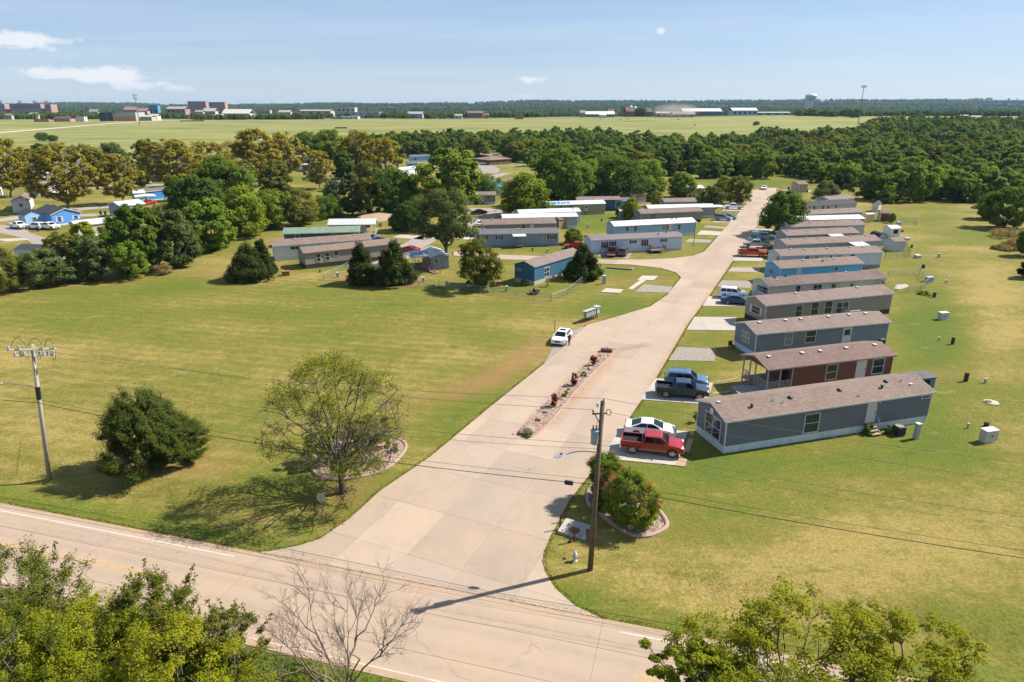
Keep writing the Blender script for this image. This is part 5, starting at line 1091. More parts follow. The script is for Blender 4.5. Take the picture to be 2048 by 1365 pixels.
home('pale tan mobile home end seen behind the tall street tree', (300, 215), (415, 200), 4.6, 'b09e8c', 'brown', cv=Z5b, zt=3.0, wins=[(372, 255, 388, 300)], skirt=SKT)
home('white roofed mobile home far behind the grey green street tree', (1640, 232), (1985, 222), 4.6, '9a8b80', 'white', cv=Zm, zt=3.0)
home('tan gabled home half hidden under the largest trees', (720, 280), (850, 285), 6, 'a58f7c', 'brown', cv=Zm, zt=3.0, rise=1.4, name='house', cat='house')
home('grey blue mobile home behind the end of the navy one', (905, 375), (1100, 372), 4.2, '5d6e7d', 'grey', cv=Zm, zt=2.9)
home('small tan mobile home between the large trees and the grey bush', (1100, 300), (1290, 290), 4.2, '9b8b78', 'brown', cv=Zm, zt=2.9)
home('grey green mobile home with porch behind a small white shed', (930, 606), (1275, 604), 4.6, '6f7c74', 'brown', cv=Z3, zt=3.0, rise=.75, wins=[(968, 615, 1000, 650), (1165, 612, 1200, 650)], doors=[(1100, 612, 1130, 690)])
rbl, _ = home('small pale home with bright blue roof', (1150, 510), (1368, 505), 4.6, 'a9c2cc', 'blue', cv=Z3, zt=3.0, rise=.8, wins=[(1205, 522, 1270, 560)])
home('mobile home with brown roof behind the bright blue roofed one', (1185, 440), (1560, 438), 4.6, '857b76', 'brown', cv=Z3, zt=3.0, wins=[(1285, 448, 1330, 475), (1400, 446, 1440, 475)])
# taupe group at the west
rm1, Lm1 = home('grey home with ribbed white metal roof and a railed end porch', (808, 1085), (1388, 1078), 4.8, '84807e', 'ribw', cv=Z2, zt=3.1, zs=.5, rise=.95, wins=[(1018, 1092, 1057, 1122)], doors=[(1178, 1092, 1216, 1170)], corner=False)
for c in rm1.children:
    if c.name.startswith(('wall', 'skirt')):
        bm = bmesh.new(); bm.from_mesh(c.data)
        for v in bm.verts:
            if v.co.x > Lm1 - 2.6: v.co.x = Lm1 - 2.6
        bm.to_mesh(c.data); bm.free()
for (a_, b_) in ((Lm1 - .1, .1), (Lm1 - .1, 4.6), (Lm1 - 2.5, .1)): MB().box(a_ - .07, a_ + .07, b_ - .07, b_ + .07, -.05, 3.0).build('porch_post', TRIM, rm1)
for k in range(8): MB().box(Lm1 - 2.55 + .31 * k, Lm1 - 2.26 + .31 * k, .05, 4.7, .48, .53).build('deck_board', WOODW, rm1)
railing((Lm1 - 2.5, .1, 0), (Lm1 - .1, .1, 0), .65, 1.5, rm1, TRIM); railing((Lm1 - .1, .1, 0), (Lm1 - .1, 4.6, 0), .65, 1.5, rm1, TRIM)
for k in range(3): MB().box(Lm1 + .3 * k, Lm1 + .28 + .3 * k, .5, 1.6, .34 - .13 * k, .38 - .13 * k).build('porch_step', WOODW, rm1)
home('dark navy mobile home with pale green roof', (270, 1192), (1197, 1166), 4.7, '2c3442', 'green', cv=Z2, zt=3.0, rise=.85, wins=[(413, 1203, 484, 1268), (848, 1190, 932, 1235, 'd2'), (1100, 1178, 1180, 1225, 'd2')], skirt=SKD)
home('white mobile home with long brown roof between the navy and taupe homes', (150, 1342), (1345, 1256), 4.7, 'b5b7b8', 'brown', cv=Z2, zt=3.1, rise=.8, wins=[(362, 1345, 490, 1375, 'd2')], vents=3, ventpos=[(.62, .1, 'box')])
rtp, Ltp = home('taupe mobile home with brown roof and dark slatted skirt', (312, 461), (885, 401), 4.7, '6f675f', 'brown', cv=Zp, zt=3.15, zs=.85, rise=.7, wins=[(384, 462, 416, 508), (436, 457, 468, 500), (487, 448, 521, 474)], skirt=SKD, trim=wallm('5a534c'))
rte, Lte = None, None
Ate = P(1069, 572); dte = Vector((.62, .785, 0)).normalized()
e = dte * 15.5 + Ate
def project(p): dp = p[1] * cP + (CAMH - p[2]) * sP; return CX + p[0] / dp * FPX, CY + ((CAMH - p[2]) * cP - p[1] * sP) / dp * FPX
LL = project(Ate + Vector((0, 0, 3.25))); RR = project(e + Vector((0, 0, 3.25)))
rte, Lte = home('teal blue mobile home with brown roof and pale block skirt', LL, RR, 4.4, '24485a', 'taupe', zt=3.25, zs=.8, rise=.75, oh=.12, skirt=SKT, trim=wallm('2c5062'), wins=[Zt(648, 342) + Zt(712, 440) + ('d2',)], ends=[Zt(322, 342) + Zt(377, 373) + ('v',)], ventpos=[(.25, .8, 'pipe'), (.6, .8, 'box')])
# brick house with hipped roof
def hip(label, corners, zt, rise, wall, roof, wallmat=None, name='house'):
    a, b, c = [P(*q) for q in corners]; d = (b - a); L = d.length; d.normalize(); nb = Vector((-d.y, d.x, 0)); w = max(abs((c - a).dot(nb)), 6.0)
    root = thing(name, label, 'house', a, math.atan2(d.y, d.x)); MB().box(0, L, 0, w, -.1, zt).build('wall', wallmat or wallm(wall), root); o = .5; h = w / 2
    MB().add([(-o, -o, zt), (L + o, -o, zt), (L + o, w + o, zt), (-o, w + o, zt), (h, h, zt + rise), (L - h, h, zt + rise), (-o, -o, zt - .15), (L + o, -o, zt - .15), (L + o, w + o, zt - .15), (-o, w + o, zt - .15)],
             [(0, 1, 5, 4), (1, 2, 5), (2, 3, 4, 5), (3, 0, 4), (0, 6, 7, 1), (1, 7, 8, 2), (2, 8, 9, 3), (3, 9, 6, 0), (9, 8, 7, 6)]).build('roof', ROOFS[roof], root)
    for k in range(3): window(root, L * (.2 + .28 * k), 1.0, 1.2, 1.2); window(root, L * (.2 + .28 * k), 1.0, 1.2, 1.2, 'back', off=w)
    return root
BRICK = M('brick_red', (.21, .095, .07), .9, .2, 2)
hip('red brick house with hipped brown roof at the edge of the wood', [(979, 331), (1022, 328), (1040, 318)], 2.7, 2.2, None, 'brown', BRICK)
# older homes at the west
def gable_home(label, a, b, depth, zt, wall, roof, rise=1.2, wins=(), zs=.5, skirt=SKW, wing=0, group=None, name='mobile_home', cat='mobile home', cv=None):
    """a home whose gable end a-b faces the camera and whose length runs away from it"""
    cv = cv or (lambda x, y: (x, y)); A = P(*cv(*a)); B = P(*cv(*b)); d = B - A; w = d.length; d.normalize(); nb = Vector((-d.y, d.x, 0))
    root = thing(name, label, cat, A, math.atan2(d.y, d.x), group); wm = wallm(wall); o = .25
    MB().prism([(0, zs), (w, zs), (w, zt), (w / 2, zt + rise - .05), (0, zt)], 0, depth, 'y').build('wall', wm, root); MB().box(.03, w - .03, .03, depth - .03, -.05, zs).build('skirt', skirt, root)
    k = rise / (w / 2); MB().prism([(-o, zt - k * o), (w / 2, zt + rise), (w + o, zt - k * o), (w + o, zt - k * o + .12), (w / 2, zt + rise + .12), (-o, zt - k * o + .12)], -o, depth + o, 'y').build('roof', ROOFS[roof], root)
    f = MB()
    for (y0, y1) in ((-o, w / 2), (w + o, w / 2)): za, zb = zt - k * o, zt + rise; f.add([(y0, -o - .03, za - .08), (y1, -o - .03, zb - .08), (y1, -o - .03, zb + .11), (y0, -o - .03, za + .11), (y0, -o - .004, za - .08), (y1, -o - .004, zb - .08), (y1, -o - .004, zb + .11), (y0, -o - .004, za + .11)], [(0, 1, 2, 3), (7, 6, 5, 4), (3, 2, 6, 7), (0, 4, 5, 1), (0, 3, 7, 4), (1, 5, 6, 2)])
    f.build('fascia', TRIM, root)
    for q in wins: window(root, w * q[0], q[1], q[2], q[3], 'front', None, q[4] if len(q) > 4 else '')
    for k_ in range(3): window(root, depth * (.2 + .27 * k_), zs + .9, .9, 1.0, 'left')
    for k_ in range(3): window(root, depth * (.2 + .27 * k_), zs + .9, .9, 1.0, 'right', off=w)
    return root, w
gable_home('white mobile home with brown roof by the older street', (162, 632), (362, 620), 16, 3.1, 'b9bab6', 'brown', .8, [(.42, 1.4, .9, 1.1, 'sw')], cv=Z1)
rbh, wbh = gable_home('blue house with charcoal gable roof by the parked white cars', (642, 800), (985, 760), 12, 3.0, '4f7fc0', 'dark', 1.3, [(.18, 1.0, 1.0, 1.3, 'sw'), (.75, 1.2, 1.1, 1.0, 'sw')], cv=Z1, name='house', cat='house')
MB().prism([(-4.2, .0), (0, .0), (0, 2.9), (-2.1, 3.9), (-4.2, 2.9)], 6, 11, 'y').build('wing_wall', wallm('7fa3cc'), rbh); MB().prism([(-4.5, 2.8), (-2.1, 3.95), (.2, 2.8), (.2, 2.92), (-2.1, 4.07), (-4.5, 2.92)], 5.7, 11.2, 'y').build('wing_roof', ROOFS['dark'], rbh); window(rbh, -2.6, 1.0, 1.0, 1.1, 'front', off=6.0)
home('tan mobile home with white roof half hidden by the thicket', (905, 797), (1640, 715), 4.6, 'a8977f', 'white', cv=Z1, zt=3.0, rise=.8, ventpos=[(.48, .5, 'cap')])
gable_home('grey house with blue grey metal roof behind the thicket', (1325, 668), (1480, 690), 7, 3.0, '7b8796', 'white', 1.0, cv=Z1, name='house', cat='house')
home('low white home with dark roof behind the field edge trees', (140, 1090), (740, 1105), 4.8, 'b3b3b1', 'dark', cv=Z1, zt=3.0)
gable_home('tan mobile home with white skirt end and rust shutters under the sycamore', (345, 428), (470, 430), 14, 3.2, '9a8c7e', 'taupe', .9, zs=1.1, cv=Z1)
rlw, _ = home('long white trimmed mobile home at the back of the older park', (120, 105), (525, 100), 4.6, 'a08d80', 'taupe', cv=Z1, zt=3.0)
home('white mobile home with covered porch in front of the long trimmed one', (240, 160), (525, 150), 4.6, 'c2c0bb', 'white', cv=Z1, zt=2.9)
home('mobile home with blue striped skirt beside the white porch', (250, 240), (525, 215), 4, '5f82ad', 'white', cv=Z1, zt=2.6)
home('bright blue long mobile home by the carport', (1755, 385), (2060, 355), 4.6, '2a72ad', 'grey', cv=Z1, zt=3.0, zs=.3, rise=.7)
home('teal home beside the carport', (1600, 405), (1750, 395), 4, '2b8390', 'white', cv=Z1, zt=2.8)
gable_home('blue grey cottage with white gable trim among the older homes', (1840, 262), (1950, 268), 8, 3.0, '6f8098', 'white', 1.5, [(.4, 1.2, .9, .9)], cv=Z1, name='house', cat='house')
home('pale home behind the golden sycamore of the older park', (915, 90), (1060, 85), 4.5, 'c0bcb6', 'brown', cv=Z1, zt=2.9)
for (L_, R_, wl, rf, lab) in [((395, 218), (570, 215), 'b59a86', 'brown', 'tan home with brown roof in the gap of the golden trees'), ((690, 165), (830, 205), 'b8aaa0', 'brown', 'pale home beyond the rust gold sycamore'), ((350, 330), (545, 370), 'c6cbd0', 'white', 'white home with pale metal roof in the gap of the golden trees'),
                              ((415, 270), (560, 275), '476f9e', 'white', 'blue home behind the pale metal roof'), ((1290, 300), (1475, 295), 'a09890', 'white', 'white roofed home hidden behind golden sycamores'), ((1810, 262), (2060, 255), '6a93c2', 'grey', 'pale blue long home below the far wood'),
                              ((1700, 425), (1920, 395), 'd0d0cc', 'white', 'white home with white roof beside the golden sycamore'), ((830, 590), (1080, 575), '8d8178', 'grey', 'home with grey roof half hidden by the grey green tree'), ((1770, 348), (1900, 345), '5c7894', 'grey', 'blue home behind the white roofed one'), ((1335, 465), (1510, 440), '8fa2b5', 'white', 'pale blue home below the golden pair'),
                              ((940, 200), (1120, 240), 'a29a92', 'grey', 'grey roofed home behind the dark tree of the golden row')]:
    home(lab, L_, R_, 4.5, wl, rf, cv=Z2, zt=3.0, wins=[(L_[0] + 40, L_[1] + 20, L_[0] + 75, L_[1] + 55)])
# ---------------------------------------------------------------- sheds, carports, cabins
def shed(label, a, b, depth, h, wall, roof, rise=.6, doors=True, name='shed', doorm=None, dw=.5, arch=False, cv=None, kind='groove', group='sheds', ridge='x', df='front', opening=False):
    cv = cv or (lambda x, y: (x, y)); A = G(*cv(*a)); B = G(*cv(*b)); d = B - A; w = d.length; d.normalize(); root = thing(name, label, 'shed', A, math.atan2(d.y, d.x), group); wm = wallm(wall, kind) if isinstance(wall, str) else wall
    if arch:
        q = [(w / 2 - w / 2 * math.cos(math.pi * i / 12), h * .45 + h * .55 * math.sin(math.pi * i / 12)) for i in range(13)]
        MB().prism([(0, -.05)] + q + [(w, -.05)], 0, depth, 'y').build('wall', wm, root)
        q2 = [(w / 2 - (w / 2 + .12) * math.cos(math.pi * i / 12), h * .45 + (h * .55 + .1) * math.sin(math.pi * i / 12)) for i in range(13)]
        MB().prism(q2 + [(x_, z_ - .06) for x_, z_ in [(w / 2 - (w / 2 + .07) * math.cos(math.pi * i / 12), h * .45 + (h * .55 + .08) * math.sin(math.pi * i / 12)) for i in range(12, -1, -1)]], -.1, depth + .1, 'y').build('roof', ROOFS[roof], root)
    elif ridge == 'x':
        MB().prism([(0, -.05), (depth, -.05), (depth, h), (depth / 2, h + rise - .04), (0, h)], 0, w, 'x').build('wall', wm, root); o = .14; k = rise / (depth / 2)
        MB().prism([(-o, h - k * o), (depth / 2, h + rise), (depth + o, h - k * o), (depth + o, h - k * o + .07), (depth / 2, h + rise + .07), (-o, h - k * o + .07)], -o, w + o, 'x').build('roof', ROOFS[roof], root)
    else:
        MB().prism([(0, -.05), (w, -.05), (w, h), (w / 2, h + rise - .04), (0, h)], 0, depth, 'y').build('wall', wm, root); o = .14; k = rise / (w / 2)
        MB().prism([(-o, h - k * o), (w / 2, h + rise), (w + o, h - k * o), (w + o, h - k * o + .07), (w / 2, h + rise + .07), (-o, h - k * o + .07)], -o, depth + o, 'y').build('roof', ROOFS[roof], root)
    if doors:
        for s in (0, 1):
            m_ = MB(); x0 = w * dw - .85 + s * .87; m_.box(x0, x0 + .83, -.05, -.004, .08, min(h - .1, 1.95))
            o_ = m_.build('door', doorm or DOORM, root); MB().box(x0 + (.70 if s == 0 else .08), x0 + (.75 if s == 0 else .13), -.09, -.05, .9, 1.1).build('door_handle', BLACK, o_)
    if opening: MB().box(w * .3, w * .75, -.06, -.004, h * .35, h * .8).build('opening', DARK, root)
    if not arch:
        for xx in (-.03, w - .07): MB().box(xx, xx + .1, -.03, -.003, 0, h - .1).build('corner_trim', TRIM, root)
    return root
Z6 = ZC(1708, 400, 6.012)
RDB = M('door_red_brown', (.17, .05, .035), .7, .15, 3)
shed('white shed with dark gable roof at the far end of the east lawn', (208, 138), (285, 145), 2.8, 2.3, 'a9acac', 'dark', .7, cv=Z6, ridge='y')
shed('tan shed with red brown double doors', (303, 258), (415, 262), 2.8, 2.3, 'a08b76', 'brown', .6, doorm=RDB, cv=Z6)
shed('beige storage cabinet shed behind the white roofed home', (148, 275), (228, 270), 1.6, 2.2, 'b39a70', 'white', .2, cv=Z6, doors=False)
shed('small white shed with a dark opening on the east lawn', (430, 445), (545, 440), 2.6, 2.0, 'b9bcbf', 'white', .5, cv=Z6, doors=False, opening=True)
shed('arched shed at the end of the grey home', (280, 548), (380, 545), 3.2, 2.7, '8f979f', 'dark', cv=Z6, arch=True, doors=False)
shed('large grey shed with brown roof inside the wire fence', (465, 625), (600, 620), 3.2, 2.2, '9fa2a6', 'taupe', .6, cv=Z6, doors=False)
shed('tan storage shed with double doors beside the pale roofed home', (232, 716), (432, 690), 2.6, 2.5, '8a705c', 'brown', .6, cv=Zm, doorm=M('door_tan', '#9a7f68', .7, .1))
shed('rusty roofed shed beside the grey brown home', (955, 592), (1120, 590), 3.0, 2.2, '7f8b92', 'rust', .6, cv=Zm, doors=False)
shed('small white playhouse shed in front of the grey green home', (1008, 718), (1068, 720), 2.2, 2.4, 'c3c6c4', 'white', 1.0, cv=Z3, ridge='y', doorm=DARK)
shed('mint green shed beside the rust gold sycamore', (890, 532), (970, 530), 2.6, 2.3, 'b8dcd2', 'white', .9, cv=Z2, ridge='y', doors=False, opening=True)
shed('low dark roofed shed behind the far end of the nearest home', (1822, 781), (1868, 776), 1.8, 1.3, '4a5563', 'grey', .2, doors=False, opening=True)
shed('small white outbuilding cut by the picture edge', (-10, 430), (30, 428), 2.5, 2.2, 'c8c8c4', 'white', .5, cv=Z1, doors=False)
shed('little beige shed between the older street and the tree', (880, 545), (960, 530), 2.2, 2.2, 'c5c2ba', 'white', .5, cv=Z1, doors=False) if False else None
def carport(label, a, b, depth, h, roof, cv=None):
    cv = cv or (lambda x, y: (x, y)); A = P(*cv(*a)); B = P(*cv(*b)); d = B - A; w = d.length; d.normalize(); root = thing('carport', label, 'carport', A, math.atan2(d.y, d.x))
    for (x_, y_) in ((0.1, .1), (w - .1, .1), (.1, depth - .1), (w - .1, depth - .1), (w / 2, depth - .1)): MB().box(x_ - .05, x_ + .05, y_ - .05, y_ + .05, -.05, h).build('post', TRIM, root)
    MB().prism([(-.2, h), (w + .2, h), (w + .2, h + .1), (w / 2, h + .35), (-.2, h + .1)], -.2, depth + .2, 'y').build('roof', ROOFS[roof], root); return root
carport('white roofed carport sheltering a red car in the older park', (1650, 545), (1885, 530), 6, 2.4, 'white', Z1)
rcp = carport('metal carport with blue tarp roof beside the grey cabin', (826, 542), (866, 538), 5, 2.5, 'white')
tp = MB()
for k in range(9): x0 = .1 + k * .45; y0 = rr_.uniform(0, 2.0); zk = 2.5 + .12 + min(x0, 4.2 - x0) * .12; tp.add([(x0, y0, zk + .02), (x0 + .5, y0 + .3, zk + .08), (x0 + .45, y0 + 2.6, zk + .08), (x0 - .05, y0 + 2.4, zk + .02)], [(0, 1, 2, 3)])
tp.build('tarp', M('faded_tarp', (.16, .30, .45), .5, .4, 2), rcp)
gable_home('grey cabin with shiny metal roof behind the twin cedars', (862, 540), (898, 537), 7, 2.5, '767b82', 'white', .6, [(.2, 1.2, .8, .9)], zs=.2, skirt=SKG, name='cabin', cat='cabin')
# ---------------------------------------------------------------- things fixed on or standing by the homes
def satellite_dish():
    h_, A_, d_, n_, Ln_, w_ = HOMES['cream mobile home with stained brown roof and a satellite dish']; p = A_ + d_ * (Ln_ * .93) - n_ * .9
    root = thing('satellite_dish', 'grey satellite dish on a pole beside the cream home', 'satellite dish', p, .6)
    MB().tube([(0, 0, -.05), (0, 0, 2.3)], .05, 6).build('pole', STEEL, root); mb = MB(); rings = []
    for r_, dy in ((.02, .12), (.35, .08), (.6, 0), (.75, -.1)): rings.append([(r_ * math.cos(q) * 1.05, dy + .0, r_ * math.sin(q)) for q in [2 * math.pi * i / 16 for i in range(16)]])
    mb.loft(rings, False); o = mb.build('dish', M('dish_grey', (.07, .075, .08), .6), root, True); o.location = (0, -.15, 2.45); o.rotation_euler = (-.5, 0, 0); o.modifiers.new('thick', 'SOLIDIFY').thickness = .03
    MB().tube([(0, -.15, 2.2), (0, -.75, 2.55)], .02, 5).build('feed_arm', STEEL, root)
satellite_dish()
# ---------------------------------------------------------------- vehicles
def paint(name, col, metal=.0):
    return M('paint_' + name, lin(col), .32, .03, .7, metal=metal, coat=.8, spec=.5)
TYRE = M('tyre_rubber', (.02, .02, .021), .85, .1, 8); RIM = M('alloy_rim', (.55, .56, .58), .3, .1, 5, metal=.8); LAMPW = M('headlight_lens', (.75, .78, .8), .12, .05); LAMPR = M('taillight_red', (.32, .012, .012), .2, .05)
CHROME = M('chrome', (.7, .7, .71), .18, .05, 3, metal=1.0); GRILLE = M('grille_black', (.015, .015, .016), .5); PLATE = M('number_plate', (.6, .6, .58), .5)
SPEC = {  # length, width, sill, belt, roof, hood height, wheel radius, front axle, rear axle, greenhouse: windshield base, roof front, roof rear, rear base
    'sedan': dict(L=4.8, W=1.82, sill=.28, belt=.98, roof=1.46, nose=.72, tail=1.02, wr=.33, fa=.95, ra=3.72, gh=(1.12, 2.2, 3.2, 4.36), trunk=1.02),
    'hatch': dict(L=4.35, W=1.82, sill=.27, belt=.98, roof=1.48, nose=.76, tail=1.05, wr=.32, fa=.88, ra=3.5, gh=(1.0, 1.95, 3.5, 4.16), trunk=1.02),
    'suv': dict(L=4.8, W=1.9, sill=.38, belt=1.12, roof=1.75, nose=.95, tail=1.12, wr=.37, fa=.95, ra=3.8, gh=(1.2, 2.0, 4.38, 4.7), trunk=1.1),
    'pickup': dict(L=5.6, W=1.95, sill=.48, belt=1.22, roof=1.84, nose=1.05, tail=1.22, wr=.41, fa=1.0, ra=4.55, gh=(1.32, 2.0, 3.5, 3.74), trunk=1.22),
}
def vehicle(kind, label, mat, loc, yaw, name=None, cat=None, rim=None, cargo=None, group=None, topper=False, sunroof=False, roofmat=None):
    s = SPEC[kind]; L, W, sill, belt = s['L'], s['W'], s['sill'], s['belt']; wr = s['wr']; hw = W / 2; pk = kind == 'pickup'
    root = thing(name or {'sedan': 'parked_car', 'hatch': 'parked_car', 'suv': 'parked_suv', 'pickup': 'pickup_truck'}[kind], label, cat or {'sedan': 'car', 'hatch': 'car', 'suv': 'SUV', 'pickup': 'pickup truck'}[kind], loc, yaw, group)
    # local axes: x forward with the nose at +L/2, y left
    X = lambda d: L / 2 - d
    def arch(c): return [(X(c) + (wr + .07) * math.cos(a), wr + (wr + .07) * math.sin(a)) for a in [math.pi * (0.04 + .92 * i / 9) for i in range(10)]]
    cut = s['gh'][3] + .02 if pk else None
    lowb = .95 if pk else None
    top = [(X(.0), sill + .12), (X(.02), s['nose'] - .12), (X(.10), s['nose']), (X(.45), s['nose'] + (belt - s['nose']) * .55), (X(s['gh'][0] - .05), belt - .01), (X(s['gh'][0] + .2), belt + .015)]
    h0, h1 = s['nose'], belt; top[3:5] = [(X(.1 + (s['gh'][0] - .15) * q), h0 + (h1 - h0) * math.sin(q * math.pi / 2) ** .9) for q in (.15, .35, .6, .85, 1.0)]
    if pk: top += [(X(cut), belt + .015), (X(cut), belt * .74), (X(L - .05), belt * .74), (X(L), sill + .15)]
    else: top += [(X(s['gh'][3] - .2), belt + .03), (X(L - .35), s['trunk'] + .03), (X(L - .06), s['tail'] - .06), (X(L), s['tail'] - .35), (X(L), sill + .1)]
    bot = [(X(L - .06), sill)] + arch(s['ra'])[::-1][0:0] + [(x_, z_) for x_, z_ in sorted(arch(s['ra']), key=lambda p: p[0])] + [(x_, z_) for x_, z_ in sorted(arch(s['fa']), key=lambda p: p[0])] + [(X(.06), sill)]
    bot = [(x_, max(z_, sill)) for x_, z_ in bot]
    prof = top + bot
    cx_ = sum(p[0] for p in prof) / len(prof); cz = (sill + belt) / 2
    def inset(k, dz): return [(cx_ + (x_ - cx_) * (1 - k), cz + (z_ - cz) * (1 - dz) if z_ > cz else z_) for x_, z_ in prof]
    rings = []
    for y_, k, dz in ((-hw + .02, .012, .10), (-hw, .004, .22), (-hw + .13, .0, .0), (hw - .13, .0, .0), (hw, .004, .22), (hw - .02, .012, .10)): pass
    for y_, k, dz in ((-hw, .012, .16), (-hw + .07, .004, .03), (-hw + .22, 0, 0), (hw - .22, 0, 0), (hw - .07, .004, .03), (hw, .012, .16)):
        rings.append([(x_, y_, z_) for x_, z_ in inset(k, dz)])
    mb = MB(); mb.loft(rings); body = mb.build('body', mat, root)
    bm = bmesh.new(); bm.from_mesh(body.data); bmesh.ops.triangulate(bm, faces=[f for f in bm.faces if len(f.verts) > 4]); bmesh.ops.recalc_face_normals(bm, faces=bm.faces); bm.to_mesh(body.data); bm.free(); body.data.polygons.foreach_set('use_smooth', [True] * len(body.data.polygons)); body.data.set_sharp_from_angle(angle=math.radians(38))
    MB().box(X(L - .1), X(.1), -hw + .17, hw - .17, sill - .02, wr + .32).build('underbody', BLACK, root)
    # cabin
    a, b_, c, d = s['gh']; rz_ = s['roof']; y0, y1 = hw - .04, hw - .21
    base = [(X(a), y0, belt - .02), (X(d), y0, belt - .02), (X(d), -y0, belt - .02), (X(a), -y0, belt - .02)]
    rtop = [(X(b_), y1, rz_ - .05), (X(c), y1, rz_ - .05), (X(c), -y1, rz_ - .05), (X(b_), -y1, rz_ - .05)]
    rt2 = [(X(b_ + .14), y1 - .1, rz_), (X(c - .14), y1 - .1, rz_), (X(c - .14), -y1 + .1, rz_), (X(b_ + .14), -y1 + .1, rz_)]
    MB().loft([base, rtop, rt2]).build('cabin', roofmat or mat, root)
    V = lambda p: Vector(p)
    def panel(nm, q, m_=CARGL, off=.008, parent=root):
        q = [V(p) for p in q]; nn = (q[1] - q[0]).cross(q[2] - q[0]).normalized(); ce = sum(q, Vector()) / len(q)
        if nn.dot(ce - Vector((X((a + d) / 2), 0, belt))) < 0: nn = -nn
        q2 = [p + nn * off for p in q]; return MB().add(q + q2, [tuple(range(len(q)))[::-1], tuple(range(len(q), 2 * len(q)))] + [(i, (i + 1) % len(q), len(q) + (i + 1) % len(q), len(q) + i) for i in range(len(q))]).build(nm, m_, parent)
    def lerp4(q, u0, u1, v0, v1):
        q = [V(p) for p in q]; f = lambda u, v: (q[0] * (1 - u) + q[1] * u) * (1 - v) + (q[3] * (1 - u) + q[2] * u) * v
        return [f(u0, v0), f(u1, v0), f(u1, v1), f(u0, v1)]
    panel('windshield', lerp4([base[0], base[3], rtop[3], rtop[0]], .06, .94, .08, .93)); panel('rear_window', lerp4([base[1], base[2], rtop[2], rtop[1]], .08, .92, .14, .9))
    for sgn in (0, 1):
        q = [base[0], base[1], rtop[1], rtop[0]] if sgn == 0 else [base[3], base[2], rtop[2], rtop[3]]
        spl = (.07, .50, .94) if kind != 'suv' else (.06, .38, .66, .95)
        for i in range(len(spl) - 1): panel('side_window', lerp4(q, spl[i] + .012, spl[i + 1] - .012, .12, .88))
    if sunroof: MB().box(X(c - .5), X(b_ + .25), -.4, .4, rz_ - .02, rz_ + .006).build('sunroof', CARGL, root)
    if kind == 'suv':
        for y_ in (-y1 + .12, y1 - .12): MB().tube([(X(b_ + .3), y_, rz_), (X(b_ + .4), y_, rz_ + .06), (X(c - .4), y_, rz_ + .06), (X(c - .2), y_, rz_)], .02, 5).build('roof_rail', CHROME, root)
    if pk:   # open cargo bed
        bz0, bz1 = belt * .745, belt + .03; x0, x1 = X(L - .02), X(cut + .01)
        for sg in (-1, 1):
            ya, yb = sorted((sg * (hw - .0), sg * (hw - .13))); MB().box(x0, x1, ya, yb, bz0 - .3, bz1).build('bed_side', mat, root, bevel=.015)
        tg = MB().box(x0 - .03, x0 + .05, -hw + .14, hw - .14, bz0 - .28, bz1 - .01).build('tailgate', mat, root); MB().box(x0 - .05, x0 - .03, -.18, .18, bz1 - .2, bz1 - .13).build('tailgate_handle', BLACK, tg)
        MB().box(x0 + .05, x1, -hw + .14, hw - .14, bz0 - .02, bz0 + .03).build('bed_floor', DARK, root); MB().box(x1 - .05, x1 - .01, -hw + .14, hw - .14, bz0, bz1).build('bed_front', DARK, root)
        for sg in (-1, 1): MB().box(x0 + .06, x1 - .05, *sorted((sg * (hw - .14), sg * (hw - .145))), bz0, bz1 - .02).build('bed_liner', DARK, root)
        MB().box(x0 - .14, x0 - .02, -hw + .1, hw - .1, sill + .02, sill + .2).build('rear_bumper', CHROME, root)
        if topper: MB().loft([[(x0, -hw + .06, bz1), (x1 - .02, -hw + .06, bz1), (x1 - .02, hw - .06, bz1), (x0, hw - .06, bz1)], [(x0 + .12, -hw + .25, bz1 + .5), (x1 - .02, -hw + .25, bz1 + .55), (x1 - .02, hw - .25, bz1 + .55), (x0 + .12, hw - .25, bz1 + .5)]]).build('bed_cap', mat, root)
    for (ax, sgn) in ((s['fa'], 1), (s['fa'], -1), (s['ra'], 1), (s['ra'], -1)):
        w_ = .23; yc = sgn * (hw - .10); m_ = MB()
        prof_ = [(.55, -w_ / 2), (.93, -w_ / 2), (1.0, -w_ / 3), (1.0, w_ / 3), (.93, w_ / 2), (.55, w_ / 2)]
        rr = [[(X(ax) + r_ * wr * math.cos(q), yc + y_, wr + r_ * wr * math.sin(q)) for q in [2 * math.pi * i / 18 for i in range(18)]] for r_, y_ in prof_]
        m_.loft(rr); wh = m_.build('wheel', TYRE, root, True)
        o_ = MB(); ye = yc + sgn * (w_ / 2 - .02)
        ring = [[(X(ax) + r_ * wr * math.cos(q), ye + y_ * sgn, wr + r_ * wr * math.sin(q)) for q in [2 * math.pi * i / 18 for i in range(18)]] for r_, y_ in ((.72, -.05), (.72, .026), (.62, .03), (.60, -.02), (.2, -.02), (.18, .025), (.02, .03))]
        o_.loft(ring, False)
        for i in range(5):
            q = 2 * math.pi * i / 5; u_ = Vector((math.cos(q), 0, math.sin(q))); t_ = Vector((-math.sin(q), 0, math.cos(q))); ce = Vector((X(ax), ye, wr)); f_ = Vector((0, sgn * .028, 0))
            o_.add([ce + u_ * .12 * wr + t_ * .13 * wr + f_, ce + u_ * .64 * wr + t_ * .09 * wr + f_, ce + u_ * .64 * wr - t_ * .09 * wr + f_, ce + u_ * .12 * wr - t_ * .13 * wr + f_], [(0, 1, 2, 3)])
        o_.build('rim', rim or RIM, wh)
    nz = s['nose']
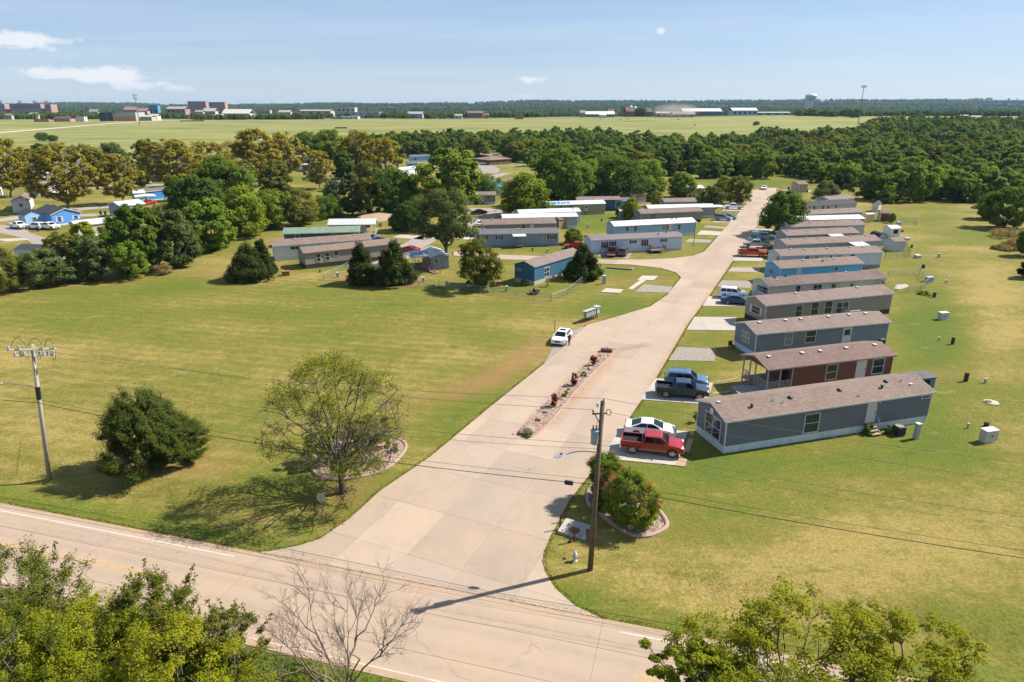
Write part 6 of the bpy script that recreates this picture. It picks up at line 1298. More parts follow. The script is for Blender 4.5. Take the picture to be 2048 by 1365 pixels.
    for sg in (-1, 1):
        ya, yb = sorted((sg * (hw - .10), sg * (hw - .50))); MB().add([(X(.0) + .012, ya, nz - .2), (X(.0) + .012, yb, nz - .2), (X(.09), yb, nz + .02), (X(.09), ya, nz + .02), (X(.14), ya, nz - .2), (X(.14), yb, nz - .2), (X(.3), yb, nz + .02), (X(.3), ya, nz + .02)], [(0, 1, 2, 3), (7, 6, 5, 4), (0, 3, 7, 4), (1, 5, 6, 2), (3, 2, 6, 7), (0, 4, 5, 1)]).build('headlight', LAMPW, root)
        ya, yb = sorted((sg * (hw - .05), sg * (hw - (.125 if pk else .42)))); zt_ = s['tail'] - .1 if not pk else belt - .08
        MB().box(X(L) - .035, X(L) + .1, ya, yb, zt_ - (.38 if pk else .2), zt_).build('taillight', LAMPR, root)
        yy = sg * (hw + .1); MB().box(X(a + .44), X(a + .30), *sorted((sg * (hw - .06), sg * (hw + .14))), belt - .02, belt + .12).build('mirror', mat, root, bevel=.03)
        for dx in ((a + b_) / 2 + .75, (a + b_) / 2 + 1.65):
            if dx < d - .1 or not pk: MB().box(X(dx + .16), X(dx), *sorted((sg * (hw + .012), sg * (hw - .06))), belt - .2, belt - .165).build('door_handle', mat, root)
    MB().box(X(0) - .02, X(0) + .025, -hw + .52, hw - .52, nz - .25, nz - .05).build('grille', GRILLE, root); MB().box(X(0) - .05, X(0) + .045, -hw + .2, hw - .2, sill + .02, sill + .17).build('bumper', CHROME if pk else mat, root, bevel=.03)
    MB().box(X(0) + .045, X(0) + .055, -.16, .16, sill + .05, sill + .15).build('number_plate', PLATE, root)
    if not pk: MB().box(X(L) - .05, X(L) + .05, -hw + .15, hw - .15, sill + .02, sill + .2).build('rear_bumper', mat, root, bevel=.03)
    return root
def park(kind, label, mat, rear, front, z=.055, side=1, **kw):
    """rear and front: where the wheels of the visible side touch the ground; side 1 when that is the vehicle's right side"""
    r, f = P(*rear, z), P(*front, z); d = (f - r); d.z = 0; d.normalize(); left = Vector((-d.y, d.x, 0)); mid = (r + f) / 2; s = SPEC[kind]
    off = (s['fa'] + s['ra']) / 2 - s['L'] / 2    # axle middle relative to the vehicle middle
    c = mid + left * side * (s['W'] / 2 - .1) + d * off; return vehicle(kind, label, mat, (c.x, c.y, z), math.atan2(d.y, d.x), **kw)
def park_c(kind, label, mat, c, toward, z=.055, **kw):
    a, b = P(*c, z), P(*toward, z); return vehicle(kind, label, mat, a, math.atan2(b.y - a.y, b.x - a.x), **kw)
RED = paint('dark_red', '#96121f'); WHT = paint('white', '#e6e6e4'); SLV = paint('silver', '#a9aeb2', .5); NVY = paint('navy_black', '#22324a', .2); BLU = paint('blue', '#1f4f86', .3); SBL = paint('steel_blue', '#5f7f9c', .5); BLK = paint('black', '#0d0e10'); BRN = paint('bronze_brown', '#6b5a4e', .4); GRY = paint('grey_blue', '#7e8f9c', .5); BRD = paint('bright_red', '#b5121f'); MRN = paint('maroon', '#5d1a22')
park('pickup', 'dark red crew cab pickup parked on the pad before the nearest home', RED, (1269, 908), (1339, 915.5))
park('sedan', 'white sedan parked beside the dark red pickup', WHT, (1271, 873), (1331, 879))
park('pickup', 'navy black crew cab pickup on the pad before the red brown home', NVY, (1330.6, 795.5), (1399, 800.5))
park('suv', 'steel blue SUV parked behind the navy black pickup', SBL, (1345, 774), (1400, 778.5))
park('suv', 'white SUV parked behind the blue sedan', WHT, (1448.8, 597), (1483, 600))
park('sedan', 'blue sedan on the pad before the taupe home', BLU, (1458.4, 609), (1488, 611))
park('pickup', 'bright red pickup parked before the long pale grey home', BRD, (1487.8, 514), (1522, 515))
park('pickup', 'silver pickup parked nose to the street behind the bright red one', SLV, (1529, 497.5), (1497, 496), side=-1)
park_c('sedan', 'dark grey sedan between the silver and the steel grey pickups', NVY, (1519, 488), (1545, 490))
park('pickup', 'steel grey pickup with bed cap under the big shade tree', GRY, (1511, 480), (1542, 482), topper=True)
park('pickup', 'white pickup parked nose away from the street by the forked trunk tree', WHT, (1477, 419.5), (1456.5, 419), side=-1)
park('suv', 'grey blue SUV parked by the street opposite the shade tree', GRY, (1435, 441.5), (1455, 443))
park_c('sedan', 'light blue car behind the grey blue SUV', SBL, (1456, 438), (1470, 439))
park_c('sedan', 'white and red car at the very end of the street', WHT, (1528, 379), (1524, 384), roofmat=WHT)
park('hatch', 'white hatchback with sunroof pulled over on the gravel shoulder', WHT, (1141.5, 676), (1128.5, 691.5), z=.04, side=-1, sunroof=True)
park_c('pickup', 'maroon pickup seen from behind beside the lavender home', MRN, (1223.5, 510), (1226, 503), z=.04)
park_c('suv', 'bronze brown SUV parked next to the maroon pickup', BRN, (1246, 510), (1253, 502), z=.04)
park_c('sedan', 'red car half hidden by the cedar beside the slate blue home', BRD, (1150, 497), (1140, 497), z=.02)
park_c('sedan', 'black sedan parked on the lawn side by the lane', BLK, (957, 429), (945, 429.5), z=.05)
park_c('sedan', 'black car parked on the short pad behind the cottonwood', BLK, (929, 472), (940, 472.5), z=.05)
park_c('sedan', 'white car standing at the end of the long brown home', WHT, (961, 452), (965, 446), z=.05)
park_c('sedan', 'dark red sedan at the end of the taupe home', RED, (818, 505), (806, 504), z=.05)
park_c('sedan', 'white car parked in front of the red brick house', WHT, (967, 330), (975, 330), z=.05)
park_c('pickup', 'white pickup standing on the older street by the blue house', WHT, (38, 457), (48, 458.5), z=.06)
park_c('suv', 'white SUV parked in front of the blue house', WHT, (74, 458), (64, 457.2), z=.06)
park_c('pickup', 'white pickup with its nose to the tan home', WHT, (99, 458.5), (112, 459.5), z=.06)
park_c('sedan', 'white car behind the blue house under the sycamore', WHT, (102, 419), (92, 418), z=.06)
park_c('sedan', 'red car parked inside the white roofed carport', BRD, (299, 409), (310, 407), z=.02)
park_c('sedan', 'silver car in front of the blue grey cottage', SLV, (299, 368), (301, 371), z=.05)
park_c('sedan', 'white car on the far side of the older street', WHT, (200, 361), (212, 360.5), z=.05)
park_c('suv', 'dark SUV beside the white car on the older street', BLK, (212, 359), (223, 358.7), z=.05)
park_c('sedan', 'dark blue car roof showing behind the white home near the taupe one', BLU, (756, 486), (765, 485), z=.05)
park_c('sedan', 'white car by the lane in front of the home with grey roof', WHT, (545, 385), (555, 384), z=.02) if False else None
# ---------------------------------------------------------------- person
def person():
    p = P(1138.3, 691.5, .05); root = thing('person', 'person in dark red shirt and dark trousers standing at the door of the white hatchback', 'person', p, math.radians(120))
    SK = M('skin', '#a9745a', .6, .05); me = bpy.data.meshes.new('body')
    V = [(0, 0, .93), (0, 0, 1.12), (.02, 0, 1.36), (.03, 0, 1.47), (.05, 0, 1.56), (.06, 0, 1.66), (0, .10, .90), (.02, .11, .50), (-.02, .12, .09), (.12, .13, .03), (0, -.10, .90), (.04, -.11, .50), (.02, -.12, .09), (.16, -.13, .03), (.02, .20, 1.38), (.02, .26, 1.13), (.20, .22, 1.05), (.29, .20, 1.06), (.02, -.20, 1.38), (.04, -.26, 1.13), (.22, -.20, 1.02), (.31, -.18, 1.03)]
    E = [(0, 1), (1, 2), (2, 3), (3, 4), (4, 5), (0, 6), (6, 7), (7, 8), (8, 9), (0, 10), (10, 11), (11, 12), (12, 13), (2, 14), (14, 15), (15, 16), (16, 17), (2, 18), (18, 19), (19, 20), (20, 21)]
    Rr = [.155, .14, .15, .055, .085, .085, .09, .065, .045, .045, .09, .065, .045, .045, .06, .045, .035, .035, .06, .045, .035, .035]
    me.from_pydata(V, E, []); me.materials.append(SK); me.materials.append(M('dark_trousers', '#161d2b', .9)); me.materials.append(M('dark_red_shirt', '#5e1622', .85)); me.materials.append(M('dark_hair', '#1a1310', .8))
    o = bpy.data.objects.new('body', me); COL.objects.link(o); o.parent = root; o.modifiers.new('skin', 'SKIN'); o.modifiers.new('sub', 'SUBSURF').levels = 1; o.modifiers['sub'].render_levels = 2
    for i, sv in enumerate(me.skin_vertices[0].data): sv.radius = (Rr[i], Rr[i] * (1.25 if i in (1, 2) else 1)); sv.use_root = (i == 0)
    bpy.context.view_layer.update(); dg = bpy.context.evaluated_depsgraph_get(); m2 = bpy.data.meshes.new_from_object(o.evaluated_get(dg)); o.modifiers.clear(); o.data = m2
    if len(m2.materials) < 4:
        m2.materials.clear()
        for mm in me.materials: m2.materials.append(mm)
    for f in m2.polygons:
        c = f.center; f.use_smooth = True
        arm = math.hypot(c.x - .02, abs(c.y) - .2) > .14 and abs(c.y) > .15 and c.z > .98
        f.material_index = 3 if c.z > 1.62 or (c.z > 1.53 and c.x < .03) else 0 if c.z > 1.46 or (c.x > .15 and 1.0 < c.z < 1.12 and abs(c.y) > .12) else 2 if c.z > .98 else 1
person()
# ---------------------------------------------------------------- utility poles and lines
POLEW = M('pole_wood', (.16, .115, .08), .95, .35, 3, kind='bump', bs=.5); POLEL = M('pole_wood_pale', (.50, .42, .35), .95, .22, 3, kind='bump', bs=.4); WIRE = M('wire_black', (.015, .015, .016), .6); WIREG = M('wire_grey', (.16, .16, .16), .5, metal=.4); PORC = M('insulator_grey', (.45, .46, .48), .35)
pole_dir = None
B1, B2 = P(97, 950), P(1180, 1140); B1.z = float(gz(*B1.xy)); B2.z = float(gz(*B2.xy)); pd = (B2 - B1); pd.z = 0; pd.normalize(); pn = Vector((-pd.y, pd.x, 0))
def at_height(base, py): return CAMH + ray(CX, py)[2] / ray(CX, py)[1] * base.y
def street_arm(root, z0, dirv, L, rise):
    q = [Vector((0, 0, z0)) + Vector(dirv) * L * t_ + Vector((0, 0, rise * math.sin(t_ * 2.1) * 1.1)) for t_ in [i / 8 for i in range(9)]]
    a = MB().tube(q, .035, 6).build('lamp_arm', STEEL, root, True); e = q[-1]; d_ = Vector(dirv); s_ = Vector((-d_.y, d_.x, 0)); mb = MB()
    rings = []
    for t_, w_, h_ in ((-.12, .05, .05), (.0, .12, .08), (.35, .16, .09), (.62, .12, .05)):
        c = e + d_ * t_; rings.append([c + s_ * w_ + Vector((0, 0, -.04)), c + s_ * w_ * .6 + Vector((0, 0, h_)), c - s_ * w_ * .6 + Vector((0, 0, h_)), c - s_ * w_ + Vector((0, 0, -.04))])
    o = mb.loft(rings).build('lamp_head', PORC, root); MB().lathe([(.06, 0), (.06, .12), (.01, .13)], 8, (e + d_ * .2).xy[:] if False else ((e + d_ * .2).x, (e + d_ * .2).y)).build('photocell', BLACK, o).location = (0, 0, e.z + .07); return a
z1t = at_height(B1, 688); z2t = at_height(B2, 803); H1 = z1t - B1.z; H2 = z2t - B2.z
LEAN = Matrix.Rotation(.11, 4, 'Y')
p1 = thing('utility_pole', 'pale utility pole with double crossarms at the highway verge', 'utility pole', B1)
MB().tube([(0, 0, -.3), (-.02, 0, H1 * .5), (-.06, 0, H1)], [.19, .165, .13], 10).build('pole', POLEL, p1, True)
zb = at_height(B1, 790) - B1.z; zt_ = at_height(B1, 776) - B1.z; MB().tube([(-.035, 0, zb - .35), (-.045, 0, zt_ + .15)], .178, 10).build('black_band', BLACK, p1)
ad = (pd * .30 + pn * .95).normalized(); ad = Vector((.98, .2, 0)).normalized()
XARM = M('crossarm_grey', (.55, .56, .57), .6, .1); ins_top = []
for k, (dz, off, L_) in enumerate(((.35, .16, 1.75), (1.0, -.16, 1.5))):
    c = Vector((-.05, 0, H1 - dz)) + Vector((ad.y, -ad.x, 0)) * off * 1.2; arm_ = MB().tube([c - ad * L_ + Vector((0, 0, -.12)), c + ad * L_ + Vector((0, 0, .12))], .075, 4).build('crossarm', XARM, p1)
    for f in (-.92, -.5, .45, .92):
        q = c + ad * L_ * f; MB().lathe([(.03, -.05), (.09, .06), (.05, .1), (.09, .16), (.05, .2), (.08, .26), (.02, .3)], 8).build('insulator', PORC, p1, True).location = q + Vector((0, 0, .06 + .12 * f))
        if k == 0: ins_top.append(B1 + LEAN @ (q + Vector((0, 0, .36))))
for i, (f0, f1) in enumerate(((-.9, -.25), (-.2, .5), (.5, .95))):
    a_ = Vector((-.05, 0, H1 - .1)) + ad * 1.7 * f0; b_ = Vector((-.05, 0, H1 - .1)) + ad * 1.7 * f1; MB().tube([a_ + (b_ - a_) * t_ + Vector((0, 0, .75 * math.sin(t_ * math.pi) - .1)) for t_ in [j / 10 for j in range(11)]], .018, 4).build('jumper_wire', WIRE, p1)
for f in (-.5, .1, .8): MB().tube([Vector((-.05, 0, H1 - .5)) + ad * f * 1.5 + Vector((.1 * math.sin(t_ * 3), 0, -.8 * math.sin(t_ * 3.14))) + ad * t_ * .4 for t_ in [j / 8 for j in range(9)]], .015, 4).build('jumper_wire', WIRE, p1)
for f in (-.55, .35, .75): MB().box(-.09, .09, -.09, .09, -.16, .2).build('cutout_switch', PORC, p1, bevel=.03).location = Vector((-.05, -.1, H1 - .72)) + ad * f * 1.5
street_arm(p1, at_height(B1, 776) - B1.z, (-.98, -.2, 0), 2.6, .35)
p1.rotation_euler = (0, .11, 0)
p2 = thing('utility_pole', 'dark wooden utility pole with a transformer beside the crape myrtles', 'utility pole', B2)
lean2 = .35
def q2(z): return Vector((lean2 * z / H2 - .02, 0, z))
MB().tube([(0, 0, -.3), q2(H2 * .5), q2(H2)], [.20, .175, .14], 10).build('pole', POLEW, p2, True)
zT = at_height(B2, 872) - B2.z; tc = q2(zT) + Vector((-.36, -.1, 0)); mb = MB(); mb.lathe([(.02, -.5), (.24, -.5), (.25, -.44), (.25, .36), (.27, .38), (.27, .44), (.1, .52), (.02, .53)], 14); tr = mb.build('transformer', M('transformer_grey', (.30, .38, .44), .45, .08), p2, True); tr.location = tc
for dx in (-.12, .1): MB().lathe([(.05, .4), (.06, .5), (.03, .54), (.06, .6), (.03, .64), (.05, .72), (.02, .8)], 8, (dx, 0)).build('bushing', BLACK, tr)
MB().box(-.02, .28, -.05, .05, -.2, .2).build('mount_bracket', STEEL, tr)
zI = at_height(B2, 828) - B2.z; ci = q2(zI)
MB().tube([ci + Vector((0, 0, -.9)), ci + Vector((-.45, 0, .0))], .035, 5).build('brace', POLEW, p2); MB().tube([ci + Vector((.35, .1, 0)), ci + Vector((-.6, -.1, .02))], .055, 5).build('side_arm', POLEW, p2)
for q in (ci + Vector((-.55, 0, .05)), ci + Vector((-.3, .0, .5)), q2(H2) + Vector((.06, 0, -.02))): MB().lathe([(.03, -.05), (.08, .05), (.05, .09), (.08, .15), (.02, .24)], 8).build('insulator', PORC, p2, True).location = q
MB().tube([ci + Vector((.42 + .16 * math.cos(t_), 0, .1 + .2 * math.sin(t_))) for t_ in [2 * math.pi * i / 12 for i in range(13)]], .03, 4).build('wire_coil', M('copper_coil', (.25, .10, .06), .6), p2)
MB().tube([q2(zT + 1.0) + Vector((-.25, -.1, 0)), q2(zT + .2) + Vector((-.6, -.1, 0)), q2(zT - .8) + Vector((-.3, -.12, 0)), q2(zT - 1.5) + Vector((-.16, -.1, 0))], .012, 4).build('drop_wire', WIRE, p2)
street_arm(p2, at_height(B2, 905) - B2.z, (-.9, -.43, 0), 2.3, .35)
def line(label, pts, sag, r, mat=WIRE, group=None, name='power_line'):
    mb = MB()
    for a, b in zip(pts[:-1], pts[1:]):
        a, b = Vector(a), Vector(b); sg = sag * ((b - a).length / 48) ** 2; mb.tube([a + (b - a) * t_ - Vector((0, 0, 4 * sg * t_ * (1 - t_))) for t_ in [i / 24 for i in range(25)]], r, 4, True)
    return tag(mb.build(name, mat), label, 'overhead wire', group)
B0 = B1 - pd * 47; B3 = B2 + pd * 47 ; B3.z = 0
def on(base, z): return B1 + LEAN @ Vector((0, 0, z - B1.z)) if base is B1 else Vector((base.x, base.y, z))
zc1 = at_height(B1, 803); zc2 = at_height(B2, 966)
off = -pn * .22
line('thick black communication cable running low along both poles', [on(B0, zc1) + off, on(B1, zc1) + off, on(B2, zc2) + off, on(B3, zc2 - .1) + off], .75, .026)
line('thin wire just above the thick black cable', [on(B0, zc1 + .35) + off, on(B1, zc1 + .32) + off, on(B2, zc2 + .38) + off, on(B3, zc2 + .3) + off], .65, .012)
t2 = B2 + q2(H2 + .2) - Vector((0, 0, 0)); i2 = B2 + ci + Vector((-.55, 0, .28)); i3 = B2 + ci + Vector((-.3, 0, .72))
end = on(B3, H2 - .5)
line('highest grey wire from pole top to pole top', [ins_top[0], t2, end + pn * .5], .9, .012, WIREG)
line('grey wire from the crossarm to the dark pole below its top', [ins_top[1], i3, end], .95, .012, WIREG) if False else None
line('grey wire from the crossarm to the side arm of the dark pole', [ins_top[3], i2], 1.0, .012, WIREG)
line('grey wire running on from the side arm over the nearest home lawn', [B2 + ci + Vector((.45, 0, .1)), end - pn * .5 - Vector((0, 0, 1.2))], .8, .012, WIREG)
zs2 = at_height(B2, 888); line('secondary wire reaching the transformer from the pale pole', [on(B1, at_height(B1, 735)), on(B2, zs2), end - Vector((0, 0, 2.6))], 1.1, .013, WIREG)
zs3 = at_height(B2, 898); line('lower secondary wire under the transformer', [on(B1, at_height(B1, 752)), on(B2, zs3), end - Vector((0, 0, 3.4))], 1.2, .011, WIREG)
cm = on(B2, zc2) + (on(B1, zc1) - on(B2, zc2)) * .035 + off; o_ = MB().box(-.28, .28, -.09, .09, -.16, .12).build('cable_splice_box', BLACK, None, bevel=.03); o_.location = cm - Vector((0, 0, .12)); o_.rotation_euler = (0, 0, math.atan2(pd.y, pd.x)); tag(o_, 'black splice box hanging on the cable beside the dark pole', 'splice box')
MB().tube([(0, 0, 0), (0, 0, 2.4)], .03, 5)
gp = P(33, 945); o_ = MB().tube([gp - Vector((0, 0, .1)), gp + Vector((.85, .3, 2.9))], .035, 6).build('guy_wire_guard', M('yellow_plastic', '#b98c12', .6)); tag(o_, 'yellow slanted guard of a guy wire near the pale pole', 'guy guard')
# ---------------------------------------------------------------- signs, beds, hydrant, boxes
p = P(647, 1047); p.z = float(gz(*p.xy)); rs_ = thing('stop_sign', 'stop sign seen from its grey back at the entrance', 'sign', p, math.radians(-8)); MB().box(-.025, .025, -.02, .02, -.2, 2.55).build('post', STEEL, rs_)
oc = [(.38 * math.cos(math.pi / 8 + i * math.pi / 4), 2.2 + .38 * math.sin(math.pi / 8 + i * math.pi / 4)) for i in range(8)]
MB().prism(oc, .025, .034, 'y').build('sign_panel', M('sign_back', (.48, .44, .37), .6, .06), rs_)
p = P(1109, 665); rs_ = thing('sign_post', 'small white sign on a thin post behind the white hatchback', 'sign', p, .2); MB().box(-.03, .03, -.03, .03, -.1, 1.2).build('post', M('green_post', '#4a4a30', .8), rs_); MB().box(-.13, .13, -.045, -.03, 1.2, 1.85).build('sign_panel', TRIM, rs_)
KERB = M('kerb_pink', (.44, .31, .265), .9, .2, 3, kind='bump', bs=.4)
def gravelmat(nm, cols):
    m, t, b, o = newmat(nm); geo = t.new('ShaderNodeNewGeometry').outputs['Position']; v = t.new('ShaderNodeTexVoronoi'); v.inputs['Scale'].default_value = 9; t.l.new(geo, v.inputs['Vector'])
    r = t.new('ShaderNodeValToRGB'); t.l.new(v.outputs['Color'], r.inputs[0]); e = r.color_ramp.elements; e[0].color = (*cols[0], 1); e[1].color = (*cols[2], 1); k = e.new(.5); k.color = (*cols[1], 1)
    t.l.new(t.mix(t.noise(1.2, 3, .6, geo), r.outputs[0], [x * .7 for x in cols[1]]), b.inputs['Base Color']); b.inputs['Roughness'].default_value = .95; bump(t, b, v.outputs['Distance'], .8, .05); return m
GB1 = gravelmat('bed_gravel', ((.20, .115, .075), (.38, .25, .175), (.50, .39, .30))); STONE = [M('stone_%s' % n_, c, .9, .25, 3, kind='bump', bs=.5) for n_, c in (('tan', (.42, .31, .23)), ('pale', (.44, .36, .29)), ('rust', (.28, .13, .08)), ('grey', (.26, .22, .20)))]
def smooth_loop(q, k=6):
    out = []; n_ = len(q)
    for i in range(n_):
        p0, p1, p2_, p3 = (np.array(q[(i + j) % n_]) for j in (-1, 0, 1, 2))
        for j in range(k):
            t_ = j / k; out.append(tuple(.5 * ((2 * p1) + (-p0 + p2_) * t_ + (2 * p0 - 5 * p1 + 4 * p2_ - p3) * t_ ** 2 + (-p0 + 3 * p1 - 3 * p2_ + p3) * t_ ** 3)))
    return out
def inpoly(x, y, q):
    c = False
    for i in range(len(q)):
        (x0, y0), (x1, y1) = q[i], q[i - 1]
        if (y0 > y) != (y1 > y) and x < (x1 - x0) * (y - y0) / (y1 - y0) + x0: c = not c
    return c
def bed(label, pts, kerb=.13, kw=.11, z=.0, nst=500, ssz=(.04, .13), name='flower_bed', top=.05):
    q = smooth_loop([xy(*p_) for p_ in pts]); q = ccw(q); root = thing(name, label, 'flower bed', (0, 0, 0))
    MB().prism(q, -.2, z + top).build('bed_soil', GB1, root)
    if kerb:
        rings = []; n_ = len(q)
        for i in range(n_):
            a, b = np.array(q[i - 1]), np.array(q[(i + 1) % n_]); d_ = (b - a) / np.linalg.norm(b - a); nn = np.array([d_[1], -d_[0]]); c = np.array(q[i])
            rings.append([(*(c - nn * kw), z - .1), (*(c - nn * kw), z + kerb * .75), (*(c - nn * kw * .4), z + kerb), (*(c + nn * kw * .4), z + kerb), (*(c + nn * kw), z + kerb * .75), (*(c + nn * kw), z - .1)])
        rings.append(rings[0])
        # cast in lengths with a joint between
        for s in range(0, n_, 6): MB().loft([[tuple(np.array(p_)) for p_ in r_] for r_ in rings[s:s + 7]]).build('kerb_stone', KERB, root)
    rg_ = random.Random(len(label)); xs = [p_[0] for p_ in q]; ys = [p_[1] for p_ in q]; mbs = [MB() for _ in STONE]; k = 0
    while k < nst:
        x, y = rg_.uniform(min(xs), max(xs)), rg_.uniform(min(ys), max(ys))
        if not inpoly(x, y, q): continue
        k += 1; s = rg_.uniform(*ssz) * (1 + rg_.random() ** 6); a = rg_.uniform(0, 3); ca, sa = math.cos(a), math.sin(a); m_ = mbs[rg_.randrange(4)]
        vs = [(x + (ca * u_ - sa * v_) * s * rg_.uniform(.7, 1.2), y + (sa * u_ + ca * v_) * s * rg_.uniform(.5, 1.0), z + top + w_ * s * .8) for u_, v_, w_ in ((1, 0, 0), (0, 1, 0), (-1, 0, 0), (0, -1, 0), (.2, .1, .8))]; m_.add(vs, [(0, 1, 4), (1, 2, 4), (2, 3, 4), (3, 0, 4)])
    for m_, mt in zip(mbs, STONE): tag(m_.build('pebbles', mt, root), kind='stuff')
    return root
bed('ringed gravel flower bed behind the half bare elm', [(624, 922), (629, 947), (654, 958.5), (680, 960), (726, 954), (774, 938), (800, 915), (812, 895), (803, 882), (770, 874), (710, 880), (645, 897)], .16, .13, nst=900)
bed('kerbed gravel bed around the crape myrtles by the wooden pole', [(1175, 998), (1181, 1014), (1196, 1026), (1216, 1042), (1238, 1058), (1256, 1069), (1273, 1074), (1300, 1073), (1326, 1061), (1334, 1050), (1326, 1033), (1308, 1012), (1290, 990), (1250, 968), (1205, 962), (1182, 975)], .20, .15, nst=900)
bed('long gravel median in the middle of the boulevard', MED, .06, .10, .05, 2200, (.03, .095), 'median_strip', .035)
def rock(label, p_, s, mat, seed, z=0.0, name='rock', flat=.7, group=None):
    bm = bmesh.new(); bmesh.ops.create_icosphere(bm, subdivisions=2, radius=1); rg_ = random.Random(seed)
    dirs = [Vector((rg_.gauss(0, 1), rg_.gauss(0, 1), rg_.gauss(0, 1))).normalized() for _ in range(9)]; off_ = [rg_.uniform(.62, .95) for _ in dirs]
    for v in bm.verts:
        for d_, o_ in zip(dirs, off_):
            e_ = v.co.dot(d_) - o_
            if e_ > 0: v.co -= d_ * e_
        v.co = Vector((v.co.x * s[0], v.co.y * s[1], v.co.z * s[2]))
    me = bpy.data.meshes.new(name); bm.to_mesh(me); bm.free(); o_ = link(name, me, mat); o_.location = Vector(p_) + Vector((0, 0, z + s[2] * .45)); o_.rotation_euler = (0, 0, rg_.uniform(0, 6)); return tag(o_, label, 'rock', group)
rock('large pale boulder at the highway end of the median', P(1057, 868), (.62, .42, .5), STONE[1], 4, .08, 'boulder'); rock('dark rust rock beside the pale boulder', P(1042, 870), (.4, .3, .26), STONE[2], 5, .08)
for i, (x, y, s, mi, lab) in enumerate([(1091, 827, .26, 3, 'flat grey rock near the boulder end barberry'), (1076, 843, .26, 2, 'rust rock between the boulder and the flat grey rock'), (1138, 781, .2, 2, 'small rust rock below the middle barberry'), (1179, 740, .3, 0, 'long flat tan rock above the middle barberry'), (1195, 724, .3, 2, 'rust rock beside the far barberry'), (1202, 713, .24, 0, 'small tan rock near the log end of the median'), (1116, 800, .26, 2, 'rust rock beside the near barberry')]): rock(lab, P(x, y), (s * 1.3, s * .8, s * .7), STONE[mi], 10 + i, .08, group='rocks of the median')
p = P(1212.5, 705.5); o_ = MB().loft([[(x_, .27 * r_ * math.cos(q), .27 * r_ * math.sin(q)) for q in [2 * math.pi * i / 12 for i in range(12)]] for x_, r_ in ((-.72, .94), (-.6, 1), (.1, .95), (.6, 1.02), (.72, .9))]).build('log', M('log_bark', (.17, .09, .06), .95, .35, 4, kind='bump', bs=.6)); o_.location = p + Vector((0, 0, .33)); o_.rotation_euler = (0, .03, -.15); tag(o_, 'short brown log lying across the far end of the median', 'log')
# concrete pad with rusty lid beside three posts
q = [xy(1132, 1043), xy(1181, 1054), xy(1171, 1081.6), xy(1114.4, 1068.4)]
cpt = thing('valve_pad', 'tilted concrete valve pad with rusty lid beside the wooden pole', 'concrete pad', (0, 0, 0)); q = ccw(q)
cq = np.mean(np.array(q), 0); zq = [.22 + .05 * (p_[1] - cq[1]) + (-.06) * (p_[0] - cq[0]) for p_ in q]
MB().add([(*p_, -.1) for p_ in q] + [(*p_, z_) for p_, z_ in zip(q, zq)], [(3, 2, 1, 0), (4, 5, 6, 7)] + [(i, (i + 1) % 4, 4 + (i + 1) % 4, 4 + i) for i in range(4)]).build('slab', PADC, cpt, bevel=.02)
lid = P(1149, 1061, .22); zl = .22 + .05 * (lid.y - cq[1]) - .06 * (lid.x - cq[0]); RU = M('rusty_iron', (.24, .10, .055), .9, .35, 3); o_ = MB().lathe([(.42, -.02), (.42, .012), (.38, .018), (.36, .010), (.02, .010)], 20).build('iron_lid', RU, cpt); o_.location = (lid.x, lid.y, zl + .005); o_.rotation_euler = (.05, .06, 0)
for x, y in ((1137, 1049), (1125, 1062), (1160, 1071)): c = P(x, y, .22); MB().lathe([(.07, -.02), (.07, .02), (.02, .02)], 8).build('lifting_slot', DARK, cpt).location = (c.x, c.y, .22 + .05 * (c.y - cq[1]) - .06 * (c.x - cq[0]))
c = P(1174, 1066, .3); o_ = MB().lathe([(.05, -.15), (.05, .12), (.1, .13), (.1, .27), (.04, .33), (.01, .33)], 10).build('red_valve', M('red_paint', '#a8141c', .5)); o_.location = c; tag(o_, 'small red valve cap standing on the concrete pad', 'valve')
BOLL = M('bollard_rust', (.060, .022, .018), .7, .25, 3)
for x, yb, yt, lab in ((1120, 1059.6, 1029, 'rust brown post at the street side of the valve pad'), (1131.5, 1043.5, 1015.7, 'rust brown post behind the valve pad, farthest of three'), (1148.4, 1084, 1054.5, 'rust brown post in front of the valve pad')):
    p = P(x, yb); r_ = MB().lathe([(.055, -.2), (.055, ztop(p, yt) - .03), (.04, ztop(p, yt)), (.005, ztop(p, yt))], 10).build('bollard', BOLL); r_.location = p; tag(r_, lab, 'bollard', 'rust brown posts around the valve pad')
p = P(1150, 1122); hy = thing('fire_hydrant', 'silver white fire hydrant on the lawn near the wooden pole', 'fire hydrant', p, .3); HYM = M('hydrant_silver', (.58, .59, .61), .45, .12, 4)
MB().lathe([(.17, -.1), (.17, .05), (.12, .06), (.12, .5), (.16, .51), (.16, .56), (.13, .58), (.12, .68), (.07, .75), (.03, .77), (.03, .82), (.005, .82)], 14).build('barrel', HYM, hy, True)
for a, b, r_, nm in (((0, 0, .42), (-.24, 0, .42), .06, 'hose_nozzle'), ((0, 0, .42), (.24, 0, .42), .06, 'hose_nozzle'), ((0, 0, .38), (0, -.24, .38), .085, 'pumper_nozzle')): MB().tube([a, (Vector(a) + Vector(b)) * .5, b], [r_, r_, r_ * 1.15], 10).build(nm, HYM, hy)
p = P(1130, 1117.5); o_ = MB().lathe([(.12, -.1), (.13, .03), (.11, .10), (.04, .13), (.01, .13)], 12).build('valve_box_cap', RU); o_.location = p; tag(o_, 'rusty valve box cap in the grass beside the hydrant', 'valve cap')
p = P(1139, 1085); o_ = MB().lathe([(.14, -.1), (.15, .03), (.13, .08), (.04, .1), (.01, .1)], 12).build('valve_box_cap', M('dark_iron', (.03, .022, .02), .8)); o_.location = p; tag(o_, 'dark valve box cap at the front of the concrete pad', 'valve cap')
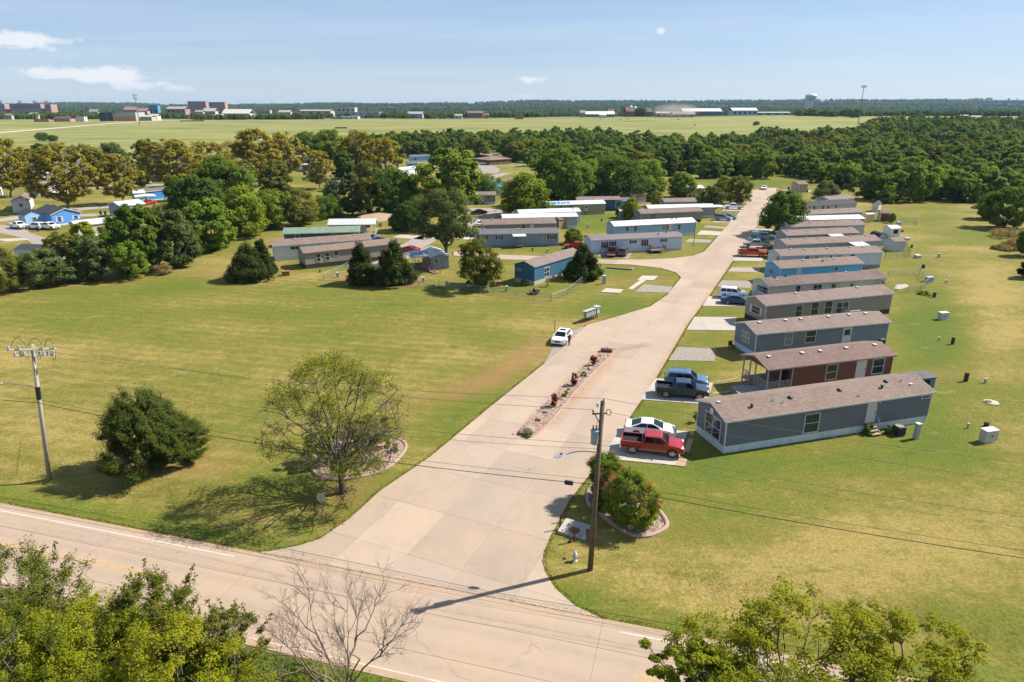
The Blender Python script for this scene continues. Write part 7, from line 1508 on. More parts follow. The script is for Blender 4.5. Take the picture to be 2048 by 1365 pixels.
# mail boxes
a, b = P(1169, 645.5), P(1193, 636.5); d_ = (b - a).normalized(); mbx = thing('mailbox_cluster', 'row of grey cluster mailboxes on posts at the street curve', 'mailbox', a, math.atan2(d_.y, d_.x)); L_ = (b - a).length; GM = M('mailbox_grey', (.30, .32, .34), .5, .08); MW = M('mailbox_door', (.66, .66, .64), .5, .06)
MB().prism([(-.42, 1.72), (.42, 1.62), (.42, 1.68), (-.42, 1.78)], -.2, L_ * .84, 'x').build('canopy', M('mailbox_canopy', (.50, .52, .52), .5, .06), mbx)
n_ = 6; w_ = L_ * .8 / n_
for i in range(n_):
    bo = MB().box(i * w_ + .06, (i + 1) * w_ - .06, -.28, .24, .72, 1.60).build('mailbox', GM, mbx); MB().box(i * w_ + .12, (i + 1) * w_ - .12, -.31, -.281, .80, 1.42).build('mailbox_door', MW, bo)
    MB().box(i * w_ + w_ / 2 - .06, i * w_ + w_ / 2 + .06, -.06, .06, -.1, .72).build('pedestal', M('pedestal_brown', (.10, .06, .045), .8), mbx)
bo = MB().box(L_ * .88, L_ * 1.08, -.3, .3, .75, 1.8).build('parcel_box', GM, mbx); MB().box(L_ * .9, L_ * 1.06, -.33, -.301, .85, 1.25).build('parcel_door', MW, bo); MB().box(L_ * .84, L_ * 1.13, -.42, .42, 1.8, 1.88).build('parcel_roof', M('mailbox_canopy', '#888888', .5), mbx)
for f in (.92, 1.04): MB().box(L_ * f - .05, L_ * f + .05, -.05, .05, -.1, .75).build('pedestal', M('pedestal_brown', (.10, .06, .045), .8), mbx)
# utility boxes, pedestals and posts on the lawns
UBX = M('utility_box_cream', (.60, .56, .49), .6, .08, 2); UBB = M('utility_box_blue_grey', (.40, .47, .52), .6, .08, 2); POSTB = M('post_brown', (.085, .05, .035), .9, .3, 4); PEDG = M('pedestal_grey', (.42, .47, .48), .6, .1, 2)
def ubox(label, px, mat, yaw=.25, dep=.75):
    x0, y0, x1, y1 = px; p_ = G((x0 + x1) / 2, y1); w = (x1 - x0) * pxm(p_); h = max(ztop(p_, y0) * .86, .4); r_ = thing('utility_box', label, 'utility box', p_, yaw, 'utility boxes on the east lawn')
    MB().box(-w / 2 - .06, w / 2 + .06, -dep / 2 - .06, dep / 2 + .06, -.1, .07).build('pad', PADC, r_); MB().box(-w / 2, w / 2, -dep / 2, dep / 2, .07, h - .12).build('cabinet', mat, r_, bevel=.02); MB().prism([(-dep / 2 - .04, h - .12), (dep / 2 + .04, h - .06), (dep / 2 + .04, h), (-dep / 2 - .04, h - .04)], -w / 2 - .04, w / 2 + .04, 'x').build('lid', mat, r_)
    MB().box(-w * .08, w * .08, -dep / 2 - .03, -dep / 2 - .002, h * .5, h * .58).build('latch', BLACK, r_)
def post(label, px, mat, w=.12, name='marker_post', cat='post', cap=True, group='small posts on the lawns', z=0):
    x, yt, yb = px; p_ = G(x, yb); h = max(ztop(p_, yt), .3); r_ = thing(name, label, cat, p_, .3, group); MB().box(-w, w, -w, w, -.15, h).build('post', mat, r_, bevel=.015)
    if cap: MB().box(-w * 1.12, w * 1.12, -w * 1.12, w * 1.12, h + .002, h + .06).build('cap', TRIM if mat is PEDG else mat, r_)
    return r_
ubox('large cream utility box nearest the highway on the east lawn', (1959.6, 854, 1989, 883), UBX); ubox('cream utility box beside the slate grey home end', (1876, 622, 1894, 639), UBX); ubox('blue grey utility box outside the fenced pen', (1850, 552, 1865, 564), UBB); ubox('low white utility box near the grey shed fence', (1829.4, 509, 1840, 516), UBX, dep=1.0); ubox('small white utility box behind the large grey shed', (1809.5, 475, 1818.6, 481), UBX); ubox('blue grey bin shaped utility box by the far garden fence', (1793, 443, 1800, 451.5), UBB)
for px, mt, w, lab in [((1904.5, 676, 689), POSTB, .16, 'brown square post beyond the white stake'), ((1931, 747, 763), POSTB, .17, 'brown square post level with the red brown home'), ((1969.5, 758, 767), PEDG, .10, 'short grey stub to the east of the brown square post'), ((1972, 846, 853), POSTB, .16, 'brown post top behind the large cream utility box'), ((1935, 848, 857), PEDG, .07, 'thin pale stake beyond the air conditioner'), ((1877, 675, 682), PEDG, .07, 'thin pale stake beside the brown square post'),
                       ((1804.5, 461, 464.5), POSTB, .18, 'dark stub beside the small white shed'), ((1823, 490.5, 496), POSTB, .16, 'dark post near the grey shed fence'), ((1877, 508, 516), PEDG, .2, 'pale capped post alone on the lawn by the grey shed'), ((1846, 530, 537), POSTB, .2, 'dark post between the fenced pen and the long pale grey home'), ((1892.6, 561, 566), PEDG, .12, 'small pale stub east of the fenced pen'), ((1868, 586, 595), POSTB, .18, 'black post at the near end of the fenced pen'), ((1890, 634, 637), POSTB, .1, 'tiny dark stub east of the cream utility box'),
                       ((1831, 848, 878), PEDG, .2, 'grey meter pedestal beside the air conditioner'), ((1742, 681, 690), PEDG, .18, 'grey meter pedestal behind the red brown home roof'), ((1747, 748, 760), PEDG, .17, 'grey meter pedestal at the wall of the red brown home'),
                       ((675.7, 545.6, 554.5), PEDG, .2, 'grey pedestal behind the fence by the western twin cedar'), ((846.4, 555.5, 564.5), PEDG, .18, 'pale pedestal in front of the wooden ramp'), ((893.7, 564, 573), PEDG, .18, 'pale pedestal at the fence between the ramp and the round tree'), ((973, 562, 571), POSTB, .16, 'brown pedestal beside the round tree'), ((1013, 573, 583), PEDG, .2, 'pale pedestal at the fence near the teal home'), ((1208, 552, 568.5), PEDG, .24, 'tall grey pedestal on the lawn east of the cedar'), ((1200.5, 496, 508), PEDG, .2, 'white pedestal before the lavender home'), ((1065, 497, 502.5), POSTB, .12, 'small brown post before the slate blue home'), ((1095, 498, 505), PEDG, .14, 'pale pedestal before the slate blue home'), ((1175.5, 449, 456), PEDG, .16, 'pale pedestal on the bright grass between the homes'), ((1203, 438, 443), POSTB, .14, 'small dark post on the grass behind the tan shed'), ((640, 540, 546), POSTB, .12, 'small wooden post at the fence corner')]: post(lab, px, mt, w, 'pedestal' if mt is PEDG else 'marker_post', 'utility pedestal' if mt is PEDG else 'post')
def acu(label, px, name='air_conditioner'):
    x0, y0, x1, y1 = px; p_ = P((x0 + x1) / 2, y1 - 2); w = (x1 - x0) * pxm(p_) * .8; h = .95; r_ = thing(name, label, 'air conditioner', p_, .25); am = M('ac_dark', (.055, .055, .06), .5, .1); MB().box(-w / 2, w / 2, -w / 2, w / 2, .05, h).build('casing', am, r_, bevel=.03); MB().lathe([(w * .46, h), (w * .46, h + .03), (w * .36, h + .035), (w * .34, h + .01), (.02, h + .012)], 18).build('fan_guard', M('ac_ring', (.35, .27, .25), .6), r_)
    for i in range(6): MB().box(-w / 2 - .012, w / 2 + .012, -w / 2 - .012, w / 2 + .012, .15 + i * .12, .18 + i * .12).build('louvre', BLACK, r_)
acu('dark air conditioner beside the steps of the nearest home', (1785, 848, 1807, 872)); acu('air conditioner behind the red brown roof at the slate grey home', (1752, 684, 1768, 693))
p = P(1982, 806); mh = thing('manhole', 'round concrete manhole with iron lid on the east lawn', 'manhole', p); MB().lathe([(.75, -.1), (.72, .10), (.5, .16), (.02, .16)], 18).build('collar', PADC, mh); MB().lathe([(.33, .15), (.33, .19), (.02, .19)], 16).build('lid', RU, mh).location = (-.3, 0, 0)
BRNB = M('brown_box', (.30, .15, .075), .8, .2, 3)
for x0, y0, x1, y1, lab in ((991.6, 564.7, 1002, 571.5, 'brown wooden crate box beside the teal home'), (565, 542, 580, 551, 'brown wooden box on the field beside the cedar clump')):
    p = P((x0 + x1) / 2, y1); w = (x1 - x0) * pxm(p); r_ = thing('wooden_box', lab, 'box', p, .2); MB().box(-w / 2, w / 2, -.5, .5, -.05, .75).build('casing', BRNB, r_); MB().box(-w / 2 - .06, w / 2 + .06, -.56, .56, .75, .84).build('lid', BRNB, r_); MB().box(-w / 2 - .25, w / 2 + .25, -.8, .7, -.05, .04).build('pad', M('red_dirt', (.33, .17, .09), .95), r_)
p = P(827.5, 563.5); r_ = thing('utility_cabinet', 'tan utility cabinet behind the fence by the eastern twin cedar', 'utility box', p, .2); MB().box(-.6, .6, -.4, .4, -.05, .95).build('cabinet', UBX, r_, bevel=.03); MB().box(-.64, .64, -.44, .44, .95, 1.03).build('lid', UBX, r_)
p = P(1048, 573); g_ = thing('barbecue_grill', 'black covered grill at the end wall of the teal home', 'grill', p, .2)
for x_, y_ in ((-.4, -.25), (.4, -.25), (-.4, .25), (.4, .25)): MB().box(x_ - .03, x_ + .03, y_ - .03, y_ + .03, -.05, .75).build('leg', BLACK, g_)
MB().box(-.5, .5, -.3, .3, .7, .9).build('firebox', BLACK, g_, bevel=.03); MB().loft([[(x_, .3 * math.cos(q), .92 + .35 * math.sin(q)) for q in [math.pi * i / 8 for i in range(9)]] for x_ in (-.48, .48)]).build('lid', BLACK, g_); MB().box(.5, .95, -.25, .25, .82, .86).build('side_shelf', BLACK, g_)
p = P(1069, 588); r_ = thing('fire_pit', 'dark bowl fire pit on the lawn in front of the teal home', 'fire pit', p); MB().lathe([(.5, .0), (.75, .25), (.95, .5), (.9, .52), (.7, .32), (.02, .2)], 16).build('bowl', M('fire_pit_stone', (.09, .07, .06), .9, .3), r_); MB().lathe([(.35, .3), (.3, .8), (.08, 1.05), (.02, 1.05)], 12).build('spark_guard', BLACK, r_)
# timber kerb on the corner lawn
a, b = P(1213, 537), P(1262, 541); d_ = (b - a).normalized(); o_ = thing('timber_edge', 'low weathered timber edging with end piece on the corner lawn', 'timber', a, math.atan2(d_.y, d_.x)); LT = (b - a).length; MB().box(0, LT, -.12, .12, -.05, .28).build('long_timber', WOODW, o_); MB().box(LT - .02, LT + .22, -.1, 1.6, -.05, .3).build('end_timber', WOODW, o_)
# ramp behind the cedars
a, b = P(842, 538), P(876, 548.5); d_ = b - a; LR = d_.length; rr2 = thing('wheelchair_ramp', 'reddish wooden ramp with rails beside the grey cabin', 'ramp', a, math.atan2(d_.y, d_.x)); RW = M('ramp_wood', (.34, .19, .15), .85, .25, 4)
for i in range(int(LR / .32)):
    x_ = i * .32; z_ = .8 * (1 - x_ / LR); MB().box(x_, x_ + .29, -.6, .6, z_ - .02, z_ + .04).build('ramp_board', RW, rr2)
for y_ in (-.6, .6):
    for k in range(4): x_ = LR * k / 3; MB().box(x_ - .05, x_ + .05, y_ - .05, y_ + .05, -.05, .8 * (1 - x_ / LR) + 1.0).build('ramp_post', RW, rr2)
    for h_ in (.5, .95): MB().tube([(0, y_, .8 + h_), (LR, y_, h_)], .04, 4).build('ramp_rail', RW, rr2)
p = P(858, 532); bt = thing('covered_boat', 'shrouded pale boat hull standing upright beside the ramp', 'boat', p, .4); MB().loft([[(.55 * math.cos(q) * s_, .4 * math.sin(q) * s_, z_) for q in [2 * math.pi * i / 12 for i in range(12)]] for z_, s_ in ((0, .8), (.6, 1.1), (1.4, 1.0), (2.0, .6), (2.3, .1))]).build('hull', M('hull_pale', (.5, .5, .5), .6, .2, 2), bt, True); MB().box(-.7, .7, -.4, .4, -.05, .05).build('cradle', WOODW, bt)
# chain link fences
m, t, b, o = newmat('chain_link'); ob = t.obj(); sx = t.new('ShaderNodeSeparateXYZ'); t.l.new(ob, sx.inputs[0]); h_ = t.math('ADD', sx.outputs[0], sx.outputs[1])
w1 = t.math('FRACT', t.math('MULTIPLY', t.math('ADD', h_, sx.outputs[2]), 11.0)); w2 = t.math('FRACT', t.math('MULTIPLY', t.math('SUBTRACT', h_, sx.outputs[2]), 11.0)); al = t.math('MAXIMUM', t.math('LESS_THAN', w1, .09), t.math('LESS_THAN', w2, .09))
b.inputs['Base Color'].default_value = (.33, .35, .35, 1); b.inputs['Metallic'].default_value = .6; b.inputs['Roughness'].default_value = .5; t.l.new(al, b.inputs['Alpha']); LINK = m
def fence(label, pts, h=1.2, step=3.0, dark=False, group='chain link fences'):
    pts = [P(*q) for q in pts]; root = thing('chain_link_fence', label, 'fence', pts[0], 0, group); o_ = pts[0]; mt = M('fence_post_dark', (.05, .05, .05), .6) if dark else STEEL
    for i in range(len(pts) - 1):
        a, b = pts[i] - o_, pts[i + 1] - o_; L = (b - a).length; k = max(1, round(L / step)); q = [a + (b - a) * j / k for j in range(k + 1)]
        for j, c in enumerate(q[:-1] if i < len(pts) - 2 else q):
            r_ = .045 if j == 0 or c is q[-1] else .03; MB().tube([c + Vector((0, 0, -.1)), c + Vector((0, 0, h + .05))], r_, 6).build('post', mt, root)
        MB().tube([a + Vector((0, 0, h)), b + Vector((0, 0, h))], .024, 5).build('top_rail', mt, root)
        for j in range(k): u, v = q[j], q[j + 1]; MB().add([u + Vector((0, 0, .03)), v + Vector((0, 0, .03)), v + Vector((0, 0, h - .02)), u + Vector((0, 0, h - .02))], [(0, 1, 2, 3)]).build('mesh_panel', LINK, root)
fence('long chain link fence along the field from the twin cedars to the teal home', [(647, 560), (674, 561), (790, 569), (837, 575), (878, 575), (936, 582), (986.6, 590), (1031.5, 596), (1102.5, 604)])
fence('chain link fence running from the corner post up past the teal home', [(1102.5, 604), (1136, 590.5), (1169, 563)])
fence('short chain link side fence by the taupe home', [(647, 560), (690, 541), (702, 532)])
fence('chain link pen beside the cream home', [(1776, 553.5), (1838.6, 550), (1855, 570), (1841, 584), (1790, 585)])
fence('dark wire fence around the large grey shed', [(1769.5, 518), (1818.6, 514.5), (1808, 491)], dark=True, h=1.4)
fence('low garden fence at the far end of the east lawn', [(1784, 450), (1833, 450), (1834, 444), (1800, 444)], h=1.0)
fence('short chain link fence beside the cabin', [(868, 537), (897, 531)])
BINB = M('bin_blue', '#1d3f86', .6, .1); BIND = M('bin_dark', '#12211f', .6, .1)
def bin_(label, x, y, mat):
    p_ = P(x, y); r_ = thing('trash_bin', label, 'trash bin', p_, .4); MB().loft([[(-.26 * s_, -.3 * s_, z_), (.26 * s_, -.3 * s_, z_), (.26 * s_, .3 * s_, z_), (-.26 * s_, .3 * s_, z_)] for z_, s_ in ((.02, .8), (.95, 1.1))]).build('body', mat, r_); MB().prism([(-.36, .95), (.36, .98), (.36, 1.04), (-.3, 1.08)], -.31, .31, 'x').build('lid', mat, r_)
    for s_ in (-.24, .24): MB().lathe([(.02, -.03), (.1, -.03), (.1, .03), (.02, .03)], 10).build('wheel', BLACK, r_).matrix_local = Matrix.Translation((s_, .28, .1)) @ Matrix.Rotation(math.pi / 2, 4, 'Y')
for lab, x, y, mt in (('blue trash bin by the white cars', 76, 463, BINB), ('dark trash bin near the grey metal roofed house', 202, 430, BIND), ('blue green trash bin near the grey metal roofed house', 211, 430, M('bin_teal', '#1a4a5c', .6)), ('black trash bin at the end of the street', 1577, 380, BIND), ('black trash bin by the home at the head of the row', 1614, 385, BIND)): bin_(lab, x, y, mt)
p = P(1387, 492.5); r_ = MB().tube([(0, 0, -.2), (.03, 0, ztop(p, 437))], [.08, .06], 8).build('steel_pole', M('pole_dark_steel', (.10, .075, .065), .6, .1, metal=.4)); r_.location = p; tag(r_, 'thin dark pole standing on the lawn before the lavender home', 'pole')
p = P(745, 441); m_ = rock('pile of bare dirt and rubble beyond the porch home', p, (8, 5, 1.6), M('dirt_pile', (.38, .27, .18), .95, .3, 1.0, kind='bump', bs=.8), 31, -.5, 'dirt_mound'); m_['category'] = 'dirt mound'
for x, y, lab in ((1463, 697, 'rust brown chair frame beside the slate grey home steps'),):
    p = P(x, y); r_ = thing('garden_chair', lab, 'chair', p, .5); CH = M('rusty_chair', (.16, .07, .045), .8)
    MB().box(-.35, .35, -.3, .3, .38, .44).build('seat', CH, r_); MB().box(-.35, .35, .26, .32, .44, .95).build('backrest', CH, r_)
    for x_, y_ in ((-.32, -.27), (.32, -.27), (-.32, .27), (.32, .27)): MB().box(x_ - .03, x_ + .03, y_ - .03, y_ + .03, -.05, .38).build('leg', CH, r_)
# low grey deck between the red brown and the nearest home
a, b = P(1470, 795), P(1542, 792); d_ = (b - a).normalized(); r_ = thing('wooden_deck', 'low grey wooden deck between the nearest home and the red brown one', 'deck', a, math.atan2(d_.y, d_.x))
for k in range(14): MB().box(k * .3, k * .3 + .28, -1.2, 1.4, .72, .77).build('deck_board', M('deck_grey', (.30, .29, .28), .9, .25, 4), r_)
MB().box(.05, 4.1, -1.15, 1.35, -.05, .71).build('skirt_board', WOODW, r_)
# ---------------------------------------------------------------- far buildings
def far_box(label, x0, x1, ytop, ybase, dist, wall, roofc=None, depth=None, name='building', cat='building', pitched=0.0, wins=(0, 0), yaw=0.0, winm=None, doors=None, group=None):
    """a building dist metres away that shows between photo columns x0,x1 and rows ytop,ybase"""
    dep_ = dist * cP + 20 * sP; X0, X1 = (x0 - CX) / FPX * dep_, (x1 - CX) / FPX * dep_; zg = float(gz((X0 + X1) / 2, dist)); d = ray(CX, ytop); zt = CAMH + d[2] / d[1] * dist
    d2_ = ray(CX, ybase); zb = min(CAMH + d2_[2] / d2_[1] * dist, zg); h = max(zt - zg, 3.0); w = X1 - X0; depth = depth or min(w * .6, 30)
    root = thing(name, label, cat, (X0, dist, zg), yaw, group); wm = wall if not isinstance(wall, (str, tuple)) else M('far_wall_' + str(wall), wall, .8, .1, .3)
    rm = roofc if roofc and not isinstance(roofc, (str, tuple)) else M('far_roof_' + str(roofc), roofc or '#8a8680', .8, .12, .3)
    hp = h * pitched; MB().box(0, w, 0, depth, -4, h - hp).build('wall', wm, root)
    if pitched: MB().prism([(-.6, h - hp), (depth / 2, h), (depth + .6, h - hp), (depth + .6, h - hp + .3), (depth / 2, h + .3), (-.6, h - hp + .3)], -.6, w + .6, 'x').build('roof', rm, root)
    else: MB().box(-.3, w + .3, -.3, depth + .3, h, h + .5).build('roof', rm, root)
    nx_, nz_ = wins
    for i in range(nx_):
        for j in range(nz_):
            ww = w / nx_; hh = (h - hp) / nz_; o_ = MB().box(i * ww + ww * .22, i * ww + ww * .78, -.25, -.01, j * hh + hh * .3, j * hh + hh * .78).build('window', winm or M('far_window_frame', (.5, .48, .46), .6), root); MB().box(i * ww + ww * .27, i * ww + ww * .73, -.3, -.251, j * hh + hh * .35, j * hh + hh * .73).build('pane', GL, o_)
    if doors:
        for i in range(doors[0]): ww = (doors[3] - doors[2]) * w / doors[0]; MB().box(doors[2] * w + i * ww + ww * .12, doors[2] * w + i * ww + ww * .88, -.3, -.01, .05, h * doors[1]).build('door', doors[4], root)
    return root
RB = (.46, .27, .215); TAN = (.45, .36, .28); WHT_ = (.62, .62, .60); GRY_ = (.30, .32, .34)
ORG = M('orange_door', (.62, .23, .05), .6, .08)
far_box('fire station like building with navy wing and orange doors on the far field', 232, 273, 225, 241, 1010, (.42, .42, .42), '#6d7175', 26, doors=(4, .55, .06, .96, ORG)); far_box('navy wing beside the orange doors building', 200, 226, 226, 241, 1008, (.035, .05, .07), '#2d333b', 22); far_box('tan link between the navy wing and the orange doors building', 226, 232, 228, 241, 1009, TAN, '#7a7066', 20)
far_box('low white and tan building east of the orange doors', 275, 304, 231, 240, 1020, (.5, .42, .36), '#b9b4ab', 14, pitched=.3, wins=(4, 1)); far_box('white shed building behind the low tan one', 300, 315, 229, 237, 1060, WHT_, '#c4c4c0', 12, pitched=.3)
far_box('small white and red field house at the west', 108, 140, 234, 242, 1000, (.5, .3, .26), '#6b5147', 12, pitched=.4, wins=(4, 1)); far_box('white field shed at the west', 152, 169, 234, 241, 1000, WHT_, '#9a9a98', 8); far_box('low orange hoarding wall at the west field', 68, 98, 239, 243.5, 990, (.6, .25, .12), '#a06a4a', 2)
for (x0, x1, yt, lab) in [(-20, 12, 208, 'brick stadium stand cut by the picture edge'), (22, 58, 208, 'brick stadium stand, longest of the row'), (58, 84, 208, 'brick stadium stand beside the longest one'), (92, 104, 209, 'small brick block at the end of the stadium row')]: far_box(lab, x0, x1, yt, 222, 2100, RB, '#8e6a5e', 30, wins=(5, 2), group='brick blocks of the far campus')
for x in (3, 41, 70, 94):
    dist = 2150; dep_ = dist * cP; X = (x - CX) / FPX * dep_; zg = float(gz(X, dist)); r_ = thing('floodlight_mast', {3: 'stadium floodlight mast at the picture edge', 41: 'stadium floodlight mast above the longest brick stand', 70: 'stadium floodlight mast above the shorter brick stand', 94: 'stadium floodlight mast at the end of the brick row'}[x], 'floodlight', (X, dist, zg), 0, 'stadium floodlights')
    h = CAMH + ray(CX, 202)[2] / ray(CX, 202)[1] * dist - zg; MB().tube([(0, 0, -2), (0, 0, h)], .8, 5).build('mast', STEEL, r_)
    for k in range(3): MB().box(-4.5, 4.5, -.4, .4, h - 1 - k * 2.6, h + .5 - k * 2.6).build('lamp_bank', STEEL, r_)
far_box('tall brick dormitory tower, western one of the pair', 378, 414, 203.5, 218, 2000, RB, '#7c5f55', 20, wins=(8, 6)); far_box('tall brick dormitory tower, eastern one of the pair', 417, 452, 205, 218, 2050, (.50, .29, .22), '#9c8075', 20, wins=(8, 6))
for (x0, x1, yt, yb, dd, wl, rf, pt, lab) in [(300, 318, 212, 220, 1900, (.08, .35, .48), '#3f8fb0', 0, 'blue glass building among the far trees'), (445, 500, 219, 230, 1500, WHT_, '#c9c6bf', .45, 'wide white roofed hall among the far trees'), (408, 432, 217, 226, 1600, WHT_, '#b9b4ac', .3, 'pale hall behind the dormitory towers'), (392, 407, 221, 228, 1500, (.5, .42, .34), '#a9a29a', .2, 'tan low building below the dormitory towers'), (520, 541, 221, 229, 1500, (.5, .42, .35), '#b7b0a8', 0, 'tan flat roofed block among the far trees'),
    (558, 582, 221, 229, 1450, (.55, .52, .5), '#a9a5a0', .25, 'grey gabled hall among the far trees'), (600, 662, 220, 229, 1500, (.52, .47, .42), '#a39c94', .15, 'long pale campus building'), (675, 711, 216, 230, 1500, (.58, .52, .47), '#c0bcb6', 0, 'tall pale windowless block'), (700, 760, 225, 231, 1450, (.5, .48, .46), '#9a9893', 0, 'long low building under the tall pale block'), (680, 716, 234, 241, 1180, WHT_, '#c8c8c4', 0, 'white flat storage building at the far field edge'), (662, 682, 235, 240, 1180, (.4, .42, .44), '#8f9193', 0, 'grey shed beside the white storage building'), (621, 638, 232, 240, 1170, (.45, .33, .26), '#8f6f5e', 0, 'tan block at the far field edge'),
    (815, 845, 224, 231, 1600, (.55, .55, .55), '#9ea3a5', .35, 'grey roofed hall east of the pale campus'), (508, 522, 231, 236, 1200, (.45, .47, .5), '#9aa0a6', .3, 'small grey roofed house at the far field edge'), (430, 446, 229, 236, 1250, (.3, .34, .40), '#c9cbcc', .2, 'blue grey shed at the far field edge'), (935, 966, 223, 230, 1800, (.35, .2, .15), '#85695c', .3, 'brick hall far beyond the field'), (968, 978, 228, 234, 1300, (.4, .2, .15), '#946a5c', .3, 'small red roofed barn at the far field edge'), (910, 924, 229, 234, 1350, WHT_, '#b5b5b0', .3, 'pale house at the far field edge'),
    (250, 275, 214, 222, 1900, RB, '#a58a80', .3, 'red roofed campus hall behind the light mast'), (335, 372, 214, 221, 2000, (.4, .26, .2), '#ad9a90', .2, 'brick hall west of the dormitory towers'), (180, 197, 219, 225, 1700, (.5, .45, .4), '#a49a92', .3, 'pale house among the western trees'), (60, 75, 226, 233, 1300, (.5, .45, .42), '#a79c94', .3, 'pale house at the western field edge'), (12, 24, 228, 236, 1250, (.5, .45, .42), '#8f8a86', .3, 'grey house at the western field edge'), (276, 296, 217, 224, 1750, (.48, .36, .3), '#aa8888', .3, 'tan house cluster roof behind the light mast')]:
    far_box(lab, x0, x1, yt, yb, 1130 + max(dd - 1150, 0) * .28, wl, rf, None, pitched=pt, wins=(4, 2) if x1 - x0 > 18 else (2, 1))
# farm on the rise
far_box('long white roofed dairy barn on the rise', 1171, 1229, 223.5, 231, 1150, (.22, .24, .27), '#d8d8d6', 22, 'barn', 'barn', .5, (10, 1)); far_box('small white house with red end by the dairy barn', 1160, 1170, 221.5, 231, 1140, (.5, .32, .28), '#a59a94', 8, 'house', 'house', .35, (2, 1)); far_box('small white hut before the dairy barn', 1199, 1212, 228.5, 233.5, 1090, WHT_, '#cfcfcc', 6, 'hut', 'hut', .3)
far_box('large red gambrel barn', 1252, 1268, 215, 231, 1180, (.26, .07, .06), '#6e5650', 24, 'barn', 'barn', .45, (2, 2)); far_box('red barn with white doors beside the silos', 1216, 1228, 219, 229, 1250, (.28, .08, .07), '#77605a', 20, 'barn', 'barn', .45, (1, 1)); far_box('red barn behind the dark round tree', 1288, 1303, 217, 229, 1230, (.28, .08, .07), '#6f5a55', 20, 'barn', 'barn', .45, (1, 1)); far_box('pale tan hay barn in the dust', 1345, 1390, 223.5, 233, 1120, (.42, .34, .27), '#8d8178', 24, 'barn', 'barn', .5, (3, 1))
far_box('white roofed cattle shed behind the dust', 1365, 1443, 217.5, 229, 1280, (.2, .22, .25), '#dadad8', 30, 'barn', 'barn', .4, (9, 1)); far_box('white barn at the east end of the farm', 1464, 1514, 216.5, 226, 1320, WHT_, '#d8d8d4', 26, 'barn', 'barn', .35, (5, 1)); far_box('low tan shed of the farm in the dust', 1312, 1345, 224, 231, 1160, TAN, '#b3a394', 16, 'barn', 'barn', .3, (3, 1)); far_box('long low white shed of the far farmyard', 1475, 1580, 224.5, 229, 1400, (.55, .52, .48), '#c0bbb2', 14, 'barn', 'barn', .2, (6, 1)); far_box('white trailer on the rise', 1030, 1047, 232.5, 237.5, 1060, (.35, .16, .1), '#8f6a55', 6, 'hut', 'hut')
for x, yt, lab in ((1261, 211.5, 'silver topped silo, western of two'), (1269, 213, 'silver topped silo, eastern of two')):
    dist = 1240; X = (x - CX) / FPX * dist * cP; zg = float(gz(X, dist)); h = CAMH + ray(CX, yt)[2] / ray(CX, yt)[1] * dist - zg; s_ = thing('silo', lab, 'silo', (X, dist, zg), 0, 'silos of the farm'); MB().lathe([(4, -2), (4, h * .8)], 14).build('drum', M('silo_drum', (.14, .13, .13), .6), s_, True); MB().lathe([(4.1, h * .8), (3.3, h * .93), (1.5, h), (.05, h + .1)], 14).build('dome', STEEL, s_, True)
# water tower with two bulbs on columns, as it shows against the sky
dist = 1700; dp_ = dist * cP; m_px = dp_ / FPX
def zat(py): return CAMH + ray(CX, py)[2] / ray(CX, py)[1] * dist
TWH = M('tower_white', (.88, .88, .87), .5, .06, .05)
for x, r_px, lab, sh in ((1621.5, 9.5, 'white water tower with a tilted round bulb', 0), (1637.5, 8.5, 'white water tower with a flared bowl top', 1)):
    X = (x - CX) * m_px; zg = float(gz(X, dist + sh * 60)); r_ = thing('water_tower', lab, 'water tower', (X, dist + sh * 60, zg), 0, 'water towers on the skyline'); R_ = r_px * m_px; zt_ = zat(188) - zg
    if sh == 0: MB().lathe([(R_ * .30, -3), (R_ * .26, zt_ * .62), (R_ * .35, zt_ * .70), (R_ * .85, zt_ * .78), (R_, zt_ * .87), (R_ * .85, zt_ * .96), (R_ * .4, zt_ * .995), (.1, zt_)], 20).build('tank', TWH, r_, True)
    else: MB().lathe([(R_ * .78, -3), (R_ * .72, zt_ * .60), (R_ * .80, zt_ * .70), (R_ * .95, zt_ * .80), (R_ * .95, zt_ * .84), (R_ * .85, zt_ * .86), (R_ * .95, zt_ * .98), (.1, zt_ * .99)], 20).build('tank', TWH, r_, True)
    MB().lathe([(R_ * 1.02, zt_ * .865), (R_ * 1.04, zt_ * .865), (R_ * 1.04, zt_ * .885), (R_ * 1.02, zt_ * .885)], 20).build('walkway', STEEL, r_)
def mast(label, x, yt, yb, dist, r, heads=2, name='cell_tower', cat='mast'):
    X = (x - CX) / FPX * dist * cP; zg = float(gz(X, dist)); h = CAMH + ray(CX, yt)[2] / ray(CX, yt)[1] * dist - zg; m_ = thing(name, label, cat, (X, dist, zg)); MB().tube([(0, 0, -1), (0, 0, h)], [r, r * .6], 8).build('mast', M('mast_grey', (.22, .24, .26), .5, metal=.4), m_)
    for k in range(heads):
        z_ = h - 1.0 - k * h * .10
        for a in range(6):
            c = Vector((math.cos(a * 1.047), math.sin(a * 1.047), 0)) * r * 4.2; MB().box(c.x - r * .7, c.x + r * .7, c.y - r * .5, c.y + r * .5, z_ - r * 3.5, z_ + r * 2).build('antenna', M('antenna_grey', (.32, .34, .36), .5), m_)
        MB().lathe([(r * 4.2, z_ - r * .6), (r * 4.5, z_ - r * .6), (r * 4.5, z_ - r * .2), (r * 4.2, z_ - r * .2)], 12).build('platform', STEEL, m_)
mast('tall cell mast standing on the skyline east of the water towers', 1722, 171, 222, 800, .5, 1); mast('slender light mast standing on the far field road', 273, 189, 246, 850, .45, 2); mast('thin distant pole between the water towers and the cell mast', 1705, 199, 220, 1500, .5, 0, 'distant_pole', 'pole')
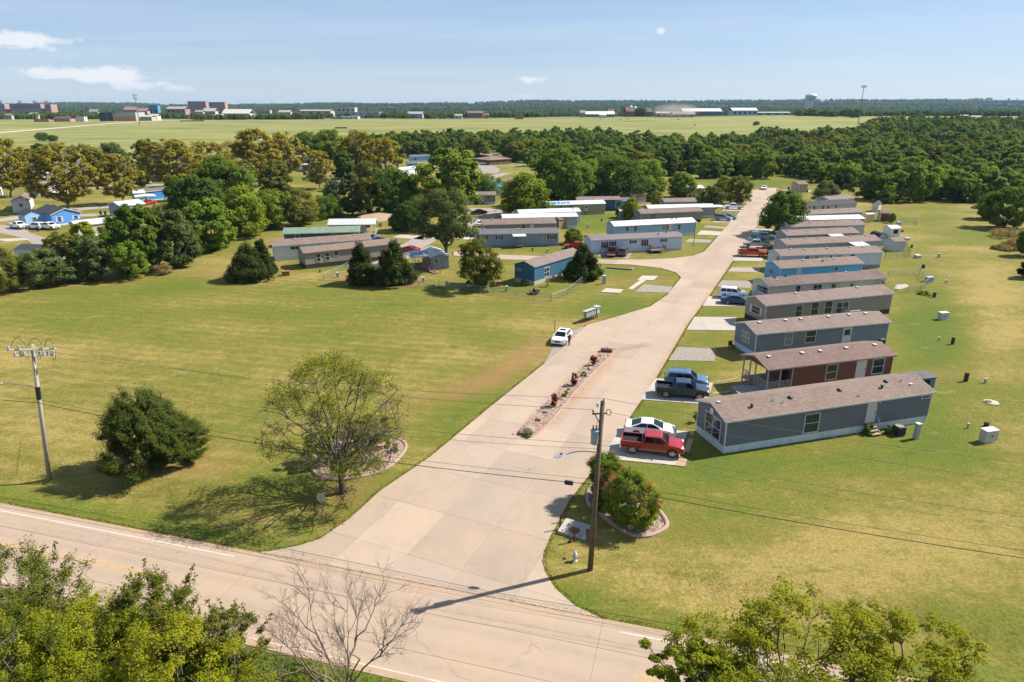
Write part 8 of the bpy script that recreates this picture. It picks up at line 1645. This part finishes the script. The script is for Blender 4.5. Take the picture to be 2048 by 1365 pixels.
for i, (x, yt, dd, lab) in enumerate([(67, 214, 1000, 'grey light pole above the orange hoarding'), (107, 222, 1000, 'grey light pole by the small field house'), (135, 218, 1000, 'second light pole by the small field house'), (166, 215, 1000, 'grey light pole beside the white field shed'), (210, 226, 1000, 'short light pole before the navy wing'), (1535, 205, 1300, 'thin pole at the east end of the farm'), (1365, 206, 1250, 'thin pole behind the cattle shed'), (1207, 208, 1250, 'thin pole behind the dairy barn'), (1140, 208, 1250, 'thin pole west of the farm'), (381, 220, 1000, 'thin pole below the dormitory towers')]): mast(lab, x, yt, 240, dd, .22, 0, 'light_pole', 'pole')
# lone trees and hedges by the farm
for x, by, ty, w, kind, lab in [(1280, 234, 216, 23, 'f', 'dark round tree standing before the red barn'), (1248, 229, 212, 14, 'f', 'dark tree beside the silos'), (1232, 228, 216, 22, 'a', 'green tree among the farm barns'), (1495, 227, 213, 22, 'f', 'dark tree beside the white eastern barn'), (1303, 228, 213, 12, 'f', 'dark tree behind the red barn'), (1620, 232, 217, 34, 'f', 'dark tree clump below the water towers'), (1600, 232, 218, 24, 'a', 'green tree west of the water towers'), (1650, 233, 219, 36, 'b', 'broad tree east of the water towers'), (1690, 234, 215, 34, 'b', 'tall green tree between the towers and the cell mast'), (1712, 236, 218, 28, 'f', 'dark tree at the foot of the cell mast'), (1665, 234, 220, 22, 'c', 'light green tree between the water towers and the mast'), (1512, 251, 243, 12, 'f', 'small round bush on the eastern field')]:
    p_ = G(x, by); H = max(ztop(p_, ty), 3); o_ = bpy.data.objects.new('farm_tree', WM[kind]); COL.objects.link(o_); k_ = w * pxm(p_); o_.location = p_; o_.scale = (k_, k_, H); tag(o_, lab, 'tree')
# cattle and bales on the farm field: tiny dark and pale dots
def cow(label, x, y, mat, yaw):
    p_ = G(x, y); r_ = thing('cow', label, 'cow', p_, yaw, 'cattle on the far field'); me = bpy.data.meshes.new('body')
    mb = MB(); mb.loft([[(x_, .35 * s_ * math.cos(q), 1.0 + .42 * s_ * math.sin(q) + dz) for q in [2 * math.pi * i / 8 for i in range(8)]] for x_, s_, dz in ((-.9, .5, .1), (-.7, 1, 0), (.4, 1.05, 0), (.75, .8, .05), (1.0, .45, .2), (1.25, .45, .25), (1.5, .25, .1))]); [mb.tube([(a, b, .75), (a, b, -.05)], [.11, .07], 5) for a in (-.65, .5) for b in (-.2, .2)]; mb.build('body', mat, r_, True)
CB = M('hide_black', (.025, .02, .018), .9); CT = M('hide_pale', (.45, .38, .30), .9)
for i, (x, y, mt, lab) in enumerate([(1241, 241, CB, 'black cow near the hedge of the farm field'), (1256, 240.5, CB, 'black cow beside the pale one on the farm field'), (1253, 245, CT, 'pale cow on the farm field'), (1201, 241, CT, 'pale cow before the dairy barn'), (1390, 252, CB, 'black cow at the edge of the far wood'), (1384, 240, CB, 'black cow near the tan hay barn'), (1356, 240.5, CB, 'black cow before the tan hay barn'), (1296, 235, CB, 'black cow below the dark round tree')]): cow(lab, x, y, mt, i * .9)
# hedge lines, troughs
for x0, x1, y, lab in ((360, 408, 243.5, 'long dark pipe rail on the far field'), (670, 694, 257.5, 'low dark water trough on the middle field'), (1074, 1090, 233, 'low dark feeder on the rise'), (1920, 1936, 236.5, 'white roofed shelter on the eastern clearing'), (1942, 1962, 238.5, 'longer white roofed shelter on the eastern clearing')):
    a, b = G(x0, y), G(x1, y); d_ = (b - a); r_ = thing('feed_trough' if x0 < 1900 else 'field_shelter', lab, 'trough' if x0 < 1900 else 'shelter', a, math.atan2(d_.y, d_.x)); Lg_ = d_.length
    if x0 < 1900: MB().prism([(-.8, .2), (.8, .2), (1.0, 1.3), (.7, 1.3), (.6, .5), (-.6, .5), (-.7, 1.3), (-1.0, 1.3)], 0, Lg_, 'x').build('trough', M('trough_dark', (.05, .05, .045), .9), r_); [MB().box(f * Lg_ - .2, f * Lg_ + .2, -.5, .5, -.4, .2).build('foot', BLACK, r_) for f in (.1, .5, .9)]
    else: [MB().box(f * Lg_ - .15, f * Lg_ + .15, y_ - .15, y_ + .15, -.5, 3).build('post', BLACK, r_) for f in (.03, .35, .65, .97) for y_ in (0.2, 4.8)]; MB().prism([(-.5, 3), (2.5, 3.8), (5.5, 3), (5.5, 3.2), (2.5, 4.0), (-.5, 3.2)], -.4, Lg_ + .4, 'x').build('roof', ROOFS['white'], r_)
# tall verge grass on the near bank
rng = np.random.default_rng(9); K = 26000; a_ = rng.uniform(-40, 45, K); s_ = -6.95 - rng.uniform(0, 1, K) ** .8 * 6.0; XY = HA[None] + HD[None] * a_[:, None] + HN[None] * s_[:, None]
z0 = gz(XY[:, 0], XY[:, 1]); hgt = rng.uniform(.12, .42, K) * np.clip((-6.95 - s_) * .8 + .35, .3, 1.3); th_ = rng.uniform(0, 6.28, K); w_ = rng.uniform(.02, .05, K); ln = rng.normal(size=(K, 2)) * .16
base = np.stack([XY[:, 0], XY[:, 1], z0 - .02], 1); sd_ = np.stack([np.cos(th_) * w_, np.sin(th_) * w_, np.zeros(K)], 1); tip = base + np.stack([ln[:, 0], ln[:, 1], hgt], 1)
v = np.stack([base - sd_, base + sd_, tip], 1).reshape(-1, 3); GRASSL = leafmat('verge_blades', (.05, .10, .010), (.17, .20, .03), .35)
tag(link('tall_grass', npmesh('tall_grass', v, np.arange(3 * K).reshape(K, 3), np.repeat(rng.uniform(0, 1, K), 3)), GRASSL), kind='stuff')
def lawn_blades(name, XY, h0, h1, w0, w1, mat, seed, lean=.05):
    rg = np.random.default_rng(seed); K = len(XY); z0 = gz(XY[:, 0], XY[:, 1]); th_ = rg.uniform(0, 6.28, K); w_ = rg.uniform(w0, w1, K); b_ = np.stack([XY[:, 0], XY[:, 1], z0 - .01], 1)
    s_ = np.stack([np.cos(th_) * w_, np.sin(th_) * w_, np.zeros(K)], 1); tp = b_ + np.stack([rg.normal(size=K) * lean, rg.normal(size=K) * lean, rg.uniform(h0, h1, K)], 1)
    tag(link(name, npmesh(name, np.stack([b_ - s_, b_ + s_, tp], 1).reshape(-1, 3), np.arange(3 * K).reshape(K, 3), np.repeat(rg.uniform(0, 1, K), 3)), mat), kind='stuff')
rings_ = [BLV_POLY, [tuple(HA + HD * a_ + HN * .86) for a_ in (-70, 70)]]
pts = []
for rg_ in rings_:
    for i in range(len(rg_) - (1 if len(rg_) == 2 else 0)):
        a, b = np.array(rg_[i]), np.array(rg_[(i + 1) % len(rg_)]); L = np.linalg.norm(b - a)
        if min(a[1], b[1]) > 150: continue
        k = int(L * 55); d_ = (b - a) / max(L, 1e-6); nn = np.array([d_[1], -d_[0]]) * (1 if len(rg_) > 2 else -1); f = rng.uniform(0, 1, (k, 1)); pts.append(a + (b - a) * f + nn * (rng.uniform(-.05, .28, (k, 1)) + .10 * np.sin(f * L * 1.7) * np.sin(f * L * .6)))
pts = np.concatenate(pts); sH_ = (pts - HA) @ HN; pts = pts[sH_ > .8]; pts = np.array([q for q in pts if not any(inpoly(q[0], q[1], pd_) for pd_ in PADS)])
lawn_blades('edge_grass', pts, .05, .13, .02, .05, leafmat('edge_blades', (.085, .115, .014), (.26, .23, .05), .3), 3)
K = 260000; X = rng.uniform(-62, 62, K); Y = rng.uniform(30, 82, K); q = (X - HA[0]) * HN[0] + (Y - HA[1]) * HN[1]; u_ = (X - SA[0]) * SN[0] + (Y - SA[1]) * SN[1]
keep_ = (q > 1.2) & (np.abs(X) < Y * .80) & ((u_ < -19) | (u_ > 1.2)) & (vnoise(X, Y, .9, 4) + .8 * vnoise(X, Y, .33, 8) + rng.normal(size=K) * .6 > -.1)
ok_ = np.array([not ((a > -21 and inpoly(x, y, BLV_POLY)) or (0 < a < 13 and any(inpoly(x, y, pd_) for pd_ in PADS))) for x, y, a in zip(X[keep_], Y[keep_], u_[keep_])]); pts = np.stack([X[keep_], Y[keep_]], 1)[ok_]
for nm_, (r_, A__, d__, n__, L__, w__) in HOMES.items():
    if A__.y < 85: s1 = (pts[:, 0] - A__.x) * d__.x + (pts[:, 1] - A__.y) * d__.y; s2 = (pts[:, 0] - A__.x) * n__.x + (pts[:, 1] - A__.y) * n__.y; pts = pts[~((s1 > -6.5) & (s1 < L__) & (s2 > -.2) & (s2 < w__ + .2))]
lawn_blades('lawn_grass', pts, .010, .035, .025, .055, leafmat('lawn_blades', (.11, .125, .014), (.34, .27, .075), .25), 5, .10)
# ---------------------------------------------------------------- dust behind the farm and the haze of the air
m = bpy.data.materials.new('dust_air'); m.use_nodes = True; t = N(m.node_tree); t.n.clear(); pv_ = t.new('ShaderNodeVolumePrincipled'); pv_.inputs['Color'].default_value = (.9, .82, .7, 1); gc = t.new('ShaderNodeTexCoord'); ln_ = t.vm('LENGTH', t.vm('SUBTRACT', gc.outputs['Generated'], (.5, .5, .5))); nz_ = t.noise(5, 4, .6, gc.outputs['Generated'])
t.l.new(t.math('MULTIPLY', t.math('MULTIPLY', t.remap(ln_, .5, .12), t.remap(nz_, .32, .7)), .05), pv_.inputs['Density']); o = t.new('ShaderNodeOutputMaterial'); t.l.new(pv_.outputs[0], o.inputs['Volume'])
bm = bmesh.new()
for (x, y, rx, rz) in ((1342, 220, 55, 14),):
    dist = 1150; mp = dist * cP / FPX; X = (x - CX) * mp; Z = CAMH + ray(CX, y)[2] / ray(CX, y)[1] * dist; r_ = bmesh.ops.create_icosphere(bm, subdivisions=3, radius=1)
    for vv in r_['verts']: vv.co = Vector((vv.co.x * rx * mp + X, vv.co.y * 30 + dist - 40, max(vv.co.z * rz * mp + Z, float(gz(X, dist)) + .3)))
me = bpy.data.meshes.new('dust'); bm.to_mesh(me); bm.free(); tag(link('dust', me, m), kind='stuff')
m = bpy.data.materials.new('haze_air'); m.use_nodes = True; t = N(m.node_tree); t.n.clear(); pv_ = t.new('ShaderNodeVolumePrincipled'); pv_.inputs['Color'].default_value = (.42, .68, 1.0, 1); pv_.inputs['Density'].default_value = 4.2e-5; pv_.inputs['Anisotropy'].default_value = .1
o = t.new('ShaderNodeOutputMaterial'); t.l.new(pv_.outputs[0], o.inputs['Volume'])
zlo = float(GZ.min()) - 1.0; zhi = max(float(GZ.max()) + 25, 95.0)
hz = MB().box(-9500, 9500, -260, 12100, zlo, zhi).build('haze', m); tag(hz, kind='stuff')
